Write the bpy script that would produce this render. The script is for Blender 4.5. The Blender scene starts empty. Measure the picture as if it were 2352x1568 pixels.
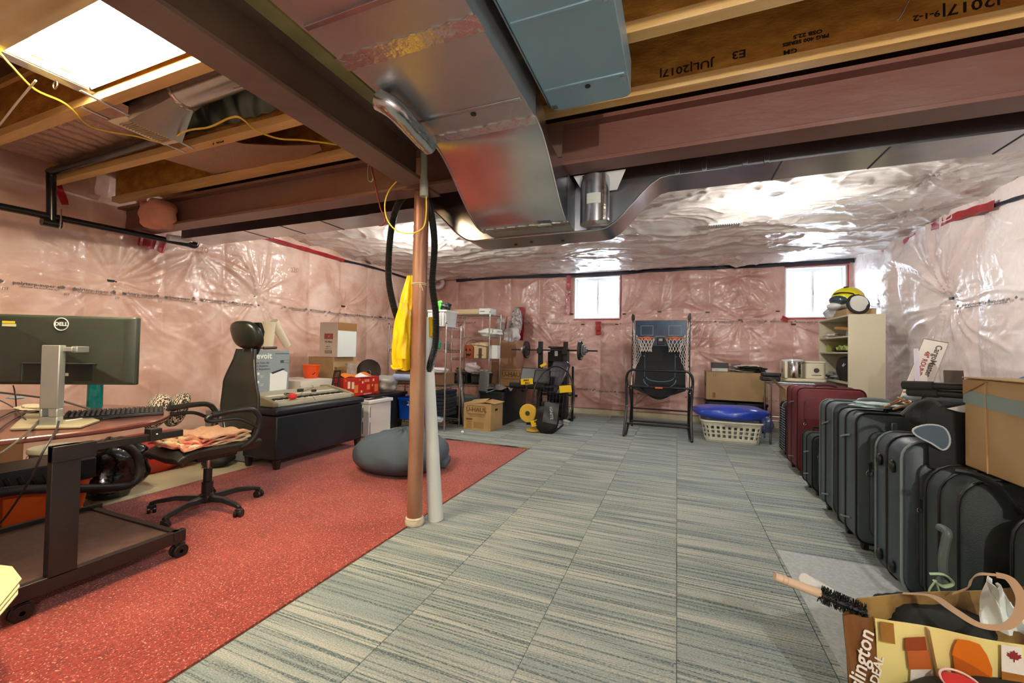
import bpy, math, random
import numpy as np
from mathutils import Vector as V, Matrix as M, Euler
PI = math.pi
rnd = random.Random(7)
sc = bpy.context.scene
col = sc.collection

# ---------------------------------------------------------------- camera
F = 951.0
YAW, PIT, ROL = [math.radians(a) for a in (21.73, 1.16, 1.04)]
fw = V((-math.sin(YAW)*math.cos(PIT), math.cos(YAW)*math.cos(PIT), math.sin(PIT)))
rt = V((math.cos(YAW), math.sin(YAW), 0)); up = rt.cross(fw)
R2 = math.cos(ROL)*rt + math.sin(ROL)*up
U2 = -math.sin(ROL)*rt + math.cos(ROL)*up
EYE = V((0, 0, 1.15))
cd = bpy.data.cameras.new('camera'); cam = bpy.data.objects.new('camera', cd); col.objects.link(cam)
cd.sensor_width = 36; cd.lens = F/2352*36; cd.clip_start = 0.02
m3 = M((R2, U2, -fw)).transposed()
cam.matrix_world = M.Translation(EYE) @ m3.to_4x4()
sc.camera = cam
def ray(x, y): return fw + R2*((x-1176)/F) - U2*((y-784)/F)
def atz(x, y, z=0.0): d = ray(x, y); return EYE + d*((z-EYE.z)/d.z)
def aty(x, y, Y): d = ray(x, y); return EYE + d*(Y/d.y)
def atx(x, y, X): d = ray(x, y); return EYE + d*(X/d.x)

# ---------------------------------------------------------------- world, exposure
w = bpy.data.worlds.new('world'); sc.world = w; w.use_nodes = True
bg = w.node_tree.nodes['Background']; bg.inputs[0].default_value = (0.86, 0.93, 1.0, 1); bg.inputs[1].default_value = 9.0
vs = sc.view_settings; vs.view_transform = 'Standard'; vs.look = 'None'; vs.gamma = 1; vs.use_curve_mapping = False
vs.exposure = 1.32
sc.cycles.max_bounces = 8; sc.cycles.diffuse_bounces = 5; sc.cycles.glossy_bounces = 4
sc.cycles.transparent_max_bounces = 12; sc.cycles.sample_clamp_indirect = 6.0

# ---------------------------------------------------------------- colour + materials
def lin(h, a=1.0):
    h = h.lstrip('#'); c = [int(h[i:i+2], 16)/255 for i in (0, 2, 4)]
    return tuple([(x/12.92 if x <= .04045 else ((x+.055)/1.055)**2.4) for x in c] + [a])
MC = {}
def mat(name, c, rough=.55, metal=0.0, c2=None, vs=4.0, bump=0.0, bs=60.0, coat=0.0, cr=.1, emit=0.0, trans=0.0, alpha=1.0, spec=.5, stretch=None, sheen=0.0):
    """principled; c2 = second colour mixed by noise of scale vs; bump by noise of scale bs"""
    if name in MC: return MC[name]
    m = bpy.data.materials.new(name); m.use_nodes = True; N = m.node_tree.nodes; L = m.node_tree.links
    b = N['Principled BSDF']; I = b.inputs
    I['Base Color'].default_value = lin(c); I['Roughness'].default_value = rough; I['Metallic'].default_value = metal
    I['Coat Weight'].default_value = coat; I['Coat Roughness'].default_value = cr; I['Specular IOR Level'].default_value = spec
    I['Transmission Weight'].default_value = trans; I['Alpha'].default_value = alpha
    if sheen: I['Sheen Weight'].default_value = sheen
    if emit: I['Emission Color'].default_value = lin(c); I['Emission Strength'].default_value = emit
    tc = None
    def coords():
        t = N.new('ShaderNodeTexCoord'); mp = N.new('ShaderNodeMapping'); L.new(t.outputs['Object'], mp.inputs[0])
        if stretch: mp.inputs['Scale'].default_value = stretch
        return mp
    if c2:
        mp = coords(); n = N.new('ShaderNodeTexNoise'); n.inputs['Scale'].default_value = vs; n.inputs['Detail'].default_value = 5
        r = N.new('ShaderNodeValToRGB'); r.color_ramp.elements[0].position = .35; r.color_ramp.elements[1].position = .65
        r.color_ramp.elements[0].color = lin(c); r.color_ramp.elements[1].color = lin(c2)
        L.new(mp.outputs[0], n.inputs['Vector']); L.new(n.outputs[0], r.inputs[0]); L.new(r.outputs[0], I['Base Color'])
    if bump:
        mp = coords(); n = N.new('ShaderNodeTexNoise'); n.inputs['Scale'].default_value = bs; n.inputs['Detail'].default_value = 3
        bp = N.new('ShaderNodeBump'); bp.inputs['Strength'].default_value = bump; bp.inputs['Distance'].default_value = .01
        L.new(mp.outputs[0], n.inputs['Vector']); L.new(n.outputs[0], bp.inputs['Height']); L.new(bp.outputs[0], I['Normal'])
        if coat: L.new(bp.outputs[0], I['Coat Normal'])
    MC[name] = m
    return m
def nd(m): return m.node_tree.nodes, m.node_tree.links, m.node_tree.nodes['Principled BSDF'].inputs

# ---------------------------------------------------------------- geometry collector
def catmull(P, k=6, closed=False):
    P = [V(p) for p in P]; n = len(P); out = []
    rng = range(n if closed else n-1)
    for i in rng:
        if closed: a, b, c, d = P[i-1], P[i], P[(i+1) % n], P[(i+2) % n]
        else: a, b, c, d = P[max(i-1, 0)], P[i], P[i+1], P[min(i+2, n-1)]
        for j in range(k):
            t = j/k
            out.append(.5*((2*b)+(c-a)*t+(2*a-5*b+4*c-d)*t*t+(3*b-a-3*c+d)*t**3))
    if not closed: out.append(P[-1])
    return out
class G:
    def __init__(s, T=None): s.v = []; s.f = []; s.T = T
    def add(s, vs, fs):
        n = len(s.v)
        s.v += [tuple(s.T @ V(p)) for p in vs] if s.T is not None else [tuple(p) for p in vs]
        s.f += [tuple(i+n for i in f) for f in fs]
        return s
    def b(s, x0, x1, y0, y1, z0, z1):
        return s.add([(x, y, z) for z in (z0, z1) for x, y in ((x0, y0), (x1, y0), (x1, y1), (x0, y1))],
                     [(3, 2, 1, 0), (4, 5, 6, 7), (0, 1, 5, 4), (1, 2, 6, 5), (2, 3, 7, 6), (3, 0, 4, 7)])
    def box(s, c, d, r=(0, 0, 0)):
        Rm = Euler(r).to_matrix(); c = V(c)
        vs = [c + Rm @ V((x*d[0]/2, y*d[1]/2, z*d[2]/2)) for z in (-1, 1) for x, y in ((-1, -1), (1, -1), (1, 1), (-1, 1))]
        return s.add(vs, [(3, 2, 1, 0), (4, 5, 6, 7), (0, 1, 5, 4), (1, 2, 6, 5), (2, 3, 7, 6), (3, 0, 4, 7)])
    def bar(s, a, b, w, h=None, upv=(0, 0, 1)):
        a, b = V(a), V(b); h = h or w; d = (b-a); L = d.length; d.normalize(); u = V(upv)
        if abs(d.dot(u)) > .98: u = V((0, 1, 0))
        x = d.cross(u).normalized(); y = x.cross(d)
        vs = [p + x*(i*w/2) + y*(j*h/2) for p in (a, b) for i, j in ((-1, -1), (1, -1), (1, 1), (-1, 1))]
        return s.add(vs, [(0, 1, 2, 3), (7, 6, 5, 4), (0, 4, 5, 1), (1, 5, 6, 2), (2, 6, 7, 3), (3, 7, 4, 0)])
    def loft(s, rings, cap=True, closed=False):
        n = len(rings[0]); vs = [p for r in rings for p in r]; fs = []
        k = len(rings)
        for i in range(k if closed else k-1):
            for j in range(n):
                a, b = i*n+j, i*n+(j+1) % n; c, d = ((i+1) % k)*n+(j+1) % n, ((i+1) % k)*n+j
                fs.append((a, b, c, d))
        if cap and not closed: fs += [tuple(range(n))[::-1], tuple((k-1)*n+i for i in range(n))]
        return s.add(vs, fs)
    def cyl(s, a, b, r0, r1=None, n=16):
        a, b = V(a), V(b); r1 = r0 if r1 is None else r1; d = (b-a).normalized()
        u = V((0, 0, 1)) if abs(d.z) < .9 else V((1, 0, 0)); x = d.cross(u).normalized(); y = d.cross(x)
        return s.loft([[p + (x*math.cos(2*PI*i/n)+y*math.sin(2*PI*i/n))*r for i in range(n)] for p, r in ((a, r0), (b, r1))])
    def tube(s, P, r, n=8, k=5, closed=False, smooth=True, flat=1.0):
        P = catmull(P, k, closed) if smooth else [V(p) for p in P]
        m = len(P); rr = r if callable(r) else (lambda t: r); rings = []; x = None
        for i, p in enumerate(P):
            d = (P[(i+1) % m]-P[i-1]) if closed else (P[min(i+1, m-1)]-P[max(i-1, 0)])
            if d.length < 1e-9: d = V((0, 0, 1))
            d.normalize()
            if x is None:
                u = V((0, 0, 1)) if abs(d.z) < .9 else V((1, 0, 0)); x = d.cross(u).normalized()
            else:
                x = x - d*x.dot(d); x = x.normalized() if x.length > 1e-6 else d.orthogonal().normalized()
            y = d.cross(x); q = rr(i/max(m-1, 1))
            rings.append([p+(x*math.cos(2*PI*j/n)+y*math.sin(2*PI*j/n)*flat)*q for j in range(n)])
        return s.loft(rings, cap=True, closed=closed)
    def lathe(s, prof, c=(0, 0, 0), n=24, ax=None, cap=True):
        c = V(c); Q = V((0, 0, 1)).rotation_difference(V(ax)).to_matrix() if ax else M.Identity(3)
        return s.loft([[c + Q @ V((r*math.cos(2*PI*i/n), r*math.sin(2*PI*i/n), z)) for i in range(n)] for r, z in prof], cap=cap)
    def torus(s, c, R, r, ax=(0, 0, 1), n=28, k=8, a0=0, a1=2*PI):
        Q = V((0, 0, 1)).rotation_difference(V(ax)).to_matrix(); c = V(c); cl = abs(a1-a0-2*PI) < 1e-6
        rings = []
        for i in range(n if cl else n+1):
            t = a0+(a1-a0)*i/n
            e = V((math.cos(t), math.sin(t), 0))
            rings.append([c+Q @ (e*(R+r*math.cos(2*PI*j/k))+V((0, 0, r*math.sin(2*PI*j/k)))) for j in range(k)])
        return s.loft(rings, closed=cl)
    def ell(s, c, r, n=20, m=12, fn=None, p=1.0):
        c = V(c); rings = []
        sg = lambda v: math.copysign(abs(v)**p, v)
        for i in range(m+1):
            t = -PI/2+PI*i/m + (1e-3 if i == 0 else -1e-3 if i == m else 0)
            ring = []
            for j in range(n):
                a = 2*PI*j/n; q = V((sg(math.cos(t))*sg(math.cos(a))*r[0], sg(math.cos(t))*sg(math.sin(a))*r[1], sg(math.sin(t))*r[2]))
                ring.append(c+(fn(q) if fn else q))
            rings.append(ring)
        return s.loft(rings)
    def prism(s, poly, mp, d0, d1):
        """poly 2d points; mp(u,v,d)->3d"""
        n = len(poly); vs = [mp(u, v, d) for d in (d0, d1) for u, v in poly]
        return s.add(vs, [tuple(range(n))[::-1], tuple(range(n, 2*n))] + [(i, (i+1) % n, n+(i+1) % n, n+i) for i in range(n)])
    def sheet(s, fn, nu, nv, th=0.0, keep=None):
        P = [[V(fn(i/nu, j/nv)) for i in range(nu+1)] for j in range(nv+1)]
        vs = [p for r in P for p in r]; q = nu+1
        fs = [(j*q+i, j*q+i+1, (j+1)*q+i+1, (j+1)*q+i) for j in range(nv) for i in range(nu) if keep is None or keep((i+.5)/nu, (j+.5)/nv)]
        if th:
            o = []
            for j in range(nv+1):
                for i in range(nu+1):
                    n = (P[j][min(i+1, nu)]-P[j][max(i-1, 0)]).cross(P[min(j+1, nv)][i]-P[max(j-1, 0)][i])
                    if n.length > 1e-12: n.normalize()
                    o.append(P[j][i]-n*th)
            N = len(vs); vs += o; fs += [tuple(N+k for k in f[::-1]) for f in fs]
            ed = [(i, i+1) for i in range(nu)]+[(i*q+nu, (i+1)*q+nu) for i in range(nv)]+[(nv*q+i+1, nv*q+i) for i in range(nu)]+[((i+1)*q, i*q) for i in range(nv)]
            if keep is None: fs += [(b, a, N+a, N+b) for a, b in ed]
        return s.add(vs, fs)
def rrect(w, h, r, k=4, cx=0, cy=0):
    o = []
    for qx, qy, a0 in ((1, 1, 0), (-1, 1, PI/2), (-1, -1, PI), (1, -1, 1.5*PI)):
        for i in range(k+1):
            a = a0+PI/2*i/k; o.append((cx+qx*(w/2-r)+r*math.cos(a), cy+qy*(h/2-r)+r*math.sin(a)))
    return o
XY = lambda u, v, d: (u, v, d)
XZ = lambda u, v, d: (u, d, v)
YZ = lambda u, v, d: (d, u, v)

# ---------------------------------------------------------------- objects
def mesh_of(name, g, ang=35):
    me = bpy.data.meshes.new(name); me.from_pydata([tuple(p) for p in g.v], [], g.f); me.validate(); me.update()
    import bmesh
    bm = bmesh.new(); bm.from_mesh(me); bmesh.ops.recalc_face_normals(bm, faces=bm.faces); bm.to_mesh(me); bm.free()
    if ang: me.shade_smooth(); me.set_sharp_from_angle(angle=math.radians(ang))
    return me
def link(name, me, m, parent=None, bev=0, sub=0, wn=False):
    o = bpy.data.objects.new(name, me); col.objects.link(o)
    if m and not me.materials: me.materials.append(m)
    if parent is not None: o.parent = parent
    if bev:
        b = o.modifiers.new('b', 'BEVEL'); b.width = bev; b.segments = 2; b.limit_method = 'ANGLE'; b.angle_limit = math.radians(40)
    if sub:
        b = o.modifiers.new('s', 'SUBSURF'); b.levels = sub; b.render_levels = sub
    return o
INV = {}
def T(name, label, cat, loc=(0, 0, 0), rz=0, group=None, w=True):
    """a thing: an Empty at its base. w: its parts are written in world coordinates"""
    o = bpy.data.objects.new(name, None); col.objects.link(o); o.empty_display_size = .05
    o.location = loc; o.rotation_euler = (0, 0, rz); o['label'] = label; o['category'] = cat
    if group: o['group'] = group
    INV[o.name] = (M.Translation(V(loc)) @ M.Rotation(rz, 4, 'Z')).inverted() if w else None
    return o
def P(t, name, g, m, bev=0, sub=0, ang=35, label=None, kind=None):
    me = mesh_of(name, g, ang)
    k = INV.get(t.name)
    if k is not None: me.transform(k)
    o = link(name, me, m, t, bev, sub); INV[o.name] = k
    if label: o['label'] = label
    if kind: o['kind'] = kind
    return o
def S(name, label, cat, g, m, bev=0, sub=0, ang=35, group=None, kind=None):
    me = mesh_of(name, g, ang)
    xs = [v.co for v in me.vertices]
    c = V(((min(p.x for p in xs)+max(p.x for p in xs))/2, (min(p.y for p in xs)+max(p.y for p in xs))/2, min(p.z for p in xs)))
    me.transform(M.Translation(-c)); o = link(name, me, m, None, bev, sub); o.location = c
    if label: o['label'] = label
    if cat: o['category'] = cat
    if group: o['group'] = group
    if kind: o['kind'] = kind
    INV[o.name] = M.Translation(-c)
    return o
def ST(name, g, m, bev=0, parent=None, ang=35):
    me = mesh_of(name, g, ang); o = link(name, me, m, parent, bev)
    if parent is None: o['kind'] = 'structure'
    INV[o.name] = None
    return o
def dup(t, loc, rz=0, label=None, group=None):
    r = t.copy(); col.objects.link(r); r.location = loc; r.rotation_euler = (0, 0, rz)
    if label: r['label'] = label
    if group: r['group'] = group
    for c in list(t.children):
        d = c.copy(); col.objects.link(d); d.parent = r
        for e in c.children:
            h = e.copy(); col.objects.link(h); h.parent = d
    return r
TXT = {}
def text_mesh(s, size, ext=.0004, bold=0.0, shear=0.0):
    k = (s, size, ext, bold, shear)
    if k in TXT: return TXT[k]
    c = bpy.data.curves.new('t', 'FONT'); c.body = s; c.size = size; c.extrude = ext; c.align_x = 'CENTER'; c.align_y = 'CENTER'
    c.offset = bold; c.shear = shear; c.resolution_u = 2
    o = bpy.data.objects.new('t', c); col.objects.link(o)
    bpy.context.view_layer.update()
    me = bpy.data.meshes.new_from_object(o.evaluated_get(bpy.context.evaluated_depsgraph_get()))
    bpy.data.objects.remove(o); TXT[k] = me
    return me
def frame(o, x, y):
    x, y = V(x).normalized(), V(y).normalized(); z = x.cross(y).normalized(); y = z.cross(x)
    m = M((x, y, z)).transposed().to_4x4(); m.translation = V(o); return m
def write(par, s, size, m, o, x=(1, 0, 0), y=(0, 0, 1), name='printed_text', sx=1.0, bold=0.0, shear=0.0, flip=False):
    me = text_mesh(s, size, bold=bold, shear=shear).copy(); me.materials.clear(); me.materials.append(m)
    X = frame(o, x, y) @ M.Diagonal((sx*(-1 if flip else 1), 1, 1, 1))
    me.transform(X)
    k = INV.get(par.name) if par else None
    if k is not None: me.transform(k)
    ob = link(name, me, m, par); INV[ob.name] = k
    return ob

# value noise in numpy
_tab = np.random.RandomState(3).rand(256, 256)
def vn(x, y):
    xi = np.floor(x).astype(int); yi = np.floor(y).astype(int); fx = x-xi; fy = y-yi
    fx = fx*fx*(3-2*fx); fy = fy*fy*(3-2*fy)
    a = _tab[xi & 255, yi & 255]; b = _tab[(xi+1) & 255, yi & 255]; c = _tab[xi & 255, (yi+1) & 255]; d = _tab[(xi+1) & 255, (yi+1) & 255]
    return (a*(1-fx)+b*fx)*(1-fy)+(c*(1-fx)+d*fx)*fy
def fbm(x, y, o=4):
    s = 0; a = .5
    for i in range(o): s = s+a*vn(x*2**i+17*i, y*2**i+31*i); a *= .5
    return s
def ridged(x, y, o=3):
    s = 0; a = .6
    for i in range(o): s = s+a*(1-np.abs(2*vn(x*1.9**i+11*i, y*1.9**i+5*i)-1))**3; a *= .45
    return s
def np_sheet(name, U, W, Hh, place, keep=None, ang=0):
    """U,W,Hh 2d arrays; place(u,w,h)->3 arrays; joined grid mesh built fast"""
    x, y, z = place(U, W, Hh); n1, n2 = U.shape
    co = np.stack([x, y, z], -1).reshape(-1, 3)
    i, j = np.meshgrid(np.arange(n1-1), np.arange(n2-1), indexing='ij')
    k = (i*n2+j)
    f = np.stack([k, k+1, k+n2+1, k+n2], -1).reshape(-1, 4)
    if keep is not None:
        mu = (U[:-1, :-1]+U[1:, 1:])/2; mw = (W[:-1, :-1]+W[1:, 1:])/2
        f = f[keep(mu, mw).reshape(-1)]
    me = bpy.data.meshes.new(name); me.from_pydata(co.tolist(), [], f.tolist()); me.update(); me.shade_smooth()
    return me
# ================================================================ materials of the setting
def film(name, base, base2, dark, coat=1.0, rough=.5, sr=.12, metal=0.0):
    m = mat(name, base, rough=rough, coat=coat, cr=sr); N, L, I = nd(m)
    t = N.new('ShaderNodeNewGeometry')
    n1 = N.new('ShaderNodeTexNoise'); n1.inputs['Scale'].default_value = 2.2; n1.inputs['Detail'].default_value = 6; n1.inputs['Distortion'].default_value = .8
    r = N.new('ShaderNodeValToRGB'); e = r.color_ramp.elements; e[0].position = .32; e[1].position = .68
    e[0].color = lin(dark); e[1].color = lin(base2); x = e.new(.5); x.color = lin(base)
    L.new(t.outputs['Position'], n1.inputs['Vector']); L.new(n1.outputs[0], r.inputs[0]); L.new(r.outputs[0], I['Base Color'])
    n2 = N.new('ShaderNodeTexNoise'); n2.inputs['Scale'].default_value = 14; n2.inputs['Detail'].default_value = 4; n2.inputs['Distortion'].default_value = 1.5
    bp = N.new('ShaderNodeBump'); bp.inputs['Strength'].default_value = .35; bp.inputs['Distance'].default_value = .02
    L.new(t.outputs['Position'], n2.inputs['Vector']); L.new(n2.outputs[0], bp.inputs['Height'])
    L.new(bp.outputs[0], I['Coat Normal']); I['Metallic'].default_value = metal
    return m
film_pink = film('film_over_pink_batts', '#d8aa9e', '#e6c0b4', '#be8c80', sr=.13)
film_left = film('film_left', '#e6c0ae', '#f2d3c2', '#d3a58f', sr=.12)
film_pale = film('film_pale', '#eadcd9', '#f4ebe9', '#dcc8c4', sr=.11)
film_ceil = film('film_over_ceiling', '#d9d4d0', '#ebe7e4', '#c5bbb6', sr=.07, rough=.38, metal=.15)
concrete = mat('concrete', '#cfc8a8', .8, c2='#b9b49c', vs=3, bump=.2)
tape_red = mat('red_tape', '#b5202c', .3, coat=.6, bump=.3, bs=30, c2='#8e1620', vs=9)
black_m = mat('black_plastic', '#141516', .45)
white_v = mat('white_vinyl', '#eef2f4', .4)
osb = mat('osb_web', '#d09a42', .65, c2='#a87028', vs=7, bump=.4, bs=45, stretch=(1, 1, 2.2))
lumber = mat('lumber_flange', '#e3c185', .6, c2='#d3a964', vs=3, bump=.15, stretch=(.5, 6, 6))
subf = mat('subfloor_osb', '#6b4a22', .7, c2='#4e3417', vs=5, bump=.3)
rust = mat('red_oxide_steel', '#75483d', .42, c2='#7a5e54', vs=1.6, bump=.25, bs=14, stretch=(.6, 1, 1.5))
rust_d = mat('dark_oxide_steel', '#6b5248', .45, c2='#7f6a5c', vs=1.8, bump=.2, bs=14)
galv = mat('galvanised_sheet', '#c2c6cb', .24, 1.0, c2='#aeb3ba', vs=5, bump=.06, bs=8)
galv2 = mat('painted_duct', '#8fb0bf', .38, .35, bump=.05, bs=6)
galv_m = mat('matt_sheet', '#c9cbce', .33, .95, c2='#bcbfc3', vs=2.5, bump=.12, bs=3)
foil = mat('foil_tape', '#d8d8d8', .22, 1.0, bump=.35, bs=22)
foil_p = mat('foil_board', '#b99b8b', .3, .8, bump=.5, bs=60, stretch=(1, 6, 1))

# grey striped carpet tiles
ctile = mat('grey_striped_carpet', '#a9b4b0', .95, spec=.1); N_, L_, I_ = nd(ctile)
g_ = N_.new('ShaderNodeNewGeometry'); oi = N_.new('ShaderNodeObjectInfo')
def noise_(sx, sy, sz, scale, det, rand):
    mp = N_.new('ShaderNodeMapping'); mp.inputs['Scale'].default_value = (sx, sy, sz); L_.new(g_.outputs['Position'], mp.inputs[0])
    if rand:
        cm = N_.new('ShaderNodeCombineXYZ'); ml = N_.new('ShaderNodeMath'); ml.operation = 'MULTIPLY'; ml.inputs[1].default_value = 90
        L_.new(oi.outputs['Random'], ml.inputs[0]); L_.new(ml.outputs[0], cm.inputs[0]); L_.new(ml.outputs[0], cm.inputs[1]); L_.new(cm.outputs[0], mp.inputs['Location'])
    n = N_.new('ShaderNodeTexNoise'); n.inputs['Scale'].default_value = scale; n.inputs['Detail'].default_value = det; L_.new(mp.outputs[0], n.inputs[0]); return n
def ramp_(n, p0, c0, p1, c1):
    r = N_.new('ShaderNodeValToRGB'); e = r.color_ramp.elements; e[0].position = p0; e[1].position = p1; e[0].color = c0; e[1].color = c1
    L_.new(n.outputs[0], r.inputs[0]); return r
def mix_(f, a, b, mode='MIX', fac=None):
    x = N_.new('ShaderNodeMix'); x.data_type = 'RGBA'; x.blend_type = mode
    if f is not None: L_.new(f.outputs[0], x.inputs[0])
    else: x.inputs[0].default_value = fac
    for k, q in ((6, a), (7, b)):
        if hasattr(q, 'outputs'): L_.new(q.outputs[2] if q.bl_idname == 'ShaderNodeMix' else q.outputs[0], x.inputs[k])
        else: x.inputs[k].default_value = q
    return x
s1 = ramp_(noise_(1.2, 75, 1, 1.0, 4, True), .40, (1, 1, 1, 1), .52, (0, 0, 0, 1))
s3 = ramp_(noise_(.5, 9, 1, 1.0, 2, True), .38, lin('#a6b4b4'), .62, lin('#cdd3cb'))
s2 = ramp_(noise_(90, 260, 1, 1.0, 2, False), .45, (0, 0, 0, 1), .58, (1, 1, 1, 1))
dk = mix_(s2, lin('#62757a'), lin('#a3aeab'))
m1 = mix_(s1, s3, dk)
grain = ramp_(noise_(120, 260, 1, 1.0, 2, False), .35, lin('#b4b4b4'), .65, lin('#ffffff'))
m2 = mix_(None, m1, grain, 'MULTIPLY', .75)
L_.new(m2.outputs[2], I_['Base Color'])
bp_ = N_.new('ShaderNodeBump'); bp_.inputs['Strength'].default_value = .5; bp_.inputs['Distance'].default_value = .004
L_.new(s2.outputs[0], bp_.inputs['Height']); L_.new(bp_.outputs[0], I_['Normal'])
redc = mat('red_carpet', '#a9463f', .95, spec=.1, sheen=.2); N_, L_, I_ = nd(redc)
g_ = N_.new('ShaderNodeNewGeometry'); oi = N_.new('ShaderNodeObjectInfo')
s1 = ramp_(noise_(1, 1, 1, 130, 2, False), .60, (0, 0, 0, 1), .68, (1, 1, 1, 1))
s2 = ramp_(noise_(1, 1, 1, 2.0, 3, False), .35, lin('#98392f'), .65, lin('#ac4b3e'))
s3 = ramp_(noise_(1, 1, 1, 90, 2, False), .35, lin('#c0c0c0'), .6, lin('#ffffff'))
m1 = mix_(None, s2, s3, 'MULTIPLY', .8); m2 = mix_(s1, m1, lin('#e2a291')); L_.new(m2.outputs[2], I_['Base Color'])
bp_ = N_.new('ShaderNodeBump'); bp_.inputs['Strength'].default_value = .6; bp_.inputs['Distance'].default_value = .005
L_.new(s3.outputs[0], bp_.inputs['Height']); L_.new(bp_.outputs[0], I_['Normal'])

# ================================================================ shell
XL, XR, YB, YF, ZC, ZT = -4.98, 2.57, 7.84, -1.8, 2.62, 2.84
def fbox(name, *a, m=concrete): return ST(name, G().b(*a), m, ang=0)
floor = ST('floor', G().b(XL-.3, XR+.3, YF-.2, YB+.3, -.2, -.009), concrete, ang=0)
tile_me = mesh_of('tile', G().b(.0015, .5335, .0015, .5235, -.009, 0), 0); tile_me.materials.append(ctile)
tx0 = -1.595
cols = [tx0+.535*i for i in range(8)]; cols_b = [tx0-.535*i for i in range(1, 5)]
def tile(x, y, dx=0.0, dy=0.0):
    o = bpy.data.objects.new('carpet_tile', tile_me); col.objects.link(o); o.parent = floor
    o.location = (x+rnd.uniform(-.001, .001), y+rnd.uniform(-.0015, .0015), rnd.uniform(-.0006, .0006)); o.rotation_euler = (0, 0, rnd.uniform(-.0012, .0012))
    if dx: o.scale.x = dx
    if dy: o.scale.y = dy
for k in range(-7, 14):
    y = 1.308+.525*k
    if y > YB-.3: continue
    for i, x in enumerate(cols):
        tile(x, y, (XR-x)/.535 if i == 7 else 0)
    if k >= 7:
        for x in cols_b: tile(x, y)
for x in cols_b: tile(x, 4.622, 0, .68)
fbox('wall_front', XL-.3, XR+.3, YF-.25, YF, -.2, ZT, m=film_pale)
# outer masonry behind the insulation
W1 = (-1.85, -.98, 1.76, 2.57); W2 = (1.61, 2.43, 1.74, 2.56)
g = G()
for x0, x1, z0, z1 in ((XL-.3, W1[0], -.2, ZT), (W1[1], W2[0], -.2, ZT), (W2[1], XR+.3, -.2, ZT), (W1[0], W1[1], -.2, W1[2]), (W1[0], W1[1], W1[3], ZT), (W2[0], W2[1], -.2, W2[2]), (W2[0], W2[1], W2[3], ZT)):
    g.b(x0, x1, YB+.03, YB+.25, z0, z1)
ST('wall_back', g, white_v, ang=0)
ST('wall_left', G().b(XL-.3, XL-.08, YF, YB+.25, -.2, ZT), concrete, ang=0)
ST('wall_right', G().b(XR+.08, XR+.3, YF, YB+.25, -.2, ZT), concrete, ang=0)
ST('ceiling', G().b(XL-.3, XR+.3, YF-.2, YB+.25, ZT, ZT+.1), subf, ang=0)
fbox('baseboard_back', XL, XR, YB-.07, YB+.03, -.009, .075)
fbox('baseboard_left', XL-.08, XL+.02, YF, YB, -.009, .075)

# ---- plastic film over insulation, creased round its staples
def film_h(u, w, pts, seed, amp=1.0, du=.4, W=None, HZ=2.6):
    h = .035*(fbm(u*1.5+seed, w*1.7+seed*2, 3)-.45)*amp
    # batt pillows
    h += .030*np.abs(np.sin(PI*(u+du)/.61))**.6+.004*(w < 1.37)
    # long soft folds
    a = .5*fbm(u*.8+3+seed, w*.8, 2)
    h += .020*ridged(u*1.1+a*3+seed, w*2.4+a*4, 2)*amp+.010*ridged(u*2.2+a*4+seed, w*5.5+a*6, 3)*amp
    h += .0045*ridged(u*7+a*5, w*4+seed, 2)
    for (pu, pw, R, A) in pts:
        dx = u-pu; dz = w-pw; r = np.sqrt((dx*.62)**2+dz*dz)+1e-4; th = np.arctan2(dz, dx)
        ph = (pu*7.3+pw*3.1) % 6
        wob = th+.35*(vn(r*3+ph, th*2+ph)-.5)
        cx_, sx_ = np.cos(wob), np.sin(wob)
        ray_ = (1-np.abs(2*vn(cx_*4+ph*9, sx_*4+ph*5)-1))**5*1.5+.7*(1-np.abs(2*vn(cx_*9+ph*4, sx_*9+ph*7)-1))**5
        fall = np.exp(-r/R)*np.minimum(1, r/.05)
        mod = .15+1.6*vn(np.cos(th)*1.6+ph*3, np.sin(th)*1.6+ph)**1.5
        h += A*fall*ray_*mod - .05*np.exp(-(r/.16)**1.2)
    return h
def build_film(name, u0, u1, w0, w1, step, pts, place, m, seed, holes=(), amp=1.0, du=.4, extra=None, parent=None):
    nu = int((u1-u0)/step)+1; nw = int((w1-w0)/step)+1
    U, W = np.meshgrid(np.linspace(u0, u1, nu), np.linspace(w0, w1, nw), indexing='ij')
    # snap to holes
    H = film_h(U, W, pts, seed, amp, du)
    if extra is not None: H = H+extra(U, W)
    for (a, b, c, d) in holes:
        for gU, vals in ((U, (a, b)),):
            for v in vals: gU[np.abs(gU-v) < step*.5001] = v
        for v in (c, d): W[np.abs(W-v) < step*.5001] = v
        dist = np.maximum(np.maximum(a-U, U-b), np.maximum(c-W, W-d))
        H = H*np.clip(dist/.16, 0, 1)+.004
    keep = None
    if holes:
        def keep(mu, mw):
            k = np.ones(mu.shape, bool)
            for (a, b, c, d) in holes: k &= ~((mu > a) & (mu < b) & (mw > c) & (mw < d))
            return k
    me = np_sheet(name, U, W, H, place, keep); me.materials.append(m)
    o = bpy.data.objects.new(name, me); col.objects.link(o)
    if parent: o.parent = parent
    else: o['kind'] = 'structure'
    return o
wl, wb, wr, cl = (bpy.data.objects[n] for n in ('wall_left', 'wall_back', 'wall_right', 'ceiling'))
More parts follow.
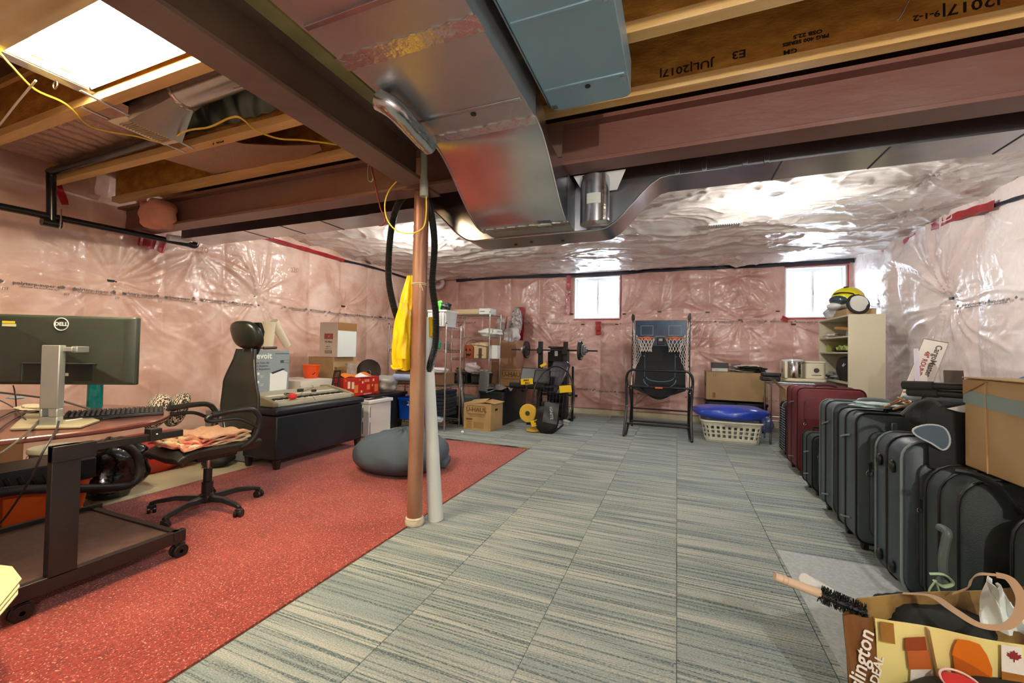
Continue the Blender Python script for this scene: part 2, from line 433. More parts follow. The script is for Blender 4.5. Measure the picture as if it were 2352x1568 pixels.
# staples (thing coordinates from where they sit in the picture)
LS = [atx(x, y, XL) for x, y in ((260, 645), (590, 680), (791, 703))]; LS = [(p.y, p.z) for p in LS]
LS += [(.55, 1.72), (LS[2][0]+.9, 1.70), (6.6, 1.73), (-.6, 1.7)]
LP = [(u, w, .42 if i < 3 else .25, .028) for i, (u, w) in enumerate(LS)]+[(1.3, 2.5, .35, .015), (2.95, 2.2, .5, .022), (2.3, .95, .3, .010)]
film_l = build_film('vapour_film', YF, YB, .09, ZT, .016, LP, lambda u, w, h: (XL-.02+h, u, w), film_left, 2.0, parent=wl)
BS = [(1625, 717), (1515, 716), (1785, 715), (1822, 745), (1314, 721), (1434, 721), (1339, 745), (1417, 745), (1195, 722), (1070, 727), (1700, 735)]
BS = [aty(x, y, YB) for x, y in BS]; BSd = [(p.x, p.z) for p in BS]
BP = [(u, w, .3, .022) for u, w in BSd]+[(-.75, .15, .4, .03), (.3, 1.2, .3, .02), (-2.2, 1.2, .35, .02), (.95, 2.45, .4, .02), (-2.4, .6, .3, .02)]
film_b = build_film('vapour_film', XL, XR, .085, ZC+.05, .016, BP, lambda u, w, h: (u, YB-.01-h, w), film_pink, 5.0, holes=(W1, W2), parent=wb, du=.1)
RS = [atx(x, y, XR) for x, y in ((2183, 685), (2022, 708))]; RSd = [(p.y, p.z) for p in RS]+[(3.9, 1.75), (2.6, 1.75), (1.2, 1.75)]
RP = [(u, w, .55 if i == 0 else .35, .045 if i == 0 else .028) for i, (u, w) in enumerate(RSd)]+[(5.1, 2.5, .4, .03), (3.5, 2.3, .4, .02)]
def rbulge(u, w):  # the fold standing off the wall by the corner
    return .13*np.exp(-((u-6.55)/.42)**2)*np.clip((2.62-w)/.3, 0, 1)*np.clip((w-1.3)/.5, 0, 1)+.035*np.abs(np.sin((u*1.7+w*.5)))**3*np.clip((w-1.75)*2, 0, 1)
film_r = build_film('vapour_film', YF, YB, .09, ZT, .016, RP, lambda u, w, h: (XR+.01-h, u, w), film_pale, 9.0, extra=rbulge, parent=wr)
for pts, f_, par in ((LS, lambda u, w: G().b(XL-.03, XL-.015, u-.035, u+.035, w-.011, w+.011), wl), (BSd, lambda u, w: G().b(u-.03, u+.03, YB-.03, YB-.003, w-.01, w+.01), wb), (RSd, lambda u, w: G().b(XR, XR+.02, u-.03, u+.03, w-.011, w+.011), wr)):
    for u, w_ in pts:
        ST('black_staple_patch', f_(u, w_), black_m, parent=par, ang=0)
# dark cuts between wall and ceiling film, and the red sheathing tape
seam = mat('dark_seam', '#1c2033', .5, bump=.4)
def strip(par, name, m, pts, wd, nrm, th=.003):
    """crumpled ribbon through 3d points, facing nrm"""
    P_ = catmull(pts, 5); nrm = V(nrm); g = G(); r1 = []; r2_ = []
    for i, p in enumerate(P_):
        d = (P_[min(i+1, len(P_)-1)]-P_[max(i-1, 0)]).normalized(); s = d.cross(nrm).normalized()
        k = wd*(1+.25*math.sin(i*1.7)*.5); j = nrm*(.003*math.sin(i*2.3))
        r1.append([p-s*k/2+j, p+s*k/2+j, p+s*k/2+nrm*th+j, p-s*k/2+nrm*th+j])
    g.loft(r1); return ST(name, g, m, parent=par, ang=20)
Yf = YB-.085
strip(wb, 'dark_seam', seam, [(-4.4, Yf, 2.61), (-3.5, Yf, 2.63), (-2.6, Yf-.01, 2.61), (-2.0, Yf-.01, 2.6), (-1.3, Yf, 2.59), (-.5, Yf, 2.61), (.4, Yf, 2.61), (1.4, Yf, 2.60), (2.1, Yf, 2.6), (2.5, Yf, 2.61)], .065, (0, -1, 0))
def q(x, y, Y=YB-.10): return aty(x, y, Y)
strip(wb, 'red_tape', tape_red, [q(1307, 632), q(1306, 660), q(1305, 690), q(1304, 722)], .075, (0, -1, 0))
strip(wb, 'red_tape', tape_red, [q(1374, 738), q(1374, 755), q(1375, 769)], .1, (0, -1, 0))
strip(wb, 'red_tape', tape_red, [q(1197, 705), q(1196, 760), q(1192, 810), q(1188, 862)], .13, (0, -1, 0))
strip(wb, 'red_tape', tape_red, [q(1806, 728), q(1800, 737)], .1, (0, -1, 0))
for (a, b, c, d) in (W1, W2):
    y_ = YB-.028
    strip(wb, 'red_tape', tape_red, [(a-.01, y_, d+.02), ((a+b)/2, y_, d+.025), (b+.03, y_, d+.03)], .035, (0, -1, 0))
    strip(wb, 'red_tape', tape_red, [(b+.01, y_, d), (b+.012, y_, (c+d)/2), (b+.01, y_, c)], .018, (0, -1, 0))
    strip(wb, 'red_tape', tape_red, [(a, y_, c-.012), ((a+b)/2, y_, c-.01), (b, y_, c-.012)], .02, (0, -1, 0))
strip(wr, 'red_tape', tape_red, [atx(x, y, XR-.03) for x, y in ((1965, 605), (2000, 590), (2028, 577))], .055, (-1, 0, 0))
strip(wr, 'red_tape', tape_red, [atx(x, y, XR-.05) for x, y in ((2075, 558), (2120, 532), (2180, 503), (2230, 486), (2285, 470))], .075, (-1, 0, 0))
strip(wr, 'dark_seam', seam, [atx(x, y, XR-.045) for x, y in ((2230, 492), (2290, 470), (2352, 450), (2500, 400))], .03, (-1, 0, 0))
strip(wl, 'red_tape', tape_red, [atx(x, y, XL+.06) for x, y in ((605, 543), (660, 560), (720, 577), (790, 598))], .05, (1, 0, 0))
strip(wl, 'dark_seam', seam, [atx(x, y, XL+.05) for x, y in ((780, 596), (860, 615), (940, 640))], .035, (1, 0, 0))
strip(wl, 'red_tape', tape_red, [atx(x, y, XL+.05) for x, y in ((332, 430), (328, 470), (335, 530))], .06, (1, 0, 0))
strip(wl, 'red_tape', tape_red, [atx(x, y, XL+.1) for x, y in ((318, 548), (350, 558), (380, 570))], .12, (1, 0, 0))
strip(wl, 'red_tape', tape_red, [atx(x, y, XL+.05) for x, y in ((140, 350), (128, 400), (150, 470))], .05, (1, 0, 0))
# ceiling film over the far bay
def ridged2(x, y): return (1-np.abs(2*vn(x, y)-1))**9
def ceil_h(u, w):
    a = fbm(u*.9, w*1.1, 3)
    h = .085*(fbm(u*1.1+3, w*2.0, 3)-.4)
    h += .07*ridged(u*.7+a*1.5, w*2.2+a*2.5, 2)
    h += .022*ridged(u*2.4+a*6, w*4+a*7, 2)+.008*ridged(u*5+a*6, w*9+a*9, 2)
    h += .004*ridged(u*14+a*9, w*10, 2)
    h += .020*ridged2(u*1.3+a*3, w*1.9+a*3)+.012*ridged2(u*2.9-a*4, w*2.2+a*5)
    h *= np.clip((w-2.78)/.3, .3, 1)*np.clip((YB-w)/.35, .25, 1)
    for pu, pw in ((1.25, 3.45), (1.9, 4.4), (.6, 3.5), (-.6, 4.6), (2.2, 5.4), (-3, 5.0)):
        dx = u-pu; dz = w-pw; r = np.sqrt(dx*dx+dz*dz)+1e-4; th = np.arctan2(dz, dx)
        h += .03*np.exp(-r/.5)*((1-np.abs(np.sin(th*5+pu+.6*vn(r*4, th*2))))**3)*np.minimum(1, r/.05)-.02*np.exp(-(r/.12)**2)
    return h
nu, nw = 470, 320
U, W = np.meshgrid(np.linspace(XL-.05, XR+.05, nu), np.linspace(2.72, YB, nw), indexing='ij')
me = np_sheet('ceiling_film', U, W, ceil_h(U, W), lambda u, w, h: (u, w, ZC+.03-h)); me.materials.append(film_ceil)
o = bpy.data.objects.new('ceiling_film', me); col.objects.link(o); o.parent = cl

# printed rows on the film
ink = mat('film_print_ink', '#6e625e', .6)
def maple(par, o, x, y, s):
    pts = [(0, 1), (.2, .6), (.45, .75), (.4, .3), (.9, .45), (.8, .1), (1, 0), (.5, -.35), (.55, -.55), (.06, -.48), (.06, -1), (-.06, -1), (-.06, -.48), (-.55, -.55), (-.5, -.35), (-1, 0), (-.8, .1), (-.9, .45), (-.4, .3), (-.45, .75), (-.2, .6)]
    return G(frame(o, x, y)).prism([(a*s, b*s) for a, b in pts], XY, 0, .0006)
def print_row(par, spots, x, y, sz, off):
    for (p, wd) in spots:
        n = V(x).cross(V(y)).normalized()*off
        write(par, 'polytarp-super six', sz, ink, V(p)+n, x, y, sx=1.15, bold=.0006)
        write(par, 'CAN/CGSB POLYETHYLENE FILM', sz*.45, ink, V(p)+n-V(y)*sz*.75, x, y, sx=1.0)
        write(par, 'DT', sz*.8, ink, V(p)+n-V(y)*sz*1.6-V(x)*sz*5.2, x, y)
        for s_ in (-1, 1): ST('printed_leaf', maple(par, V(p)+n+V(x)*sz*6.0*s_, x, y, sz*.5), ink, parent=par, ang=0)
INV[wl.name] = INV[wb.name] = INV[wr.name] = None
def spots_on(film_o, rays, along):
    """nearest film vertex to a wanted wall point gives the standoff"""
    co = np.array([v.co[:] for v in film_o.data.vertices]); out = []
    for p in rays:
        d = np.abs(co[:, along[0]]-p[along[0]])+np.abs(co[:, 2]-p[2]); k = np.where(d < .28)[0]
        out.append(k)
    return co, out
def row(par, film_o, pts, ax, x, sz, sgn):
    co, ks = spots_on(film_o, pts, (ax,)); oth = 1-ax; sp = []
    for p, k in zip(pts, ks):
        v = co[k, oth].max() if sgn > 0 else co[k, oth].min()
        q_ = V(p); q_[oth] = v+sgn*.002
        sp.append((q_, 0))
    print_row(par, sp, x, (0, 0, 1), sz, 0)
row(wl, film_l, [atx(x, y, XL) for x, y in ((85, 655), (213, 668), (318, 677), (410, 685), (487, 690), (550, 697), (677, 709), (725, 713), (765, 719), (800, 722), (838, 726), (870, 729), (900, 731))], 1, (0, 1, 0), .036, 1)
row(wb, film_b, [aty(x, y, YB) for x, y in ((1040, 741), (1075, 741), (1205, 742), (1285, 742), (1400, 744), (1613, 739), (1672, 739), (1736, 739), (1790, 738), (1850, 740), (1343, 892), (1389, 897), (1440, 900), (1485, 904), (1605, 912), (1760, 918))], 0, (1, 0, 0), .034, -1)
row(wr, film_r, [atx(x, y, XR) for x, y in ((2250, 697), (2310, 690))], 1, (0, -1, 0), .036, -1)
for pu, pz in ((2.2, 1.2), (4.2, 2.2), (3.0, 2.2)): write(wl, '20', .09, mat('faint_ink', '#c98f80', .7), (XL+.06, pu, pz), (0, 1, 0))
for pu, pz in ((.2, 2.3), (.95, 2.35), (2.5, 2.25)): write(wb, '20', .08, mat('faint_ink', '#c98f80', .7), (pu, YB-.07, pz), (1, 0, 0))

# ================================================================ windows
for n_, (a, b, c, d) in enumerate((W1, W2), 1):
    g = G(); y0, y1 = YB-.012, YB+.25
    g.b(a, a+.02, y0, y1, c, d); g.b(b-.02, b, y0, y1, c, d); g.b(a+.02, b-.02, y0, y1, c, c+.02); g.b(a+.02, b-.02, y0, y1, d-.02, d)
    wo = ST(f'window_{n_}', g, white_v, bev=.003)
    g = G(); e = .035; a2, b2, c2, d2 = a+.02, b-.02, c+.02, d-.02; yy = YB+.12
    g.b(a2, a2+e, yy, yy+.06, c2, d2); g.b(b2-e, b2, yy, yy+.06, c2, d2); g.b(a2+e, b2-e, yy, yy+.06, c2, c2+e); g.b(a2+e, b2-e, yy, yy+.06, d2-e*1.4, d2)
    g.b((a+b)/2-.018, (a+b)/2+.018, yy-.01, yy+.05, c2+e, d2-e*1.4)
    ST('window_frame', g, white_v, bev=.003, parent=wo)
    ST('latch', G().b((a+b)/2-.012, (a+b)/2+.012, yy-.028, yy-.01, (c+d)/2-.03, (c+d)/2+.03), mat('latch_grey', '#c8ccd0', .4), parent=wo)
    gl = bpy.data.materials.get('window_glass') or bpy.data.materials.new('window_glass')
    if not gl.use_nodes:
        gl.use_nodes = True; Ng, Lg = gl.node_tree.nodes, gl.node_tree.links; Ng.clear()
        ou = Ng.new('ShaderNodeOutputMaterial'); mx = Ng.new('ShaderNodeMixShader'); tr = Ng.new('ShaderNodeBsdfTransparent'); gs = Ng.new('ShaderNodeBsdfGlossy'); gs.inputs['Roughness'].default_value = .02
        mx.inputs[0].default_value = .06; Lg.new(tr.outputs[0], mx.inputs[1]); Lg.new(gs.outputs[0], mx.inputs[2]); Lg.new(mx.outputs[0], ou.inputs[0])
    for s_ in (0, 1):
        xm = (a+b)/2; x0, x1 = (a2+e, xm-.018) if s_ == 0 else (xm+.018, b2-e)
        ST('pane', G().b(x0, x1, yy+.02+.012*s_, yy+.026+.012*s_, c2+e, d2-e*1.4), gl, parent=wo, ang=0)
    # corrugated window well outside
    R_ = .62; xc = (a+b)/2; g = G(); pr = []
    for i in range(61): z = c-.35+i*.02; pr.append((R_+.012*math.sin(i*1.05), z))
    rings = [[V((xc+r*1.0*math.cos(PI*t/20), YB+.26+r*math.sin(PI*t/20), z)) for t in range(21)] for r, z in pr]
    vs_ = [p for r in rings for p in r]; fs_ = [(j*21+i, j*21+i+1, (j+1)*21+i+1, (j+1)*21+i) for j in range(60) for i in range(20)]
    g.add(vs_, fs_); ST('window_well', g, mat('well_steel', '#e6eaee', .5, .1), parent=wo)
# ceiling film edge, vents
vent_m = mat('vent_white', '#d5d5d2', .4)
g = G(); p = atz(1665, 512, 2.6)
g.b(p.x-.17, p.x+.17, p.y-.07, p.y+.07, 2.572, 2.582)
vt = T('ceiling_vent', 'white slotted ceiling register showing through the far ceiling film', 'vent', (p.x, p.y, 2.572)); P(vt, 'frame', g, vent_m, .003)
for i in range(14): P(vt, 'slat', G().b(p.x-.15+i*.022, p.x-.14+i*.022, p.y-.05, p.y+.05, 2.566, 2.573), mat('slat_grey', '#8c8c8a', .5), ang=0)
# ================================================================ steel beams, joists
def ibeam(name, label, a, b, wd, z0, z1, m, md=None):
    a, b = V(a), V(b); d = (b-a).normalized(); s = V((-d.y, d.x, 0)); t = T(name, label, 'beam', (a.x, a.y, z0))
    ft = .022
    def pl(w0, w1, za, zb):
        g = G(); g.add([p+s*k+V((0, 0, z)) for p in (a, b) for k, z in ((w0, za), (w1, za), (w1, zb), (w0, zb))],
                       [(0, 1, 2, 3), (7, 6, 5, 4), (0, 4, 5, 1), (1, 5, 6, 2), (2, 6, 7, 3), (3, 7, 4, 0)]); return g
    P(t, 'bottom_flange', pl(-wd/2, wd/2, z0, z0+ft), md or m, .003); P(t, 'web', pl(-.012, .012, z0+ft, z1-ft), m); P(t, 'top_flange', pl(-wd/2, wd/2, z1-ft, z1), m, .003)
    return t
BZ = 2.19; BT = 2.44
cb = ibeam('steel_cross_beam', 'long red oxide steel beam crossing the room on top of the post', (XL+.02, 2.31, 0), (XR, 2.31, 0), .15, BZ, BT, rust)
db = ibeam('steel_beam', 'dark steel beam running away from the camera to the post', (-1.57, YF, 0), (-1.57, 2.20, 0), .16, BZ+.005, BT, rust_d)
P(cb, 'end_plate', G().b(-.86, -.6, 2.196, 2.2065, BZ+.03, BT-.03), rust_d)
S('wood_strip', 'pale greenish wood strip running on top of the dark steel beam beside the main duct', 'board', G().b(-1.478, -1.40, YF, 2.15, BT-.035, BT+.012), mat('wood_green', '#8c8a5a', .6, c2='#a7a070', vs=4), .002)
JZ = 2.455
def joist(y, x0, x1, label):
    t = T('floor_joist', label, 'joist', ((x0+x1)/2, y, JZ), group='wooden I-joists under the floor above')
    P(t, 'bottom_flange', G().b(x0, x1, y-.032, y+.032, JZ, JZ+.048), lumber, .002)
    P(t, 'web', G().b(x0, x1, y-.006, y+.006, JZ+.04, ZT-.04), osb)
    P(t, 'top_flange', G().b(x0, x1, y-.03, y+.03, ZT-.04, ZT), lumber)
    return t
JL = {2.19: 'wooden I-joist lying right on top of the red cross beam', 1.75: 'wooden I-joist second nearest to the red cross beam, with the dark stamp and yellow wire',
      1.245: 'wooden I-joist along the far edge of the ceiling light', .80: 'wooden I-joist along the near edge of the ceiling light', .3: 'wooden I-joist at the near edge of the golden lit sheet metal pan'}
JO = {}
for y, lb in JL.items(): JO[y] = joist(y, XL+.1, XR-.02, lb)
dk_ink = mat('stamp_ink', '#1d130a', .7)
def stamp(s, px, y, sz, j, flip=True, sx=1.2):
    p = aty(px[0], px[1], y-.0065); write(j, s, sz, dk_ink, p, (-1, 0, 0), (0, 0, -1), sx=sx, bold=.001)
jj = JO[2.19]
stamp('JUL|2017|', (1575, 157), 2.19, .052, jj); stamp('E3', (1697, 124), 2.19, .052, jj); stamp('|2017|', (2230, 12), 2.19, .06, jj); stamp('9-1-2', (2128, 36), 2.19, .034, jj)
stamp('GM', (1815, 118), 2.19, .03, jj); stamp('PRG 400 SERIES', (1850, 92), 2.19, .022, jj); stamp('OSB 22.5', (1855, 78), 2.19, .024, jj)
P(jj, 'pencil_line', G().b(*(lambda p: (p.x-.002, p.x+.002))(aty(1788, 120, 2.3)), 2.300, 2.3035, JZ+.04, ZT-.05), dk_ink, ang=0)
stamp('E21', (500, 320), 1.75, .07, JO[1.75])
# ================================================================ post
copper = mat('primed_post', '#9d7d63', .42, c2='#8a563f', vs=5, bump=.25, bs=30, stretch=(1, 1, .35), metal=.15)
PX, PY = -1.585, 2.31
t = T('support_post', 'rust coloured round steel post standing at the carpet edge under the beam', 'post', (PX, PY, 0))
P(t, 'shaft', G().cyl((PX, PY, .0), (PX, PY, BZ-.012), .049, n=28), copper)
P(t, 'cap_plate', G().b(PX-.09, PX+.09, PY-.09, PY+.09, BZ-.012, BZ), rust, .002)
P(t, 'base_wrap', G().lathe([(.056, 0), (.062, .006), (.06, .016), (.063, .024), (.056, .034), (.059, .045), (.05, .052)], (PX, PY, 0), 24), mat('wrap_cloth', '#d8ceb4', .8, bump=.8, bs=40), ang=60)
post = t
tw = mat('twine', '#d9cda8', .8)
g = G().torus((PX, PY, 1.575), .0515, .0022, n=24, k=6).torus((PX, PY, 1.568), .0515, .0018, ax=(.05, 0, 1), n=24, k=6)
g.tube([(PX+.03, PY-.045, 1.57), (PX+.05, PY-.055, 1.55), (PX+.06, PY-.05, 1.52)], .0016, 5).tube([(PX+.03, PY-.045, 1.57), (PX+.04, PY-.06, 1.555), (PX+.045, PY-.06, 1.54)], .0016, 5)
S('twine_loop', 'pale twine knotted around the post above the yellow coat', 'twine', g, tw)
# white roll standing behind the post
wt = mat('white_tube', '#dde3df', .5, c2='#cfd8d4', vs=3)
a = atz(972, 1196, 0); g = G(); A = V((-1.50, 2.43, 0)); B_ = V((-1.585, 2.40, 1.36))
g.cyl(A, B_, .052, .030, 24); S('white_roll', 'long white tapering roll standing close behind the post', 'roll', g, wt)
# black central-vacuum hose looped over the post
hose_m = mat('hose_black', '#1d1f1e', .38)
def corr(P_, r, m=hose_m, n=12, k=14, amp=.12):
    pts = catmull(P_, k); L = 0; cum = [0]
    for a, b in zip(pts, pts[1:]): L += (b-a).length; cum.append(L)
    st = r*.22; N = int(L/st); out = []; j = 0
    for i in range(N+1):
        s = L*i/N
        while j < len(cum)-2 and cum[j+1] < s: j += 1
        f = (s-cum[j])/max(cum[j+1]-cum[j], 1e-6); out.append(pts[j].lerp(pts[j+1], f))
    return G().tube(out, lambda t: r*(1+amp*(1 if int(round(t*N)) % 2 else -1)), n, smooth=False)
H = lambda x, y, Y: aty(x, y, Y)
t = T('vacuum_hose', 'black corrugated vacuum hose hung in a loop around the top of the post', 'hose', (PX, PY+.1, 1.0))
P(t, 'hose', corr([H(944, 850, 2.40), H(925, 765, 2.38), H(905, 705, 2.37), H(893, 640, 2.37), H(895, 560, 2.37), H(905, 495, 2.38), H(922, 458, 2.43), H(950, 440, 2.46), H(978, 452, 2.40), H(990, 490, 2.36), H(998, 560, 2.35), H(993, 650, 2.35), H(1001, 720, 2.35), H(1000, 790, 2.36), H(989, 835, 2.38), H(983, 865, 2.41)], .0215), hose_m, ang=80)
P(t, 'hose_cuff', G().cyl(H(924, 752, 2.375), H(934, 785, 2.385), .021, .025, 16), mat('cuff_grey', '#4a4746', .5))
# yellow rain jacket tied to the post
yel = mat('yellow_coat', '#f4cf08', .42, c2='#e8bd05', vs=5, bump=.35, bs=10)
def coat(u, v):
    z = 1.63-.62*v; wdt = .035+.085*min(1, v*1.5)-.02*max(0, v-.85)*5
    cx = PX-.065-.075*min(1, v*1.3)+.02*v*v; a = 2*PI*u
    fold = .012*math.sin(a*5+v*6)*min(1, v*3)+.006*math.sin(a*9-v*11)
    x = cx+(wdt+fold)*.62*math.cos(a); y = PY-.01+(wdt*.55+fold)*math.sin(a)*1.0
    return (x, y+.02*v, z+.01*math.sin(a*2)*v)
t = T('yellow_rain_coat', 'bright yellow rain coat hanging in folds tied beside the post', 'coat', (PX-.1, PY, 1.0))
g = G().sheet(coat, 40, 26); P(t, 'body', g, yel, ang=70)
g = G()
def sleeve(u, v):
    a = 2*PI*u; z = 1.44-.36*v; r = .03+.006*math.sin(a*3+v*9)+.006*v
    return (PX-.075+r*math.cos(a)+.004*math.sin(v*13), PY-.075+r*.75*math.sin(a), z)
P(t, 'sleeve', G().sheet(sleeve, 20, 16), yel, ang=70)
def flap(u, v):
    return (PX+.04+.055*u, PY+.085+.012*math.sin(v*5)+.01*math.sin(u*6), 1.42-.16*v-.03*u)
P(t, 'hood', G().sheet(lambda u, v: (PX+.05+.028*math.cos(2*PI*u)*(1-.3*v), PY+.085+.02*math.sin(2*PI*u), 1.36-.13*v), 16, 8), yel, ang=70)
P(t, 'hem_band', G().tube([(PX-.165, PY-.06, 1.03), (PX-.12, PY-.085, 1.012), (PX-.07, PY-.07, 1.02)], .008, 8), yel)
P(t, 'logo_patch', G().tube([H(931, 738, 2.235), H(926, 745, 2.235), H(931, 753, 2.235)], .0045, 6), black_m)
# conduit, grey sleeve pipe with yellow wire
t = T('grey_conduit', 'grey plastic conduit sleeve hanging down over the head of the post', 'pipe', (-1.48, 2.17, 2.08))
a, b = aty(973, 335, 2.13), aty(974, 452, 2.13); c = aty(974, 413, 2.13)
gp = mat('grey_pvc', '#a6a99c', .45)
P(t, 'pipe', G().cyl(a+V((0, 0, .05)), b, .0215, n=20), gp); P(t, 'coupling', G().cyl(c, b+V((0, 0, .001)), .0255, n=20), gp, .002)
wy = mat('yellow_wire', '#e9c94a', .5)
S('yellow_cable', 'loose yellow electrical cable looping out of the grey conduit', 'cable', G().tube([aty(979, 448, 2.13), aty(979, 490, 2.12), aty(972, 522, 2.1), aty(945, 536, 2.08), aty(912, 530, 2.08), aty(890, 505, 2.1), aty(884, 470, 2.12), aty(895, 435, 2.13), aty(925, 400, 2.14), aty(930, 370, 2.15), aty(936, 325, 2.19)], .0042, 6), wy)
t = T('metal_hanger', 'steel ring and clip with a long red hook bar hanging under the beam', 'hanger', tuple(aty(862, 370, 2.0)))
st = mat('steel_wire', '#b9b2a8', .3, 1.0)
P(t, 'ring', G().tube([aty(x, y, 2.02) for x, y in ((815, 353), (830, 363), (845, 368), (860, 365), (872, 354), (877, 340), (873, 325))], .0035, 6), st)
P(t, 'clip', G().tube([aty(x, y, 2.02) for x, y in ((848, 366), (845, 390), (846, 412), (853, 417), (857, 408), (852, 385), (852, 366))], .0045, 6), st)
P(t, 'hook_bar', G().tube([aty(x, y, 2.02) for x, y in ((854, 385), (862, 425), (874, 478), (883, 497), (884, 510), (879, 517), (871, 518))], .006, 6, k=4, flat=.6), mat('red_iron', '#8a3526', .45, .3))
# ================================================================ ducts
def holes_tape(t, pts, z, m=foil):
    pass
t = T('supply_duct', 'wide galvanised main duct curving down under the red beam', 'duct', (-.87, 1.2, 2.2))
x0, x1 = -1.155, -.60; zb = 2.195
P(t, 'straight_run', G().b(x0, x1, YF, 1.74, zb, BT), galv_m)
# S bend: section swept in Y,Z
sec = []
for i in range(25):
    s = i/24; y = 1.74+.60*s
    k = s*s*(3-2*s); z0 = zb-.295*k
    sec.append((y, z0, 2.20-.02*k+ (BT-2.20)*(1-min(1, s*3))**1))
rings = [[V((x0-.005, y, z0)), V((x1+.01*0, y, z0)), V((x1, y, zt)), V((x0-.005, y, zt))] for y, z0, zt in sec]
rings = [[V((x0+.0+.00*i, r[0].y, r[0].z)), V((x1, r[1].y, r[1].z)), V((x1, r[2].y, min(r[2].z, BT if r[2].y < 2.15 else BZ-.006))), V((x0, r[3].y, min(r[3].z, BT if r[3].y < 2.15 else BZ-.006)))] for i, r in enumerate(rings)]
for r in rings:
    if r[0].y > 2.12:
        for k in (2, 3): r[k].z = BZ-.006
P(t, 's_bend', G().loft(rings), galv, ang=25)
for x in (x0, x1): P(t, 'bend_rim', G().tube([V((x, r[0].y, r[0].z-.002)) for r in rings], .0055, 6, smooth=False), galv)
P(t, 'lower_run', G().b(x0, x1, 2.34, 2.515, zb-.295, BZ-.006), galv_m)
for y, h, m_ in ((.97, .012, galv_m), (1.57, .008, galv_m)):
    P(t, 'seam_rib', G().b(x0+.02, x1-.01, y, y+.02, zb-h, zb+.002), galv, .002)
def ribbon(t, name, pts, wd, m, off):
    g = G(); rs = []
    for i in range(25):
        s = i/24; x = x0-.008+(x1-x0+.016)*s; j = .006*math.sin(i*2.1)
        rs.append([V((x, pts[0]+j, pts[1]-off-.001*abs(math.sin(i)))), V((x, pts[0]+wd+j*.5, pts[1]-off-pts[2]-.001)), V((x, pts[0]+wd+j*.5, pts[1]-pts[2]+.001)), V((x, pts[0]+j, pts[1]+.001))])
    g.loft(rs); P(t, name, g, m, ang=15)
ribbon(t, 'foil_tape', (1.13, zb, 0), .07, foil, .003); ribbon(t, 'foil_tape', (1.725, zb, .002), .055, foil, .004)
ribbon(t, 'foil_tape', (2.33, zb-.295, 0), .06, foil, .004)
P(t, 'plug', G().cyl((-.85, 1.62, zb-.004), (-.85, 1.62, zb+.002), .013, n=14), black_m); P(t, 'screw', G().cyl((-.635, 1.0, zb-.006), (-.635, 1.0, zb), .008, n=10), st)
# round take-off hugging the duct side
t = T('foil_taped_pipe', 'short foil taped round pipe squeezed between the beam and main duct', 'pipe', (-1.25, 1.6, 2.15))
A, B_ = atz(905, 250, 2.135), atz(985, 335, 2.125)
P(t, 'pipe', G().tube([A+V((-.05, -.03, .03)), A, A.lerp(B_, .5), B_], .043, 16), mat('crumpled_foil', '#bdbfc0', .2, 1.0, bump=.5, bs=18), ang=60)
# return duct, bluish
t = T('return_duct', 'bluish painted flat duct ending short beside the main duct', 'duct', (-.38, 1.2, 2.3))
xa, xb, z2 = -.565, -.20, 2.30
poly = rrect(xb-xa, 1.9-YF, .035, cx=(xa+xb)/2, cy=(1.9+YF)/2)
P(t, 'casing', G().prism(poly, XY, z2, BT), galv2, .003)
for y in (1.32, 1.72): P(t, 'seam_rib', G().b(xa+.01, xb-.012, y, y+.014, z2-.006, z2+.002), galv2, .002)
P(t, 'plug', G().cyl(tuple(atz(1350, 199, z2-.003)), tuple(atz(1350, 199, z2-.003)+V((0, 0, .004))), .012, n=14), black_m)
for x, y in ((xb-.02, 1.76), (xa+.02, 1.86), (xb-.02, 1.33)): P(t, 'clip', G().b(x-.012, x+.012, y-.015, y+.015, z2-.004, z2), galv)
P(t, 'end_flange', G().b(xa-.006, xa, .2, 1.86, z2-.004, z2+.03), galv)
# transverse duct behind the beam: profile in x,z
def zbot(x):
    def sm(a): a = max(0, min(1, a)); return a*a*(3-2*a)
    d = 2.168-.278*(sm((x+1.72)/.42))*(1-sm((x+.44)/.38))
    return d
t = T('transverse_duct', 'long galvanised duct behind the red beam, dipping below it in the middle', 'duct', (-.9, 2.65, 1.93))
Y0, Y1 = 2.52, 2.78
xs = [XL+.50]+[-2.2+.05*i for i in range(50)]+[XR-.13]
rings = [[V((x, Y0, zbot(x))), V((x, Y1, zbot(x))), V((x, Y1, 2.44)), V((x, Y0, 2.44))] for x in xs]
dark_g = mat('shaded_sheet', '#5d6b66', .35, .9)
P(t, 'casing', G().loft(rings), galv, ang=25)
P(t, 'rolled_edge', G().tube([V((x, Y0-.003, zbot(x))) for x in xs[1:-1]], .005, 6, smooth=False), galv)
for x in (-3.6, -3.15, -2.7, .5, .95, 1.45, 2.0): P(t, 'joint', G().b(x, x+.006, Y0, Y1, zbot(x)-.003, zbot(x)), mat('joint_dark', '#4a4e52', .4, .8), ang=0)
for x in (-.02, .12, .32, .42): P(t, 'drive_cleat', G().b(x, x+.025, Y0-.008, Y0, zbot(x)+.0, 2.42), galv, .002)
for x, y in ((-1.06, 2.70), (-.93, 2.66), (-.72, 2.7)): P(t, 'plug', G().cyl((x, y, zbot(x)-.004), (x, y, zbot(x)), .012, n=12), black_m)
p = atz(1250, 516, 1.89); P(t, 'paper_label', G().b(p.x-.04, p.x+.04, p.y-.015, p.y+.015, zbot(p.x)-.003, zbot(p.x)), mat('label_pale', '#b9c4c0', .6), ang=0)
P(t, 'plug', G().cyl((.55, 2.66, 2.18), (.55, 2.66, 2.186), .014, n=12), black_m)
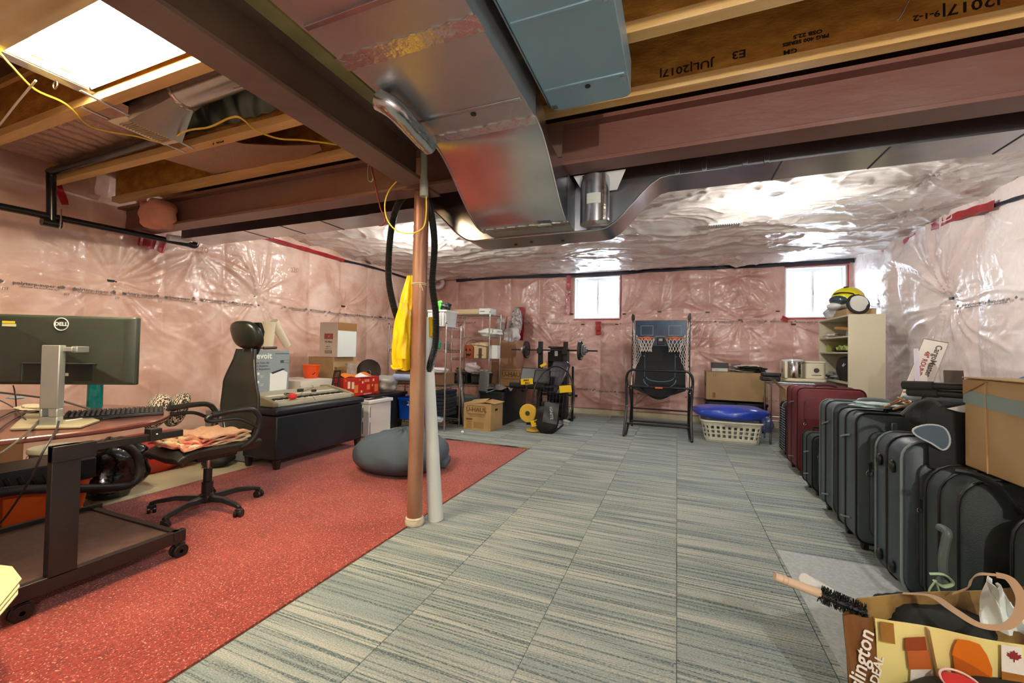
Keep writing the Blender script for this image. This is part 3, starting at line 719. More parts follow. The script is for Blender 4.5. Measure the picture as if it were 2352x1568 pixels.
# round elbow collar in front of the duct
t = T('round_collar', 'round galvanised collar with a pale label standing out from the duct behind the beam', 'duct', (-.42, 2.5, 1.96))
cx_, cy_ = -.46, 2.44
def col_z(a): return 0
P(t, 'drum', G().cyl((cx_, cy_, 1.90), (cx_, cy_, 2.175), .085, n=32), galv)
P(t, 'seam_tape', G().tube([(cx_+.062, cy_-.062, 1.90), (cx_+.066, cy_-.066, 2.05), (cx_+.06, cy_-.062, 2.175)], .012, 6), foil, ang=15)
P(t, 'label', G().sheet(lambda u, v: (cx_+.0865*math.cos(-PI*.62+u*.95), cy_+.0865*math.sin(-PI*.62+u*.95), 2.0+.06*v), 8, 2, .0006), mat('label_grey', '#c7cfc6', .6))
P(t, 'crumpled_foil_patch', G().ell((cx_+.04, cy_-.03, 1.90), (.06, .05, .012), 16, 6), foil, ang=10)
P(t, 'white_card', G().add([V((-.58, 2.40, 2.186)), V((-.28, 2.40, 2.186)), V((-.34, 2.50, 2.115)), V((-.54, 2.50, 2.115))], [(0, 1, 2, 3)]).add([V((-.58, 2.40, 2.189)), V((-.28, 2.40, 2.189)), V((-.34, 2.50, 2.118)), V((-.54, 2.50, 2.118))], [(0, 3, 2, 1)]), white_v, ang=0)
# ================================================================ left joist bays
zf = 2.47
t = T('light_fixture', 'blazing white twin tube shop light between the joists at upper left', 'light', (-2.3, 1.03, 2.5))
tube_m = mat('fluorescent_tube', '#ffecc8', .5, emit=1)
nd(tube_m)[2]['Emission Strength'].default_value = 90
pan = mat('reflector_white', '#f4f1e6', .35)
P(t, 'reflector', G().add([V((x, y, z)) for x in (-2.92, -1.66) for y, z in ((.86, 2.50), (.93, 2.60), (1.12, 2.60), (1.19, 2.50), (1.19, 2.507), (1.12, 2.612), (.93, 2.612), (.86, 2.507))], [(0, 1, 2, 3, 4, 5, 6, 7)[::-1], (8, 9, 10, 11, 12, 13, 14, 15)]+[(i, (i+1) % 8, 8+(i+1) % 8, 8+i) for i in range(8)]), pan)
for y in (.975, 1.075):
    P(t, 'tube', G().cyl((-2.86, y, 2.545), (-1.72, y, 2.545), .017, n=14), tube_m)
    for x in (-2.885, -1.70): P(t, 'socket', G().b(x-.012, x+.012, y-.02, y+.02, 2.52, 2.605), white_v)
P(t, 'end_bar', G().b(-3.0, -2.93, .80, 1.26, 2.495, 2.508), galv); P(t, 'end_cap', G().b(-2.93, -2.92, .87, 1.18, 2.50, 2.61), pan)
P(t, 'clip', G().torus((-2.94, 1.06, 2.45), .02, .003, ax=(0, 1, 0), n=14), st)
wh_w = mat('white_cord', '#f0eee6', .4)
S('yellow_cable', 'long pale yellow cable strung in a wave across the joists at upper left', 'cable', G().tube([atz(x, y, 2.44) for x, y in ((0, 122), (25, 150), (80, 205), (150, 238), (200, 285), (240, 300), (310, 312), (375, 326), (430, 300), (480, 292), (530, 270))]+[atz(x, y, 2.43) for x, y in ((555, 272), (590, 300), (640, 318), (700, 322), (775, 332))], .0055, 6), wy)
S('white_pull_cord', 'taut white cord slanting off the left end of the light', 'cord', G().tube([atz(82, 185, 2.44), atz(40, 235, 2.42), atz(-15, 305, 2.4)], .005, 6, smooth=False), wh_w)
# sheet metal panning in the nearest bay
t = T('panned_bay', 'golden lit ribbed sheet metal pan closing the nearest joist bay', 'duct', (-3.3, .55, 2.45))
rs = []
for i in range(41):
    y = .30+.55*i/40; z = 2.452-.010*(math.sin(i*.55))**2-.016*math.exp(-((i-8)/2.2)**2)-.016*math.exp(-((i-26)/2.2)**2)
    rs.append([V((XL+.15, y, z)), V((-1.64, y, z)), V((-1.64, y, z+.004)), V((XL+.15, y, z+.004))])
P(t, 'pan', G().loft(rs), mat('golden_reflection_sheet', '#c9bf98', .3, .95, c2='#b7ac86', vs=3), ang=40)  # warm tint in the metal colour stands in for golden reflections
# round duct in the second bay with boot and register
t = T('branch_duct', 'round branch duct with a triangular boot lying between two joists', 'duct', (-2.5, 1.48, 2.5))
P(t, 'pipe', G().tube([(-2.62, 1.47, 2.59), (-2.2, 1.47, 2.6), (-1.6, 1.47, 2.6)], .085, 20, smooth=False), galv, ang=50)
P(t, 'collar', G().torus((-2.63, 1.47, 2.59), .085, .012, ax=(1, 0, 0), n=28), foil)
P(t, 'boot', G().loft([[V((-2.63, 1.47+.08*math.cos(a*PI/8), 2.59+.08*math.sin(a*PI/8))) for a in range(16)], [V((-2.9+.07*(1 if 4 <= a < 12 else -1)*0-.04, 1.5+.14*max(-1, min(1, 1.4*math.cos(a*PI/8))), 2.475+.05*max(-1, min(1, 1.4*math.sin(a*PI/8))))) for a in range(16)]]), galv_m, ang=40)
P(t, 'hanger_strap', G().tube([(-2.1, 1.44, 2.50), (-2.08, 1.42, 2.47), (-2.11, 1.4, 2.455)], .004, 5), foil)
t = T('foil_insulation', 'shiny crinkled foil lining stapled along the joist bay beside the round duct', 'insulation', (-2.4, 1.35, 2.6))
def crn(xa, xb, ya, yb, za, zb, sd):
    def f(u, v):
        x = xa+(xb-xa)*u; y = ya+(yb-ya)*v; z = za+(zb-za)*v
        return (x, y+.006*math.sin(u*60+sd+v*3), z+.005*math.sin(u*37+v*9+sd)+.004*math.sin(u*90))
    return G().sheet(f, 80, 6, .003)
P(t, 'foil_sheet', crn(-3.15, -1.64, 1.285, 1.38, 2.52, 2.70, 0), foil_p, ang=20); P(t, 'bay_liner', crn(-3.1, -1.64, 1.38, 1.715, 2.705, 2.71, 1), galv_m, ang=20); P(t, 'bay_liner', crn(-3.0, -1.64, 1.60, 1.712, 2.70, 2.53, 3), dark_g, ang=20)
t = T('foil_board', 'pinkish foil faced board across the joist bays left of the register', 'insulation', (-3.5, 1.5, 2.6))
P(t, 'board', crn(-4.6, -3.05, 1.28, 1.72, 2.56, 2.56, 2), foil_p, ang=20)
S('foil_flap', 'drooping foil board with a curved cut hanging over the far joist bay', 'insulation', G().prism([(-3.45, 1.80), (-2.72, 1.80), (-2.70, 1.87), (-2.62, 1.94), (-2.46, 1.985), (-2.2, 2.03), (-2.25, 2.10), (-2.9, 2.24), (-3.45, 2.26)], lambda u, v, d: (u, v, 2.47+.10*(v-1.8)+.02*math.sin(u*9)+d), 0, .006), foil_p, ang=20)
t = T('floor_register', 'long cream louvred register held on two steel bars under the joists', 'vent', (-3.0, 1.5, 2.44))
RF = lambda x, y, z=2.44: atz(x, y, z)
cr_ = mat('register_cream', '#e6dcc4', .4)
c4 = [RF(247, 278), RF(287, 268), RF(418, 326), RF(378, 334)]
n_ = V((0, 0, .006)); P(t, 'plate', G().add(c4+[p+n_ for p in c4], [(0, 1, 2, 3), (7, 6, 5, 4), (0, 4, 5, 1), (1, 5, 6, 2), (2, 6, 7, 3), (3, 7, 4, 0)]), cr_, .001)
for i in range(15):
    s = .14+.72*i/14; a = c4[0].lerp(c4[3], s).lerp(c4[1].lerp(c4[2], s), .2); b = c4[0].lerp(c4[3], s).lerp(c4[1].lerp(c4[2], s), .8)
    P(t, 'louvre', G().bar(a-n_*.6, b-n_*.6, .004, .006), mat('louvre_shadow', '#a89c84', .5), ang=0)
for a, b in (((185, 208), (445, 342)), ((185, 245), (425, 350))): P(t, 'bar', G().bar(RF(*a, 2.45), RF(*b, 2.45), .016, .006), galv_m)
# black drain pipe along the left wall
abs_ = mat('black_drain', '#16181a', .25, spec=.6)
PXl = -4.62
t = T('drain_pipe', 'black plastic drain pipe running along the left wall with a branch up to the joists', 'pipe', (PXl, 1.7, 2.1))
Q = lambda x, y: atx(x, y, PXl)
a, b, c = atx(-20, 488, PXl), Q(118, 512), Q(438, 562)
P(t, 'run', G().cyl(a-V((0, 1.6, -.02)), c, .027, n=18), abs_)
P(t, 'elbow', G().tube([c, c+V((0, .035, .0)), c+V((0, .05, .03)), c+V((0, .05, .075))], .03, 14), abs_, ang=60)
P(t, 'tee', G().cyl(b-V((0, .055, 0)), b+V((0, .055, 0)), .034, n=18), abs_, .002)
u_ = Q(118, 400); P(t, 'riser', G().tube([b, b.lerp(u_, .7), u_, u_+V((.06, 0, .02)), atz(250, 355, 2.5), atz(420, 300, 2.5)], .03, 14, k=6), abs_, ang=60)
P(t, 'strap', G().tube([b+V((.03, .04, .12)), b+V((.035, .04, .04)), b+V((.035, .035, -.04))], .005, 5), foil)
S('pink_batt_stuffing', 'lump of pink insulation stuffed at the wall end of the red beam', 'insulation', G().ell(tuple(aty(365, 492, 2.17)), (.16, .1, .12), 18, 12, fn=lambda q: q*(1+.14*math.sin(q.x*40+q.z*31)*math.cos(q.z*37)), p=.7), mat('pink_wool', '#d79b83', .9, bump=.6, bs=20, c2='#c78a74'), ang=60)
t = T('white_vent_pipe', 'short white pipe stub beside the black drain elbow', 'pipe', tuple(Q(400, 548)))
P(t, 'pipe', G().cyl(Q(378, 546)+V((.05, 0, 0)), Q(425, 552)+V((.05, 0, 0)), .03, n=16), white_v)
# bare bulbs on the far ceiling
def bulb(p, name_label, s=1.0, watt=1500):
    t = T('ceiling_bulb', name_label, 'light', (p.x, p.y, p.z), group='bare ceiling bulbs')
    P(t, 'lampholder', G().lathe([(.052, .045), (.055, .03), (.045, .01), (.026, 0), (.024, -.03)], (p.x, p.y, p.z), 20), white_v)
    bm_ = mat('bulb_glow_%d' % watt, '#fffaf0', .5, emit=1); nd(bm_)[2]['Emission Strength'].default_value = watt
    P(t, 'bulb', G().ell((p.x, p.y, p.z-.075), (.03, .03, .042), 16, 10), bm_, ang=80)
p = atz(1785, 482, 2.46); bulb(V((p.x, p.y, 2.50)), 'bare glowing bulb on the right of the far ceiling', watt=620)
p = atz(940, 560, 2.46); bulb(V((p.x-.0, p.y+.2, 2.49)), 'bare glowing bulb mostly hidden behind the post', watt=540)
bulb(V((1.2, -.9, 2.40)), 'added fill bulb behind the camera on the right, out of view', watt=1500)  # added lamp out of view, put in to brighten the foreground
S('ceiling_coil', 'small white round coil fitting under the far ceiling edge by the post', 'fitting', G().torus(tuple(aty(1006, 650, 7.5)), .10, .045, ax=(.3, -1, .2), n=20), mat('fitting_white', '#cfb8b4', .4))
S('grey_strap', 'stray grey strap end hanging at the upper right joist', 'strap', G().tube([aty(2090, -5, 2.1), aty(2075, 25, 2.1), aty(2062, 46, 2.1)], .008, 6, flat=.4), gp)
# silver tape along the far carpet edge, red carpet, offcut
rc = S('red_carpet', 'large red flecked carpet laid on the left half of the floor', 'carpet', G().sheet(lambda u, v: (-3.72+(.03*math.sin(v*21))*0+(u)*(3.72-1.603)-.0*v, YF+(4.56-YF)*v, .006+.0015*math.sin(u*30)*0), 30, 60, .008), redc, ang=0)
def tp(u, v): return (-3.3+1.72*u, 4.555+.055*v+.012*math.sin(u*5), .0075+.003*abs(math.sin(u*47)))
S('silver_tape', 'crinkled silver tape strip sealing the far edge of the red carpet', 'tape', G().sheet(tp, 80, 2, .002), foil, ang=20)
mt = mat('offcut_grey', '#c2c9cb', .95, c2='#aeb7ba', vs=60, bump=.4, bs=160)
oc = G().prism([(.555, 2.87), (1.02, 2.86), (1.5, 2.84), (1.5, 1.2), (.62, 1.2), (.57, 1.95)], XY, .0005, .006); S('carpet_offcut', 'pale grey flecked carpet offcut lying under the suitcases', 'carpet', oc, mt, ang=0)
S('white_ball', 'tiny white ball on the floor in front of the moving box', 'ball', G().ell(tuple(atz(1062, 992, .02)), (.02, .02, .02), 16, 10), white_v)
# ================================================================ desk corner
walnut = mat('desk_walnut', '#6e3f33', .3, c2='#5a3129', vs=2, coat=.3, stretch=(1, 4, 1)); dkmet = mat('desk_frame_metal', '#1e1a18', .4, bump=.05)
shelfm = mat('desk_shelf', '#6b5248', .45, c2='#5f483f', vs=20)
t = T('computer_desk', 'dark wooden rolling computer desk with a curved top under the monitor', 'desk', (-3.0, 1.1, 0))
out = catmull([(-2.72, .30, 0), (-2.63, .6, 0), (-2.555, .92, 0), (-2.525, 1.12, 0), (-2.555, 1.31, 0), (-2.67, 1.46, 0), (-2.88, 1.58, 0), (-3.2, 1.62, 0), (-3.55, 1.52, 0), (-3.7, 1.2, 0), (-3.72, .7, 0), (-3.6, .3, 0), (-3.2, .22, 0)], 5, True)
P(t, 'desktop', G().prism([(p.x, p.y) for p in out], XY, .716, .742), walnut, .008)
P(t, 'lower_shelf', G().b(-3.27, -2.50, .84, 1.40, .128, .142), shelfm, .002)
g = G().b(-2.50, -2.465, .80, 1.46, .085, .15).b(-3.30, -3.27, .84, 1.46, .10, .165).b(-3.3, -2.46, 1.40, 1.432, .10, .15).b(-3.3, -2.46, .80, .84, .085, .15); P(t, 'base_frame', g, dkmet, .003)
P(t, 'leg', G().b(-2.505, -2.465, .925, 1.02, .14, .70), dkmet, .003); P(t, 'leg', G().b(-3.35, -3.31, .925, 1.02, .14, .70), dkmet, .003)
P(t, 'top_rail', G().b(-2.50, -2.465, .93, 1.43, .655, .69).b(-2.50, -2.46, .925, 1.07, .63, .70), dkmet, .003)
P(t, 'bracket', G().b(-2.512, -2.455, 1.275, 1.325, .655, .716), dkmet, .002)
P(t, 'bracket_screw', G().cyl((-2.454, 1.3, .69), (-2.451, 1.3, .69), .004, n=8), white_v)
def caster(t, x, y, r, m=black_m, w_=.05, top=.1):
    g = G().cyl((x-w_/2, y, r), (x-w_*.12, y, r), r, n=20).cyl((x+w_*.12, y, r), (x+w_/2, y, r), r, n=20).cyl((x-w_/2, y, r), (x+w_/2, y, r), r*.35, n=10); c = P(t, 'caster', g, m, .003)
    P(c, 'caster_stem', G().cyl((x, y, r), (x, y, top), .007, n=8).box((x, y-.0, r*1.7), (w_*.7, r*1.3, r*.7)), m, .002)
for x, y in ((-2.49, 1.44), (-2.50, .86), (-3.27, 1.44), (-3.27, .86)): caster(t, x, y, .036, top=.1)
P(t, 'knee_panel', G().b(-3.32, -3.30, .4, .92, .15, .7), shelfm, .002)
# monitor
A = EYE+ray(317, 729)*2.17; B_ = EYE+ray(317, 883.5)*2.17; C_ = EYE+ray(-32, 727)*2.07
xd = V((A.x-C_.x, A.y-C_.y, 0)); wid = xd.length; xd.normalize(); hgt = A.z-B_.z
o_ = V((C_.x, C_.y, B_.z)); zd = V((0, 0, 1)); nd_ = xd.cross(zd)   # toward the camera
Fm = frame(o_+xd*wid/2, xd, zd)       # local: x right, y up, z toward camera
t = T('computer_monitor', 'wide black monitor seen from behind on a silver stand', 'monitor', tuple(o_+xd*wid/2))
mon = mat('monitor_back', '#33392f', .42, c2='#2b302a', vs=2)
g = G(Fm); prf = [(-.012, 0), (-.010, .0), (0, .0), (.003, .0)]
g.prism(rrect(wid, hgt, .006, cy=hgt/2), XY, -.022, .0); g.loft([[V((x, y, z)) for x, y in rrect(wid*k-.004, hgt*(.995-.5*(1-k)), .012, cy=hgt/2)] for k, z in ((1, .0), (.97, .008), (.86, .016))]); P(t, 'back_cover', g, mon, .002)
P(t, 'screen', G(Fm).prism(rrect(wid-.02, hgt-.03, .004, cy=hgt/2), XY, -.0235, -.022), mat('screen_off', '#0a0a0c', .1))
pw, ph = .30, .085
P(t, 'port_recess', G(Fm).b(-pw/2-.0, pw/2, .02, .02+ph, .016, .0166), mat('recess_black', '#161815', .5), ang=0)
P(t, 'port_ledge', G(Fm).b(-pw/2-.005, pw/2+.02, .02+ph, .026+ph, .014, .028).b(-pw/2-.012, -pw/2-.005, .015, .026+ph, .014, .02), mon, .002)
for x in (-.012, .03): P(t, 'label', G(Fm).b(x, x+.014, .045, .06, .0166, .0172), mat('mlabel', '#b9c0b8', .6), ang=0)
P(t, 'kensington_slot', G(Fm).cyl((-.28, .06, .0165), (-.28, .06, .018), .006, n=12), black_m)
lw = mat('logo_white', '#e6eae4', .4)
lx = (144-142)/951*2.0
P(t, 'logo_ring', G(Fm).torus((lx, hgt-.045, .0175), .031, .0022, n=32, k=6), lw)
k_ = INV[t.name]
me = text_mesh('DELL', .026, bold=.001).copy(); me.materials.clear(); me.materials.append(lw); me.transform(Fm @ M.Translation((lx, hgt-.045, .018))); me.transform(k_); link('logo_lettering', me, lw, t)
P(t, 'sticker', G(Fm).b(-wid/2+.085, -wid/2+.14, hgt-.047, hgt-.035, .0163, .017), mat('sticker_yellow', '#e8d02c', .5), ang=0, label='yellow sticker'); P(t, 'paper_label', G(Fm).b(-wid/2+.085, -wid/2+.145, hgt-.062, hgt-.049, .0163, .017), mat('sticker_cream', '#d8d7a2', .6), ang=0)
silv = mat('stand_silver', '#b9bdb6', .35, .6, c2='#a9ada6', vs=3)
b0 = atz(117, 978, .745); fx = xd; fy = V((-xd.y, xd.x, 0))
hh = aty(111, 792, b0.y).z-.745
Fs = frame(b0, fx, zd)
pst = P(t, 'stand_post', G(Fs).b(-.038, .038, 0, .045, -.018, .018).b(-.038, -.026, .045, .085, -.018, .018).b(.0, .038, .045, .085, -.018, .018).b(-.038, .038, .085, hh, -.018, .018), silv, .004)
P(t, 'stand_neck', G(Fs).b(.03, .075, hh-.03, hh-.008, -.03, .0).b(.055, .082, hh-.035, hh-.004, -.09, -.02), silv, .003)
c4 = [atz(x, y, .745) for x, y in ((22, 988), (185, 983), (229, 968), (190, 955), (60, 952))]
P(t, 'stand_foot', G().add(c4+[p+V((0, 0, .008)) for p in c4], [(0, 1, 2, 3, 4), (9, 8, 7, 6, 5)]+[(i, 5+i, 5+(i+1) % 5, (i+1) % 5) for i in range(5)]), mat('foot_pale', '#b4ad8e', .4, .3), .001)
# cables
cab = mat('cable_black', '#20201e', .45); cabg = mat('cable_grey', '#4d4a44', .45)
def cable(label, pts, r=.0035, m=cab, z=.75, group=None):
    S('computer_cable', label, 'cable', G().tube([atz(x, y, (q[0] if q else z)) if not (q and q[0] < 0) else aty(x, y, -q[0]) for x, y, *q in pts], r, 6), m, group='loose computer cables on the desk')
cable('black cable dropping in front of the monitor stand and down past the desk', [(150, 852, .93), (142, 890, .90), (132, 925, .80), (137, 950, .77), (130, 985, .76), (100, 1035, .70), (75, 1090, .6), (45, 1140, .48), (10, 1190, .36), (-20, 1220, .3)], .0042)
cable('grey brown cable running down left from the notch in the monitor stand', [(112, 942, .78), (90, 965, .765), (55, 1000, .758), (10, 1035, .72), (-15, 1050, .7)], .0042, cabg)
cable('thin black cable lying loose left of the monitor stand', [(-10, 965), (30, 945), (70, 942), (92, 945)], .003)
cable('thin cable arching across the left edge of the desktop', [(-12, 996), (20, 970), (60, 950), (105, 944)], .003)
cable('short black cable sticking up behind the desk under the monitor', [(37, 935, .76), (36, 915, .82), (33, 895, .87), (30, 885, .9)], .003)
cable('flat cable bundle crossing left to right under the monitor', [(-10, 900, .83), (60, 908, .81), (130, 918, .79), (190, 934, .765), (206, 940, .76), (200, 950, .755), (185, 948, .755)], .006, cabg)
cable('black cable curling behind the monitor foot', [(140, 957), (180, 960), (235, 962), (275, 957)], .0028)
cable('second thin cable behind the monitor foot', [(150, 950), (190, 946), (220, 955), (240, 962)], .0025)
cable('cable pair resting on the desktop at far left', [(-10, 915, .78), (25, 932, .76), (50, 955, .755), (60, 965, .752)], .0035)
p = [atz(x, y, .752) for x, y in ((150, 967), (188, 961))]
S('white_pen', 'white pen lying on the desk behind the monitor foot', 'pen', G().cyl(p[0], p[1], .004, n=10).cyl(p[1], p[1]+(p[1]-p[0])*.5, .0022, n=8), white_v)
# crumpled white paper and tissue on desk
def crumple(c, r, seed, n=22, m=14, amp=.35):
    R_ = random.Random(seed); ph = [R_.uniform(0, 6) for _ in range(6)]
    def f(q):
        k = 1+amp*(math.sin(q.x/r[0]*5+ph[0])*math.sin(q.y/r[1]*4+ph[1])*.6+math.sin(q.z/r[2]*6+ph[2]+q.x/r[0]*3)*.4)
        return q*k
    return G().ell(c, r, n, m, f)
c = atz(80, 938, .765); S('crumpled_paper', 'pale crumpled paper heap behind the monitor stand', 'paper', crumple((c.x-.02, c.y, .752+.018), (.10, .06, .018), 3), mat('paper_cream', '#cfc6a6', .8, bump=.5, bs=40), ang=20)
c = atz(58, 912, .77); S('blue_tissue', 'light blue paper piece beside the monitor stand', 'paper', crumple((c.x-.12, c.y, .76), (.05, .04, .008), 5), mat('paper_blue', '#a9c3cf', .8), ang=20)
# keyboard
k4 = [atz(x, y, .745) for x, y in ((203, 940), (282, 963), (374, 948), (300, 926))]
kx = (k4[1]-k4[0]); ky = (k4[3]-k4[0])
kc = atz(288, 948, .745)
Fk = M.Translation(kc) @ M.Rotation(math.atan2((k4[2]-k4[1]).y, (k4[2]-k4[1]).x)+math.radians(0), 4, 'Z')
ang_ = math.atan2((k4[0]-k4[1]).y, (k4[0]-k4[1]).x)
t = T('keyboard', 'black mechanical keyboard on the right of the desktop', 'keyboard', (-2.88, 1.33, .743), math.radians(62), w=False)
P(t, 'case', G().add([V((x, y, z)) for x in (-.20, .20) for y, z in ((-.075, 0), (.075, 0), (.075, .032), (-.075, .016))], [(0, 1, 2, 3), (7, 6, 5, 4), (0, 4, 5, 1), (1, 5, 6, 2), (2, 6, 7, 3), (3, 7, 4, 0)]), black_m, .003)
km = mat('keycap', '#2a2926', .5)
kc_ = mesh_of('key', G().loft([[V((x, y, z)) for x, y in rrect(s_, s_, .002, 1)] for s_, z in ((.0155, 0), (.012, .009))]), 30); kc_.materials.append(km)
for r_ in range(5):
    for c_ in range(20):
        o = bpy.data.objects.new('key', kc_); col.objects.link(o); o.parent = t; y_ = -.052+r_*.026; o.location = (-.186+c_*.0196, y_, .0165+(y_+.075)*.107)
t = T('teal_bottle', 'clear teal plastic bottle standing behind the keyboard under the monitor', 'bottle', (0, 0, .743), w=False)
c = atz(229, 926, .743); t.location = (c.x+.22*1, c.y-.12, .743)
tealm = mat('teal_clear', '#0f8f92', .08, trans=.75, c2='#0b7d84', vs=5); P(t, 'body', G().lathe([(.034, 0), (.037, .01), (.037, .15), (.033, .16), (.034, .17), (.034, .20), (.028, .21)], n=28), tealm)
P(t, 'cap', G().lathe([(.029, .21), (.029, .235), (.01, .24)], n=20), black_m)
# ================================================================ things under the desk, on the concrete
bk = mat('bucket_white', '#c9cbb0', .45)
t = T('white_bucket', 'white lidded pail under the desk beside the black bag', 'bucket', (-4.35, 1.66, 0), w=False)
P(t, 'pail', G().lathe([(.12, 0), (.125, .01), (.145, .33), (.15, .335)], n=28), bk); P(t, 'lid', G().lathe([(.153, .325), (.157, .33), (.157, .35), (.15, .36), (.13, .355)], n=28), mat('bucket_lid', '#d5d8c0', .4))
P(t, 'handle', G().torus((0, 0, .28), .155, .003, ax=(.25, 0, 1), n=24, k=6), st)
S('red_warning_card', 'red diamond card leaning on the pail', 'card', G(frame((-4.02, 1.66, .20), (.35, .9, 0), (0, 0, 1))).prism([(-.10, 0), (0, .09), (.10, .07), (.10, -.08), (0, -.13)], XY, 0, .004), mat('card_red', '#a83a2c', .5))
def lump(c, r, seed, amp, p=.8, n=40, m=26, fr=(4, 5, 6)):
    R_ = random.Random(seed); ph = [R_.uniform(0, 6) for _ in range(9)]
    def f(q):
        x, y, z = q.x/r[0], q.y/r[1], q.z/r[2]
        k = 1+amp*(math.sin(x*fr[0]+ph[0]+math.sin(z*3+ph[3]))*math.sin(y*fr[1]+ph[1])+.6*math.sin(z*fr[2]+ph[2]+x*2.1)+.4*abs(math.sin(x*9+y*7+z*5+ph[4])))
        return V((q.x*k, q.y*k, q.z*(1+(k-1)*.6) if q.z > -r[2]*.9 else -r[2]))
    return G().ell(c, r, n, m, f, p)
S('black_rubbish_bag', 'shiny crumpled black rubbish bag under the desk', 'bag', lump((-3.93, 1.80, .21), (.15, .19, .21), 4, .12), mat('bin_bag', '#0c0d0e', .16, bump=1.0, bs=9, spec=.9), ang=30)
S('red_sports_bag', 'large red nylon bag lying by the left wall behind the chair', 'bag', lump((-4.42, 2.28, .17), (.20, .46, .17), 6, .06), mat('bag_red', '#bf2018', .45, c2='#98150f', vs=4, bump=.4, bs=8), ang=50)
write(bpy.data.objects['red_sports_bag'], 'HOLZEM', .075, mat('letter_white', '#f2ece2', .5), (-4.19, 2.52, .13), (-.05, 1, 0), (0, 0, 1), bold=.002, name='lettering')
S('black_duffel_bag', 'flat black bag lying behind the chair next to the ottoman', 'bag', lump((-4.06, 2.66, .07), (.13, .13, .07), 8, .06), mat('bag_black', '#1b1d1f', .7, bump=.3, bs=20), ang=50)
hp = [(-15, 1132), (60, 1124), (150, 1122), (215, 1121), (262, 1119), (300, 1112), (320, 1090), (318, 1055), (300, 1030), (270, 1018), (245, 1010)]
S('canister_hose', 'thick black corrugated hose curling out from under the desk', 'hose', corr([atx(x, y, -3.62+.0*i) for i, (x, y) in enumerate(hp)], .027, m=hose_m, amp=.07), mat('hose_grey', '#2a2725', .45), ang=80)
t = T('black_crate', 'black slotted plastic crate on the orange tub at the left edge', 'crate', (-3.7, 1.2, 0))
p0 = atx(15, 1085, -3.75); p1 = atx(98, 1100, -3.75)
P(t, 'crate_body', G().b(-4.05, -3.72, .95, 1.62, .22, .36), mat('crate_black', '#1b2523', .5), .01)
for i in range(9): P(t, 'slot', G().box((-3.717, 1.10+i*.055, .30-.004*i), (.006, .022, .07), (.35, 0, 0)), black_m, .004)
S('orange_tub', 'orange tub under the black crate at the left edge', 'tub', G().loft([[V((x, y, z)) for x, y in rrect(.30*k, .62*k, .05, 4, -3.88, 1.30)] for k, z in ((.86, 0), (.9, .01), (1, .20), (1.03, .205), (1.03, .218))]), mat('tub_orange', '#c9561c', .4))
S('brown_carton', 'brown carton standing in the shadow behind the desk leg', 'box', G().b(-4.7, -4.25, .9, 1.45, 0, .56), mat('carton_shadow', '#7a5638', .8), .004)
t = T('paper_carton', 'small carton at the left picture edge holding cream folders', 'box', (-2.15, .42, 0), w=False)
P(t, 'carton', G().b(-.15, .12, -.2, .18, 0, .26), mat('cardboard', '#b2956e', .8, c2='#a68a62', vs=6, bump=.1, bs=60))
fm = mat('folder_cream', '#e6dfae', .7)
for i in range(3):
    a = [atz(-60, 1290+i*12, .30), atz(28+i*7, 1300+i*9, .30), atz(50-i*4, 1328+i*12, .30), atz(-10, 1400+i*6, .30), atz(-60, 1440, .30)]
    S('cream_folder', ['topmost cream folder sticking in at the lower left edge', 'middle cream folder sticking in at the lower left edge', 'bottom cream folder sticking in at the lower left edge'][i], 'folder', G().add([p+V((0, 0, -.008*i)) for p in a]+[p+V((0, 0, -.008*i-.003)) for p in a], [(0, 1, 2, 3, 4), (9, 8, 7, 6, 5)]+[(k, 5+k, 5+(k+1) % 5, (k+1) % 5) for k in range(5)]), fm, ang=0, group='cream folders at the left edge')
# ================================================================ office chair (local: faces -y)
blk = mat('chair_mesh_black', '#20231f', .5, bump=.25, bs=220); plas = mat('chair_plastic', '#1a1c1c', .34); lea = mat('headrest_leather', '#1c211d', .32, bump=.1, bs=80)
t = T('office_chair', 'black high-back office chair with headrest, seen side on', 'chair', (-3.03, 1.92, 0), math.radians(-4), w=False)
def seat(u, v):
    y = -.29+.52*v; x = (u-.5)*(.48-.06*(1-v)); e = min(u, 1-u)*2
    return x, y, .475+.018*(1-min(1, e*3))**2*-1-.05*max(0, .22-v)*4*max(0, .22-v)*5+.012*abs(u-.5)*2
g = G().sheet(seat, 16, 20, .065); P(t, 'seat', g, blk, .01, ang=50)
P(t, 'mechanism', G().box((0, .02, .385), (.16, .26, .05)).box((-.05, -.1, .37), (.05, .1, .05)), plas, .008)
P(t, 'gas_lift', G().cyl((0, 0, .26), (0, 0, .38), .014, n=16), mat('chrome', '#c8c8c8', .15, 1.0)); P(t, 'lift_cover', G().cyl((0, 0, .10), (0, 0, .20), .034, n=20).cyl((0, 0, .20), (0, 0, .29), .026, n=20), plas, .003)
P(t, 'hub', G().lathe([(.03, .055), (.05, .06), (.052, .10), (.036, .12)], n=20), plas)
for i in range(5):
    a = math.radians(4+72*i); c, s = math.cos(a), math.sin(a)
    P(t, 'base_leg', G().loft([[V((c*r-s*w_*k, s*r+c*w_*k, z+h*q)) for k, q in ((-1, -1), (1, -1), (.7, 1), (-.7, 1))] for r, w_, z, h in ((.03, .028, .085, .018), (.18, .022, .095, .014), (.30, .016, .078, .012), (.335, .014, .068, .010))]), plas, .004)
    x, y = .325*c, .325*s
    g = G(M.Translation((x, y, 0)) @ M.Rotation(a+.5, 4, 'Z')).cyl((-.024, 0, .028), (-.006, 0, .028), .028, n=18).cyl((.006, 0, .028), (.024, 0, .028), .028, n=18).box((0, 0, .046), (.03, .04, .03)).cyl((0, 0, .05), (0, 0, .072), .007, n=8)
    P(t, 'caster', g, plas, .003)
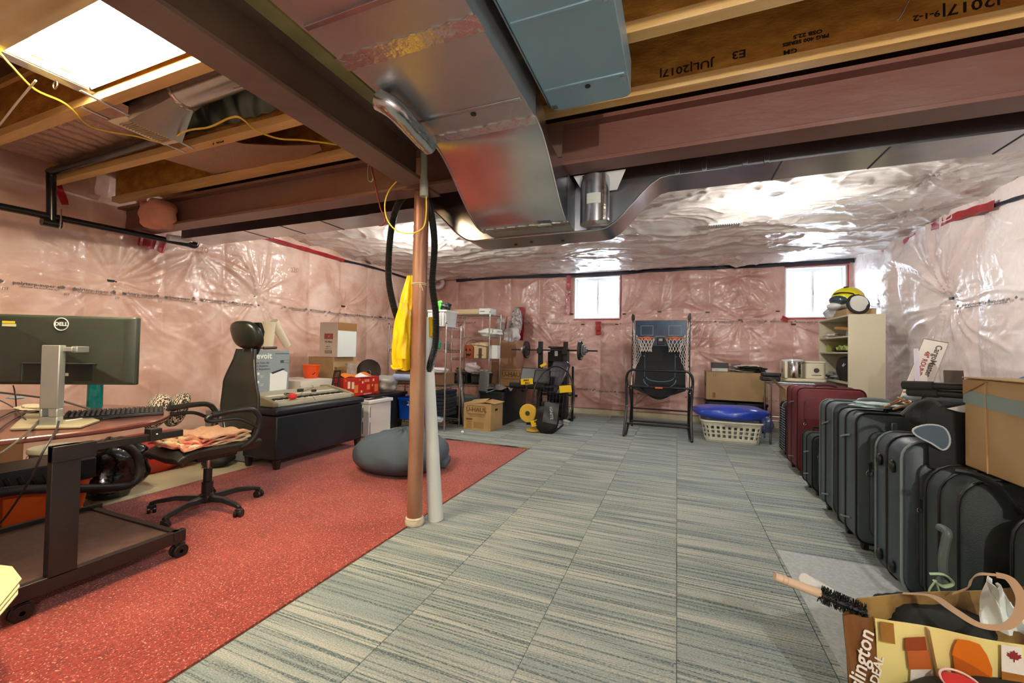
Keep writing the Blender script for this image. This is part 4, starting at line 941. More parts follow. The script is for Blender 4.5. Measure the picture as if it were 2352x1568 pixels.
prof = [(.50, .235, .30), (.58, .245, .40), (.68, .235, .44), (.78, .235, .42), (.88, .225, .37), (.97, .235, .30), (1.04, .245, .24), (1.12, .255, .21)]
def back(u, v):
    i = v*(len(prof)-1); k = min(int(i), len(prof)-2); f = i-k; f = f*f*(3-2*f)
    z, y, w_ = [a+(b-a)*f for a, b in zip(prof[k], prof[k+1])]
    q = (u-.5)*2; return (w_/2*q, y-.05*q*q*(1-v*.5)+.0, z)
P(t, 'backrest', G().sheet(back, 18, 28, .02), blk, ang=60)
P(t, 'back_frame', G().tube([V(back(0, v/12))+V((0, .008, 0)) for v in range(13)], .011, 8).tube([V(back(1, v/12))+V((0, .008, 0)) for v in range(13)], .011, 8), plas, ang=60)
P(t, 'spine', G().tube([(0, .06, .40), (0, .22, .42), (0, .285, .55), (0, .27, .75), (0, .275, 1.0), (0, .285, 1.14)], .026, 10), plas, ang=60)
def hd(q): return V((q.x, q.y+.35*q.x*q.x-.30*q.z+.0, q.z))
P(t, 'headrest', G().ell((0, .235, 1.225), (.150, .060, .105), 28, 18, hd, .75), lea, ang=70)
P(t, 'headrest_bracket', G().loft([[V((x, y, z)) for x, y in ((-.09*k, yy), (.09*k, yy), (.09*k, yy+.022), (-.09*k, yy+.022))] for k, yy, z in ((.8, .265, 1.08), (1.0, .285, 1.16), (1.4, .275, 1.25), (1.5, .245, 1.32))]), plas, .006)
P(t, 'grab_slot', G().torus((0, .255, 1.095), .055, .009, ax=(0, 1, .15), n=24, k=6), mat('slot_blue_grey', '#5d6a78', .3))
for s in (-1, 1):
    x = .265*s
    a = P(t, 'armrest', G().tube([(x, -.13, .695), (x, .0, .705), (x, .12, .70), (x, .17, .66), (x, .19, .60), (x*.98, .18, .55)], .015, 10, flat=1.3).tube([(x, -.13, .695), (x, -.16, .675), (x, -.13, .655), (x, .02, .65), (x, .11, .61), (x*.98, .18, .56)], .013, 10), plas, ang=70)
    P(a, 'arm_bracket', G().tube([(x*.98, .18, .56), (x*.95, .16, .50), (x*.8, .1, .44), (x*.4, .02, .405)], .022, 10), plas, ang=70)
# pile of printed papers / cloth on seat, slippers
pm = mat('pile_cream', '#d9c69d', .75, c2='#b9413a', vs=14, bump=.5, bs=20)
for i in range(5):
    def cl(u, v, i=i):
        a = rnd.random()*0; return (-3.23+.40*u+.01*math.sin(v*9+i), 1.66+.035*i+(.42-.035*i)*v+.012*math.sin(u*11+i*2)-.03*i*0, .487+.014*i+.006*math.sin(u*17+v*13+i*3)+.012*(1-v)*(i == 0)-.03*max(0, .15-v))
    S('folded_cloth', ['lowest', 'second', 'third', 'fourth', 'topmost'][i]+' layer of the cream and red printed cloths folded on the chair seat', 'cloth', G().sheet(cl, 26, 26, .011), [pm, mat('cloth_cream', '#d8cba8', .8, bump=.4, bs=15), pm, mat('cloth_cream2', '#cfbf98', .8, bump=.4, bs=15, c2='#a8342c', vs=9), mat('cloth_blush', '#d9b294', .7, c2='#cc9a7e', vs=60)][i], ang=50, group='folded cloths on the chair seat')
kn = mat('knit_pattern', '#2c2622', .85, bump=.6, bs=70); N_, L_, I_ = nd(kn)
wv = N_.new('ShaderNodeTexWave'); wv.inputs['Scale'].default_value = 28; wv.inputs['Distortion'].default_value = 7; wv.inputs['Detail'].default_value = 3; wv.inputs['Detail Scale'].default_value = 3
tcx = N_.new('ShaderNodeTexCoord'); L_.new(tcx.outputs['Object'], wv.inputs[0]); rr_ = N_.new('ShaderNodeValToRGB'); rr_.color_ramp.elements[0].position = .45; rr_.color_ramp.elements[1].position = .6
rr_.color_ramp.elements[0].color = lin('#241f1d'); rr_.color_ramp.elements[1].color = lin('#cfc3ae'); L_.new(wv.outputs[0], rr_.inputs[0]); L_.new(rr_.outputs[0], I_['Base Color'])
c = V((-3.36, 1.80, .66))
t = T('knitted_slipper', 'black and white knitted slipper with a dark band draped over the far armrest', 'slipper', tuple(c)); P(t, 'slipper', G().ell(c+V((.01, -.02, .02)), (.06, .075, .115), 24, 16, lambda q: V((q.x, q.y+.25*q.z, q.z*(1-.1*math.sin(q.y*30)))), .8), kn, ang=70); P(t, 'cuff_band', G().torus(c+V((.01, -.02, .05)), .066, .012, ax=(.3, -.5, .35), n=24), mat('cuff_black', '#1a1715', .9))
t = T('knitted_slipper', 'patterned knitted slipper hanging just behind the one with the dark band', 'slipper', tuple(c+V((.0, .1, 0)))); P(t, 'slipper', G().ell(c+V((-.01, .11, .015)), (.06, .06, .12), 24, 16, lambda q: V((q.x, q.y+.3*q.z, q.z)), .8), kn, ang=70)
# ================================================================ ottoman and piano
lth = mat('ottoman_leather', '#16222b', .38, c2='#111b22', vs=3, bump=.15, bs=120)
t = T('storage_ottoman', 'long black leather storage ottoman with short wooden feet under the digital piano', 'ottoman', (-3.6, 3.3, 0))
P(t, 'body', G().b(-3.84, -3.40, 2.74, 3.86, .09, .50), lth, .015); P(t, 'lid', G().b(-3.865, -3.385, 2.72, 3.88, .505, .57), lth, .022)
for x, y in ((-3.43, 2.78), (-3.80, 2.78), (-3.43, 3.82), (-3.80, 3.82)): P(t, 'foot', G().loft([[V((x+a*k, y+b*k, z)) for a, b in ((-1, -1), (1, -1), (1, 1), (-1, 1))] for k, z in ((.02, 0), (.028, .09))]), mat('foot_espresso', '#241915', .5), .003)
pia = mat('piano_silver', '#a9a692', .42, .25); pia2 = mat('piano_cheek', '#8d8468', .45)
t = T('digital_piano', 'silver digital piano lying on the black ottoman', 'piano', (-3.6, 3.25, .57))
px0, px1, py0, py1 = -3.95, -3.47, 2.76, 3.80
secp = [(px1, .575), (px1, .60), (px1-.012, .618), (px1-.05, .622), (px1-.055, .612), (px1-.185, .612), (px1-.19, .650), (px1-.23, .655), (px0+.10, .685), (px0, .675), (px0, .575)]
P(t, 'body', G().prism(secp, lambda u, v, d: (u, d, v), py0+.05, py1-.05), pia)
sece = [(px1+.002, .573), (px1+.002, .615), (px1-.05, .632), (px1-.19, .665), (px0+.10, .70), (px0-.005, .69), (px0-.005, .573)]
for a in (py0, py1-.05): P(t, 'end_cheek', G().prism(sece, lambda u, v, d: (u, d, v), a, a+.05), pia2, .008)
wk = mat('key_white', '#ece9dc', .3); n = 44; kw = (py1-py0-.11)/n
kmw = mesh_of('white_key', G().b(-.065, .065, .0006, kw-.0006, 0, .010), 0); kmw.materials.append(wk)
kmb = mesh_of('black_key', G().b(-.04, .04, 0, kw*.5, 0, .011), 0); kmb.materials.append(black_m)
for i in range(n):
    o = bpy.data.objects.new('white_key', kmw); col.objects.link(o); o.parent = t; o.location = V((px1-.12, py0+.055+i*kw, .6125))-t.location
    if i % 7 in (0, 1, 3, 4, 5) and i < n-1:
        o = bpy.data.objects.new('black_key', kmb); col.objects.link(o); o.parent = t; o.location = V((px1-.145, py0+.055+(i+.75)*kw, .6225))-t.location
P(t, 'control_strip', G().prism([(px1-.192, .652), (px1-.235, .657), (px1-.235, .659), (px1-.192, .654)], lambda u, v, d: (u, d, v), py0+.1, py1-.1), mat('strip_white', '#dcdccf', .4), ang=0)
write(t, 'Privia', .022, mat('grey_print', '#5f5f55', .6), (px1-.30, 3.4, .668), (0, 1, 0), (-1, 0, .06))
red_s = mat('red_foam', '#d8352c', .7, bump=.3, bs=80)
t = T('red_microphone_ball', 'round red foam ball with a black cord lying on the piano keys', 'microphone', (-3.6, 3.05, .63)); c = atz(672, 910, .655)
P(t, 'foam_ball', G().ell((c.x, c.y, .655), (.034, .038, .03), 18, 12, None, .75), red_s); P(t, 'cord_loop', G().torus((c.x-.05, c.y-.01, .672), .035, .004, ax=(.3, 0, 1), n=24).torus((c.x-.06, c.y+.01, .676), .028, .004, ax=(-.2, 0, 1), n=24), cab)
for (x, y), lb, d in (((690, 896), 'black power adapter on top of the piano, nearer the red ball', (.035, .07, .03)), ((721, 896), 'small black power plug on top of the piano, farther from the red ball', (.03, .055, .024))):
    c = atz(x, y, .70); S('power_adapter', lb, 'adapter', G().box((c.x, c.y, .685+d[2]/2), d, (0, 0, .35)), mat('adapter_black', '#262b24', .5), .004)
S('adapter_cord', 'thin black adapter cord tangled over the piano keys', 'cord', G().tube([atz(x, y, .69) for x, y in ((688, 888), (700, 884), (716, 884), (718, 890), (700, 897), (692, 905), (700, 912), (715, 904), (720, 912), (724, 918))], .0022, 5), cab)
# ================================================================ beanbag
bb = mat('beanbag_blue_grey', '#4d5d69', .75, c2='#44535f', vs=2, bump=.3, bs=12)
def bbf(q):
    x, y, z = q.x/.40, q.y/.42, q.z/.19
    a = math.atan2(y, x); r = math.hypot(x, y)
    k = 1-.018*abs(math.sin(a*5+z*2))
    if z > 0: k += .02*math.sin(a*9+z*5)-.035*abs(math.sin(a*6+x*2))**3*z
    zz = q.z*(1+.18*math.exp(-((x-.2)**2+(y-.35)**2)*6))+(.012*math.sin(a*11+r*9)*max(0, z))
    if zz < -.16: zz = -.16-(zz+.16)*.0
    return V((q.x*k, q.y*k, zz))
t = T('bean_bag', 'slumped blue grey bean bag seat on the red carpet behind the post', 'beanbag', (-2.42, 3.32, .006)); C0 = V((-2.42, 3.30, .168))
P(t, 'body', G().ell(C0, (.44, .42, .19), 64, 36, bbf, .9), bb, ang=70)
P(t, 'gather', G().lathe([(.13, 0), (.09, .018), (.05, .03), (.035, .05), (.05, .06), (.02, .065)], C0+V((.05, .12, .16)), 20), bb, ang=70)
for a in range(9): P(t, 'pleat', G().tube([C0+V((.05+.05*math.cos(a*.7), .12+.05*math.sin(a*.7), .20)), C0+V((.05+.15*math.cos(a*.7), .12+.14*math.sin(a*.7), .178)), C0+V((.05+.26*math.cos(a*.7+.2), .12+.24*math.sin(a*.7+.2), .145))], lambda s: .014*(1-s*.8), 6), bb, ang=70)
P(t, 'side_flap', G().box(C0+V((.40, .10, -.07)), (.10, .16, .09), (.2, .3, .3)), bb, .03)
# ================================================================ white air purifier on the floor
t = T('air_purifier', 'white slab air purifier standing on the floor at the end of the ottoman', 'purifier', (-3.69, 4.42, 0))
wp = mat('purifier_white', '#e6ecea', .4); P(t, 'body', G().b(-3.78, -3.60, 4.21, 4.64, .01, .43), wp, .012); P(t, 'top_cap', G().b(-3.80, -3.58, 4.19, 4.66, .43, .475), wp, .01)
P(t, 'top_grille', G().b(-3.74, -3.64, 4.24, 4.60, .475, .477), black_m); P(t, 'side_slot', G().b(-3.705, -3.695, 4.207, 4.211, .05, .20).b(-3.705, -3.695, 4.207, 4.211, .25, .38), black_m, ang=0)
for a, b in ((.05, .20), (.26, .39)): P(t, 'front_slot', G().b(-3.600, -3.597, 4.225, 4.232, a, b), black_m, ang=0)
# ================================================================ pile behind the ottoman
cb_ = mat('cardboard', '#b2956e', .8, c2='#a68a62', vs=6, bump=.1, bs=60)
def carton(name, label, x0, x1, y0, y1, z0, z1, m=cb_, tape=None, flaps=False, cat='box'):
    t = T(name, label, cat, ((x0+x1)/2, (y0+y1)/2, z0))
    if flaps:
        g = G().b(x0, x1, y0, y1, z0, z0+.004).b(x0, x0+.004, y0, y1, z0, z1).b(x1-.004, x1, y0, y1, z0, z1).b(x0, x1, y0, y0+.004, z0, z1).b(x0, x1, y1-.004, y1, z0, z1); P(t, 'carton', g, m)
        d = (x1-x0)*.45
        P(t, 'flap', G().add([V((x0, y0, z1)), V((x0, y1, z1)), V((x0-d*.6, y1, z1+d*.6)), V((x0-d*.6, y0, z1+d*.6))]+[V((x0+.003, y0, z1)), V((x0+.003, y1, z1)), V((x0-d*.6+.003, y1, z1+d*.6)), V((x0-d*.6+.003, y0, z1+d*.6))], [(0, 1, 2, 3), (7, 6, 5, 4), (0, 4, 5, 1), (1, 5, 6, 2), (2, 6, 7, 3), (3, 7, 4, 0)]), m)
        P(t, 'flap', G().add([V((x1, y0, z1)), V((x1, y1, z1)), V((x1+d*.7, y1, z1+d*.3)), V((x1+d*.7, y0, z1+d*.3))]+[V((x1, y0, z1+.003)), V((x1, y1, z1+.003)), V((x1+d*.7, y1, z1+d*.3+.003)), V((x1+d*.7, y0, z1+d*.3+.003))], [(0, 1, 2, 3), (7, 6, 5, 4), (0, 4, 5, 1), (1, 5, 6, 2), (2, 6, 7, 3), (3, 7, 4, 0)]), m)
    else:
        P(t, 'carton', G().b(x0, x1, y0, y1, z0, z1), m, .004)
        for s in (0, 1):
            xm = (x0+x1)/2; P(t, 'flap', G().b(x0+.001 if s == 0 else xm+.001, xm-.001 if s == 0 else x1-.001, y0, y1, z1+.0005, z1+.004), m)
        if tape: P(t, 'tape', G().b((x0+x1)/2-.025, (x0+x1)/2+.025, y0-.001, y1+.001, z1+.004, z1+.005), tape)
    return t
carton('storage_box', 'plain box hidden behind the ottoman carrying the grey appliance carton', -4.55, -3.90, 2.84, 3.50, 0, .46, mat('tote_grey', '#7f8688', .6))
carton('storage_box', 'plain box behind the ottoman carrying the white flat boxes', -4.7, -3.98, 3.53, 3.98, 0, .64, mat('tote_grey', '#7f8688', .6))
t = T('appliance_carton', 'tall grey blue printed appliance carton behind the piano', 'box', (-4.15, 3.05, .46))
lv = mat('carton_greyblue', '#93a0a6', .6, c2='#8a979e', vs=2); P(t, 'carton', G().b(-4.12, -3.96, 2.86, 3.33, .466, 1.10), lv, .004)
wht = mat('print_white', '#e9eff0', .6); gpr = mat('print_dark', '#4b555b', .6)
fx_ = -3.9585
write(t, 'levoit', .085, wht, (fx_, 3.02, 1.04), (0, 1, 0), bold=.002); write(t, 'Smart True HEPA Air Purifier', .017, gpr, (fx_, 3.24, 1.065), (0, 1, 0), sx=.8)
for i, s in enumerate(('Reset Your Air', 'For Anytime', 'From Anywhere')): write(t, s, .03, gpr, (fx_, 3.00, .97-.032*i), (0, 1, 0))
for i in range(4):
    P(t, 'printed_icon', G().cyl((fx_, 2.97, .86-.085*i), (fx_+.0006, 2.97, .86-.085*i), .014, n=14), wht); write(t, 'clean air\nsensor', .014, wht, (fx_, 3.01, .83-.085*i), (0, 1, 0))
P(t, 'printed_badge', G().b(fx_, fx_+.0005, 3.22, 3.34, .965, .995), gpr, ang=0); P(t, 'printed_badge', G().b(fx_+.0005, fx_+.001, 3.26, 3.335, .968, .992), lv, ang=0)
P(t, 'printed_appliance', G().prism([(3.10, .50), (3.10, .86), (3.25, .89), (3.31, .86), (3.29, .52), (3.14, .48)], lambda u, v, d: (d, u, v), fx_, fx_+.0008), wht, ang=0)
P(t, 'printed_grille', G().prism([(3.11, .865), (3.25, .905), (3.28, .895), (3.13, .85)], lambda u, v, d: (d, u, v), fx_+.0008, fx_+.0012), mat('print_black', '#23282b', .5), ang=0)
P(t, 'printed_phone', G().prism(rrect(.05, .10, .008, 3, 3.29, .60), lambda u, v, d: (d, u, v), fx_+.0008, fx_+.0014), mat('print_blue', '#5b83a8', .5), ang=0)
rl = mat('roll_cream', '#e2d9bd', .6)
def roll(label, a, b, r):
    d = (V(b)-V(a)); S('paper_roll', label, 'roll', G().cyl(a, b, r*.75, r, 28), rl)
roll('upright cream paper roll standing on the grey blue carton', (-4.04, 3.13, 1.108), (-4.04, 3.14, 1.40), .062)
roll('cream paper roll tilted to the right on the grey blue carton', (-4.08, 3.40, 1.10+.05), (-4.06, 3.20, 1.41), .05)
S('black_hand_brush', 'small black and wood hand tool lying on the grey blue carton', 'tool', G().tube([(-3.99, 3.04, 1.122), (-3.99, 3.12, 1.125), (-3.99, 3.19, 1.128)], .014, 8).tube([(-3.99, 2.95, 1.122), (-3.99, 3.04, 1.122)], .008, 8), mat('tool_dark', '#23241d', .5))
carton('flat_white_box', 'flat white box with red edge under the orange pail', -4.62, -4.0, 3.52, 4.02, .645, .74, mat('box_white', '#d8d4c8', .6))
S('red_ribbon_sheet', 'white sheet with red edge on top of the flat white box', 'paper', G().b(-4.4, -4.02, 3.72, 4.0, .746, .750), mat('sheet_white', '#ded7d0', .6)); 
t = T('orange_pail', 'small orange halloween pail beside the wine carton', 'bucket', (-4.28, 3.92, .752), w=False)
P(t, 'pail', G().lathe([(.075, 0), (.08, .008), (.10, .15), (.106, .155), (.106, .165), (.097, .165), (.075, .012)], n=28), mat('pail_orange', '#e8500e', .4))
P(t, 'painted_grin', G().tube([(.075, -.05, .05), (.088, -.035, .055), (.09, -.02, .075)], .004, 5), black_m)
carton('brown_carton', 'brown carton standing behind the orange pail and under the wine carton', -4.66, -4.22, 4.22, 4.66, 0, 1.005)
t = T('wine_carton', 'upright wine carton with an open brown lid, highest in the pile', 'box', (-4.35, 4.3, 1.01))
wm = mat('wine_board', '#cfc6b8', .6); Xa = aty(735, 780, 4.24).x; Xb = aty(776, 780, 4.24).x
P(t, 'carton', G().b(Xa, Xb, 4.24, 4.58, 1.012, 1.47-.10), mat('wine_white', '#d8e0dc', .5), .002)
P(t, 'printed_front', G().b(Xa, Xb, 4.237, 4.24, 1.012, 1.475), wm); P(t, 'lid_flap', G().b(Xb-.003, Xb+.004, 4.24, 4.58, 1.37, 1.475), mat('board_brown', '#8a6434', .7))
xm = (Xa+Xb)/2; fr_ = (xm, 4.2365)
P(t, 'red_label', G().b(xm-.075, xm+.075, 4.235, 4.2368, 1.25, 1.325), mat('label_red', '#a8504a', .6)); P(t, 'printed_flame', G().prism([(xm-.008, 1.28), (xm+.01, 1.278), (xm+.012, 1.30)], XZ, 4.2345, 4.235), white_v, ang=0)
write(t, 'Viña Maipo', .04, gpr, (xm, 4.236, 1.215), sx=.75, bold=.0004); write(t, 'MERLOT', .02, gpr, (xm, 4.236, 1.15)); write(t, 'CENTRAL VALLEY', .014, gpr, (xm, 4.236, 1.12))
P(t, 'barcode_frame', G().b(xm-.06, xm+.06, 4.2355, 4.2368, 1.06, 1.10), mat('barcode_brown', '#6a5238', .6)); 
for i in range(11): P(t, 'barcode_bar', G().b(xm-.05+i*.0095, xm-.046+i*.0095, 4.235, 4.2356, 1.064, 1.096), wm, ang=0)
S('coffee_pack', 'brown printed pack with a bean picture standing on the back of the red snack carton', 'packet', G().box((-4.06, 4.19, .825), (.05, .16, .14), (.1, 0, 0)), mat('pack_brown', '#8d6a3a', .6, c2='#5b4323', vs=12), .006)
S('glass_pack', 'grey printed pack with a glass picture standing on the back of the red snack carton', 'packet', G().box((-4.06, 4.36, .84), (.05, .17, .17), (-.15, 0, 0)), mat('pack_grey', '#8b8074', .5, c2='#b6aca0', vs=14), .006)
S('black_rack', 'black slatted plastic rack leaning left of the red snack carton', 'rack', G().bar((-3.88, 3.86, .60), (-3.90, 3.93, .86), .02).bar((-3.88, 3.95, .60), (-3.90, 4.02, .86), .02).bar((-3.90, 3.92, .85), (-3.90, 4.02, .85), .02).bar((-3.89, 3.89, .7), (-3.89, 3.99, .7), .015).bar((-3.89, 3.9, .77), (-3.89, 4.0, .77), .015), black_m, .004)
# black tote + cookie carton
t = T('black_tote', 'black lidded tote under the red snack carton', 'tote', (-4.1, 4.4, 0))
P(t, 'tub', G().loft([[V((x, y, z)) for x, y in rrect(.42*k, .74*k, .05, 4, -3.98+.0, 4.85)] for k, z in ((.88, 0), (1, .46))]), mat('tote_black', '#1c1f22', .45)); P(t, 'lid', G().prism(rrect(.46, .80, .05, 4, -3.98, 4.85), XY, .46, .50), mat('tote_black', '#1c1f22', .45), .008)
t = T('snack_carton', 'bright red printed snack carton on the black tote', 'box', (-3.92, 4.4, .50))
rd = mat('snack_red', '#bd2414', .5)
P(t, 'carton', G().b(-4.10, -3.90, 4.50-.42, 4.75, .505, .75), rd, .004)
P(t, 'torn_flap', G().sheet(lambda u, v: (-3.92-.10*u, 4.12+.5*v, .752+.04*u+.015*math.sin(v*9)), 6, 10, .003), mat('flap_orange', '#e07820', .6)); P(t, 'torn_flap', G().sheet(lambda u, v: (-3.89-.08*u, 4.32+.26*v, .752+.05*(1-abs(v-.5)*2)*(u)), 6, 10, .003), white_v)
fxx = -3.8995; or_ = mat('snack_orange', '#e07a3c', .5); cr2 = mat('snack_cream', '#e6cfa6', .5)
for (y, z, a, b, m_, r_) in ((4.17, .66, .045, .09, cr2, 0), (4.24, .65, .045, .09, cr2, 0), (4.30, .60, .07, .10, or_, .4), (4.42, .68, .03, .03, cr2, .3), (4.40, .56, .03, .03, cr2, -.2), (4.53, .61, .06, .07, or_, 0), (4.63, .70, .03, .035, cr2, .2), (4.61, .63, .02, .025, cr2, 0), (4.69, .59, .07, .10, or_, .3), (4.11, .60, .03, .02, cr2, 0), (4.12, .55, .03, .03, cr2, .3), (4.50, .70, .09, .03, cr2, .1)):
    P(t, 'printed_patch', G(frame((fxx, y, z), (0, 1, 0), (0, -math.sin(r_), math.cos(r_)))).b(-a/2, a/2, -b/2, b/2, 0, .0006), m_, ang=0)
write(t, '36', .04, or_, (fxx, 4.11, .72), (0, 1, 0), bold=.001); write(t, '36', .04, or_, (fxx, 4.36, .72), (0, 1, 0), bold=.001); write(t, 'CHEEZY', .028, rd, (fxx+.001, 4.50, .70), (0, 1, 0), bold=.001); write(t, 'ASSORTMENT', .026, white_v, (fxx, 4.52, .52), (0, 1, 0))
t = T('pan_lid', 'round dark pan standing on edge behind the red snack carton', 'pan', (-4.2, 4.75, .8)); c = aty(847, 850, 4.9)
P(t, 'disc', G().lathe([(.005, .0), (.17, .012), (.175, .006), (.17, 0), (.005, -.01)], (c.x, 4.9, .80), 36, ax=(.55, -1, .15)), mat('pan_dark', '#3a3431', .35, .7)); P(t, 'hub', G().torus((c.x+.02, 4.87, .77), .035, .012, ax=(.55, -1, .15), n=20), mat('pan_rim', '#8a8078', .3, .8)); P(t, 'handle', G().tube([(c.x+.05, 4.9, .96), (c.x+.14, 4.93, .92)], .008, 6), black_m)
S('clear_bag', 'clear plastic bag slumped beside the dark pan', 'bag', lump((-3.93, 4.95, .63), (.13, .17, .12), 12, .12), mat('clear_film', '#c9c6c0', .2, bump=.8, bs=12, trans=.35), ang=40)
S('blue_film_roll', 'bluish wrapped roll lying on the left shelf rack side', 'roll', G().tube([(-3.85, 5.02, .72), (-3.62, 5.05, .72), (-3.45, 5.06, .70)], .05, 14), mat('film_blue', '#9fb3d6', .3, bump=.4, bs=10))
# ================================================================ chrome wire racks
chrome = mat('chrome', '#c8c8c8', .15, 1.0)
rackm = mat('rack_chrome', '#b9b6b2', .25, 1.0)
def rack(label, x0, x1, y0, y1, hgt, shelves):
    t = T('wire_rack', label, 'rack', ((x0+x1)/2, (y0+y1)/2, 0))
    for x in (x0, x1):
        for y in (y0, y1):
            g = G().cyl((x, y, .0), (x, y, hgt), .0125, n=12)
            for k in range(int(hgt/.05)): g.torus((x, y, .06+k*.05), .0125, .0016, n=10, k=4)
            P(t, 'post', g, rackm); P(t, 'post_cap', G().ell((x, y, hgt), (.014, .014, .008), 12, 6), black_m)
    for z in shelves:
        g = G()
        for a, b in (((x0, y0), (x1, y0)), ((x1, y0), (x1, y1)), ((x1, y1), (x0, y1)), ((x0, y1), (x0, y0))):
            for dz in (0, -.032): g.bar((a[0], a[1], z+dz), (b[0], b[1], z+dz), .007)
            L = math.hypot(b[0]-a[0], b[1]-a[1]); n = int(L/.035)
            for i in range(n):
                s0, s1 = i/n, (i+1)/n; u, v = (0, -.032) if i % 2 else (-.032, 0)
                g.bar((a[0]+(b[0]-a[0])*s0, a[1]+(b[1]-a[1])*s0, z+u), (a[0]+(b[0]-a[0])*s1, a[1]+(b[1]-a[1])*s1, z+v), .004)
        n = int((x1-x0)/.028)
        for i in range(1, n): x = x0+(x1-x0)*i/n; g.bar((x, y0, z), (x, y1, z), .004)
        for k in (.33, .66): g.bar((x0, y0+(y1-y0)*k, z-.004), (x1, y0+(y1-y0)*k, z-.004), .005)
        P(t, 'wire_shelf', g, rackm, ang=60)
        for x in (x0, x1):
            for y in (y0, y1): P(t, 'sleeve', G().cyl((x, y, z-.035), (x, y, z+.008), .018, .016, 12), rackm)
    return t
rack('chrome wire shelving rack just behind the post', -3.95, -2.98, 5.0, 5.42, 1.50, (1.46, 1.13, .62, .12))
rack('chrome wire shelving rack in the far corner holding the halloween pail', -3.64, -2.92, 6.30, 6.76, 1.78, (1.74, 1.36, .99, .55))
grey_bin = mat('bin_grey', '#8e8880', .5); whp = mat('plastic_white', '#dfe5e2', .4)
def bin_(name, label, cx, cy, z, w_, d, h, m, lid=None, cat='bin', taper=.9, group=None, rim=True):
    t = T(name, label, cat, (cx, cy, z))
    P(t, 'tub', G().loft([[V((x, y, zz)) for x, y in rrect(w_*k, d*k, min(w_, d)*.12, 3, cx, cy)] for k, zz in ((taper, z), (1, z+h), (.96, z+h-.002), (taper*.95, z+.006))]), m, ang=40)
    if rim: P(t, 'rim', G().loft([[V((x, y, zz)) for x, y in rrect(w_*k, d*k, min(w_, d)*.12, 3, cx, cy)] for k, zz in ((.99, z+h-.02), (1.04, z+h-.02), (1.04, z+h+.004), (.97, z+h+.004))], cap=False), m)
    if lid: P(t, 'lid', G().prism(rrect(w_*1.05, d*1.05, min(w_, d)*.12, 3, cx, cy), XY, z+h, z+h+.02), lid, .004)
    return t
t = bin_('storage_bin', 'grey brown bin on top of the front rack left of the yellow coat', -3.62, 5.2, 1.462, .42, .34, .23, grey_bin)
P(t, 'paper_tag', G().b(-3.52, -3.48, 5.027, 5.03, 1.55, 1.60), whp)
t = bin_('storage_bin', 'white ribbed plastic bin on top of the front rack beside the hose', -3.16, 5.2, 1.462, .32, .34, .23, whp)
for i in range(6): P(t, 'rib', G().b(-3.30+i*.05, -3.285+i*.05, 5.022, 5.035, 1.48, 1.66), whp, .002)
toyc = {'toy_yellow': '#e2b92a', 'toy_green': '#5fe04a', 'toy_black': '#1c1c22', 'toy_orange': '#d0641e', 'toy_blue': '#2f7fc4'}
for nm, lb, p, r, c in (('toy_part', 'yellow black toy part poking out of the grey brown bin', (-3.66, 5.14, 1.715), (.09, .05, .03), 'toy_yellow'), ('toy_part', 'checkered dark toy part beside the yellow one in the grey brown bin', (-3.52, 5.18, 1.73), (.06, .05, .045), 'toy_black'),
                        ('toy_part', 'bright green toy in the white ribbed bin', (-3.20, 5.14, 1.76), (.07, .04, .07), 'toy_green'), ('toy_part', 'dark toy figure in the white ribbed bin', (-3.08, 5.15, 1.745), (.07, .04, .055), 'toy_black')):
    S(nm, lb, 'toy', lump(p, r, len(lb), .25, fr=(5, 4, 7), n=22, m=16), mat(nm+c, toyc[c], .4), ang=40)
S('green_pouch', 'green translucent pouch on the front rack shelf beside the hose', 'pouch', lump((-3.20, 5.10, 1.21), (.07, .06, .075), 21, .1), mat('pouch_green', '#2f9e74', .3, bump=.5, bs=15), ang=50)
S('small_clear_jar', 'small clear jar on the front rack shelf behind the hose', 'jar', G().lathe([(.04, 0), (.042, .01), (.042, .09), (.03, .10), (.03, .115)], (-3.05, 5.15, 1.132), 20), mat('clear_grey', '#8a8684', .15, trans=.4))
carton('long_carton', 'long flat brown carton on the third shelf of the front rack', -3.88, -3.05, 5.08, 5.38, .995-.36, .80, mat('carton_dull', '#8a6a50', .8))
S('white_cushion_pack', 'white plastic wrapped pack on the front rack at its right end', 'packet', lump((-3.12, 5.06, .845), (.13, .09, .04), 33, .1), mat('pack_white', '#cfd3db', .3, bump=.6, bs=14), ang=50)
S('dark_tool_case', 'dark tool case lying in the front rack behind the clear bag', 'case', G().box((-3.65, 5.18, .85), (.40, .24, .09), (0, 0, .1)), mat('case_dark', '#34353a', .4), .02)
S('loose_belt', 'brown coiled belt lying along the front rack shelf', 'belt', G().tube([(-3.85, 5.1, .90), (-3.7, 5.05, .93), (-3.5, 5.08, .925), (-3.4, 5.2, .90)], .012, 6), mat('belt_brown', '#5d3a22', .6))
blu = mat('bin_blue', '#0d4bb8', .35)
t = bin_('blue_bin', 'bright blue bin on the bottom shelf of the front rack', -3.485, 5.19, .125, .58, .40, .30, blu, taper=.93)
P(t, 'handle_cut', G().prism(rrect(.12, .035, .015, 4, -3.62, .365), XZ, 4.975, 4.985), mat('blue_dark', '#06224f', .5)); write(t, '2', .075, whp, (-3.57, 4.977, .355), bold=.003)
S('orange_toy_piece', 'flat orange piece lying on top inside the blue bin', 'toy', G().box((-3.50, 5.12, .44), (.10, .06, .02), (.3, 0, .3)), mat('toy_apricot', '#e8a95a', .5), .008)
t = T('stacked_trays', 'stack of dark slatted drawers in the lower right of the front rack', 'drawers', (-3.14, 5.2, .25))
for i in range(7): P(t, 'tray', G().b(-3.185, -3.0, 5.03, 5.38, .20+i*.052, .245+i*.052), mat('tray_dark', '#1d2734', .35), .006)
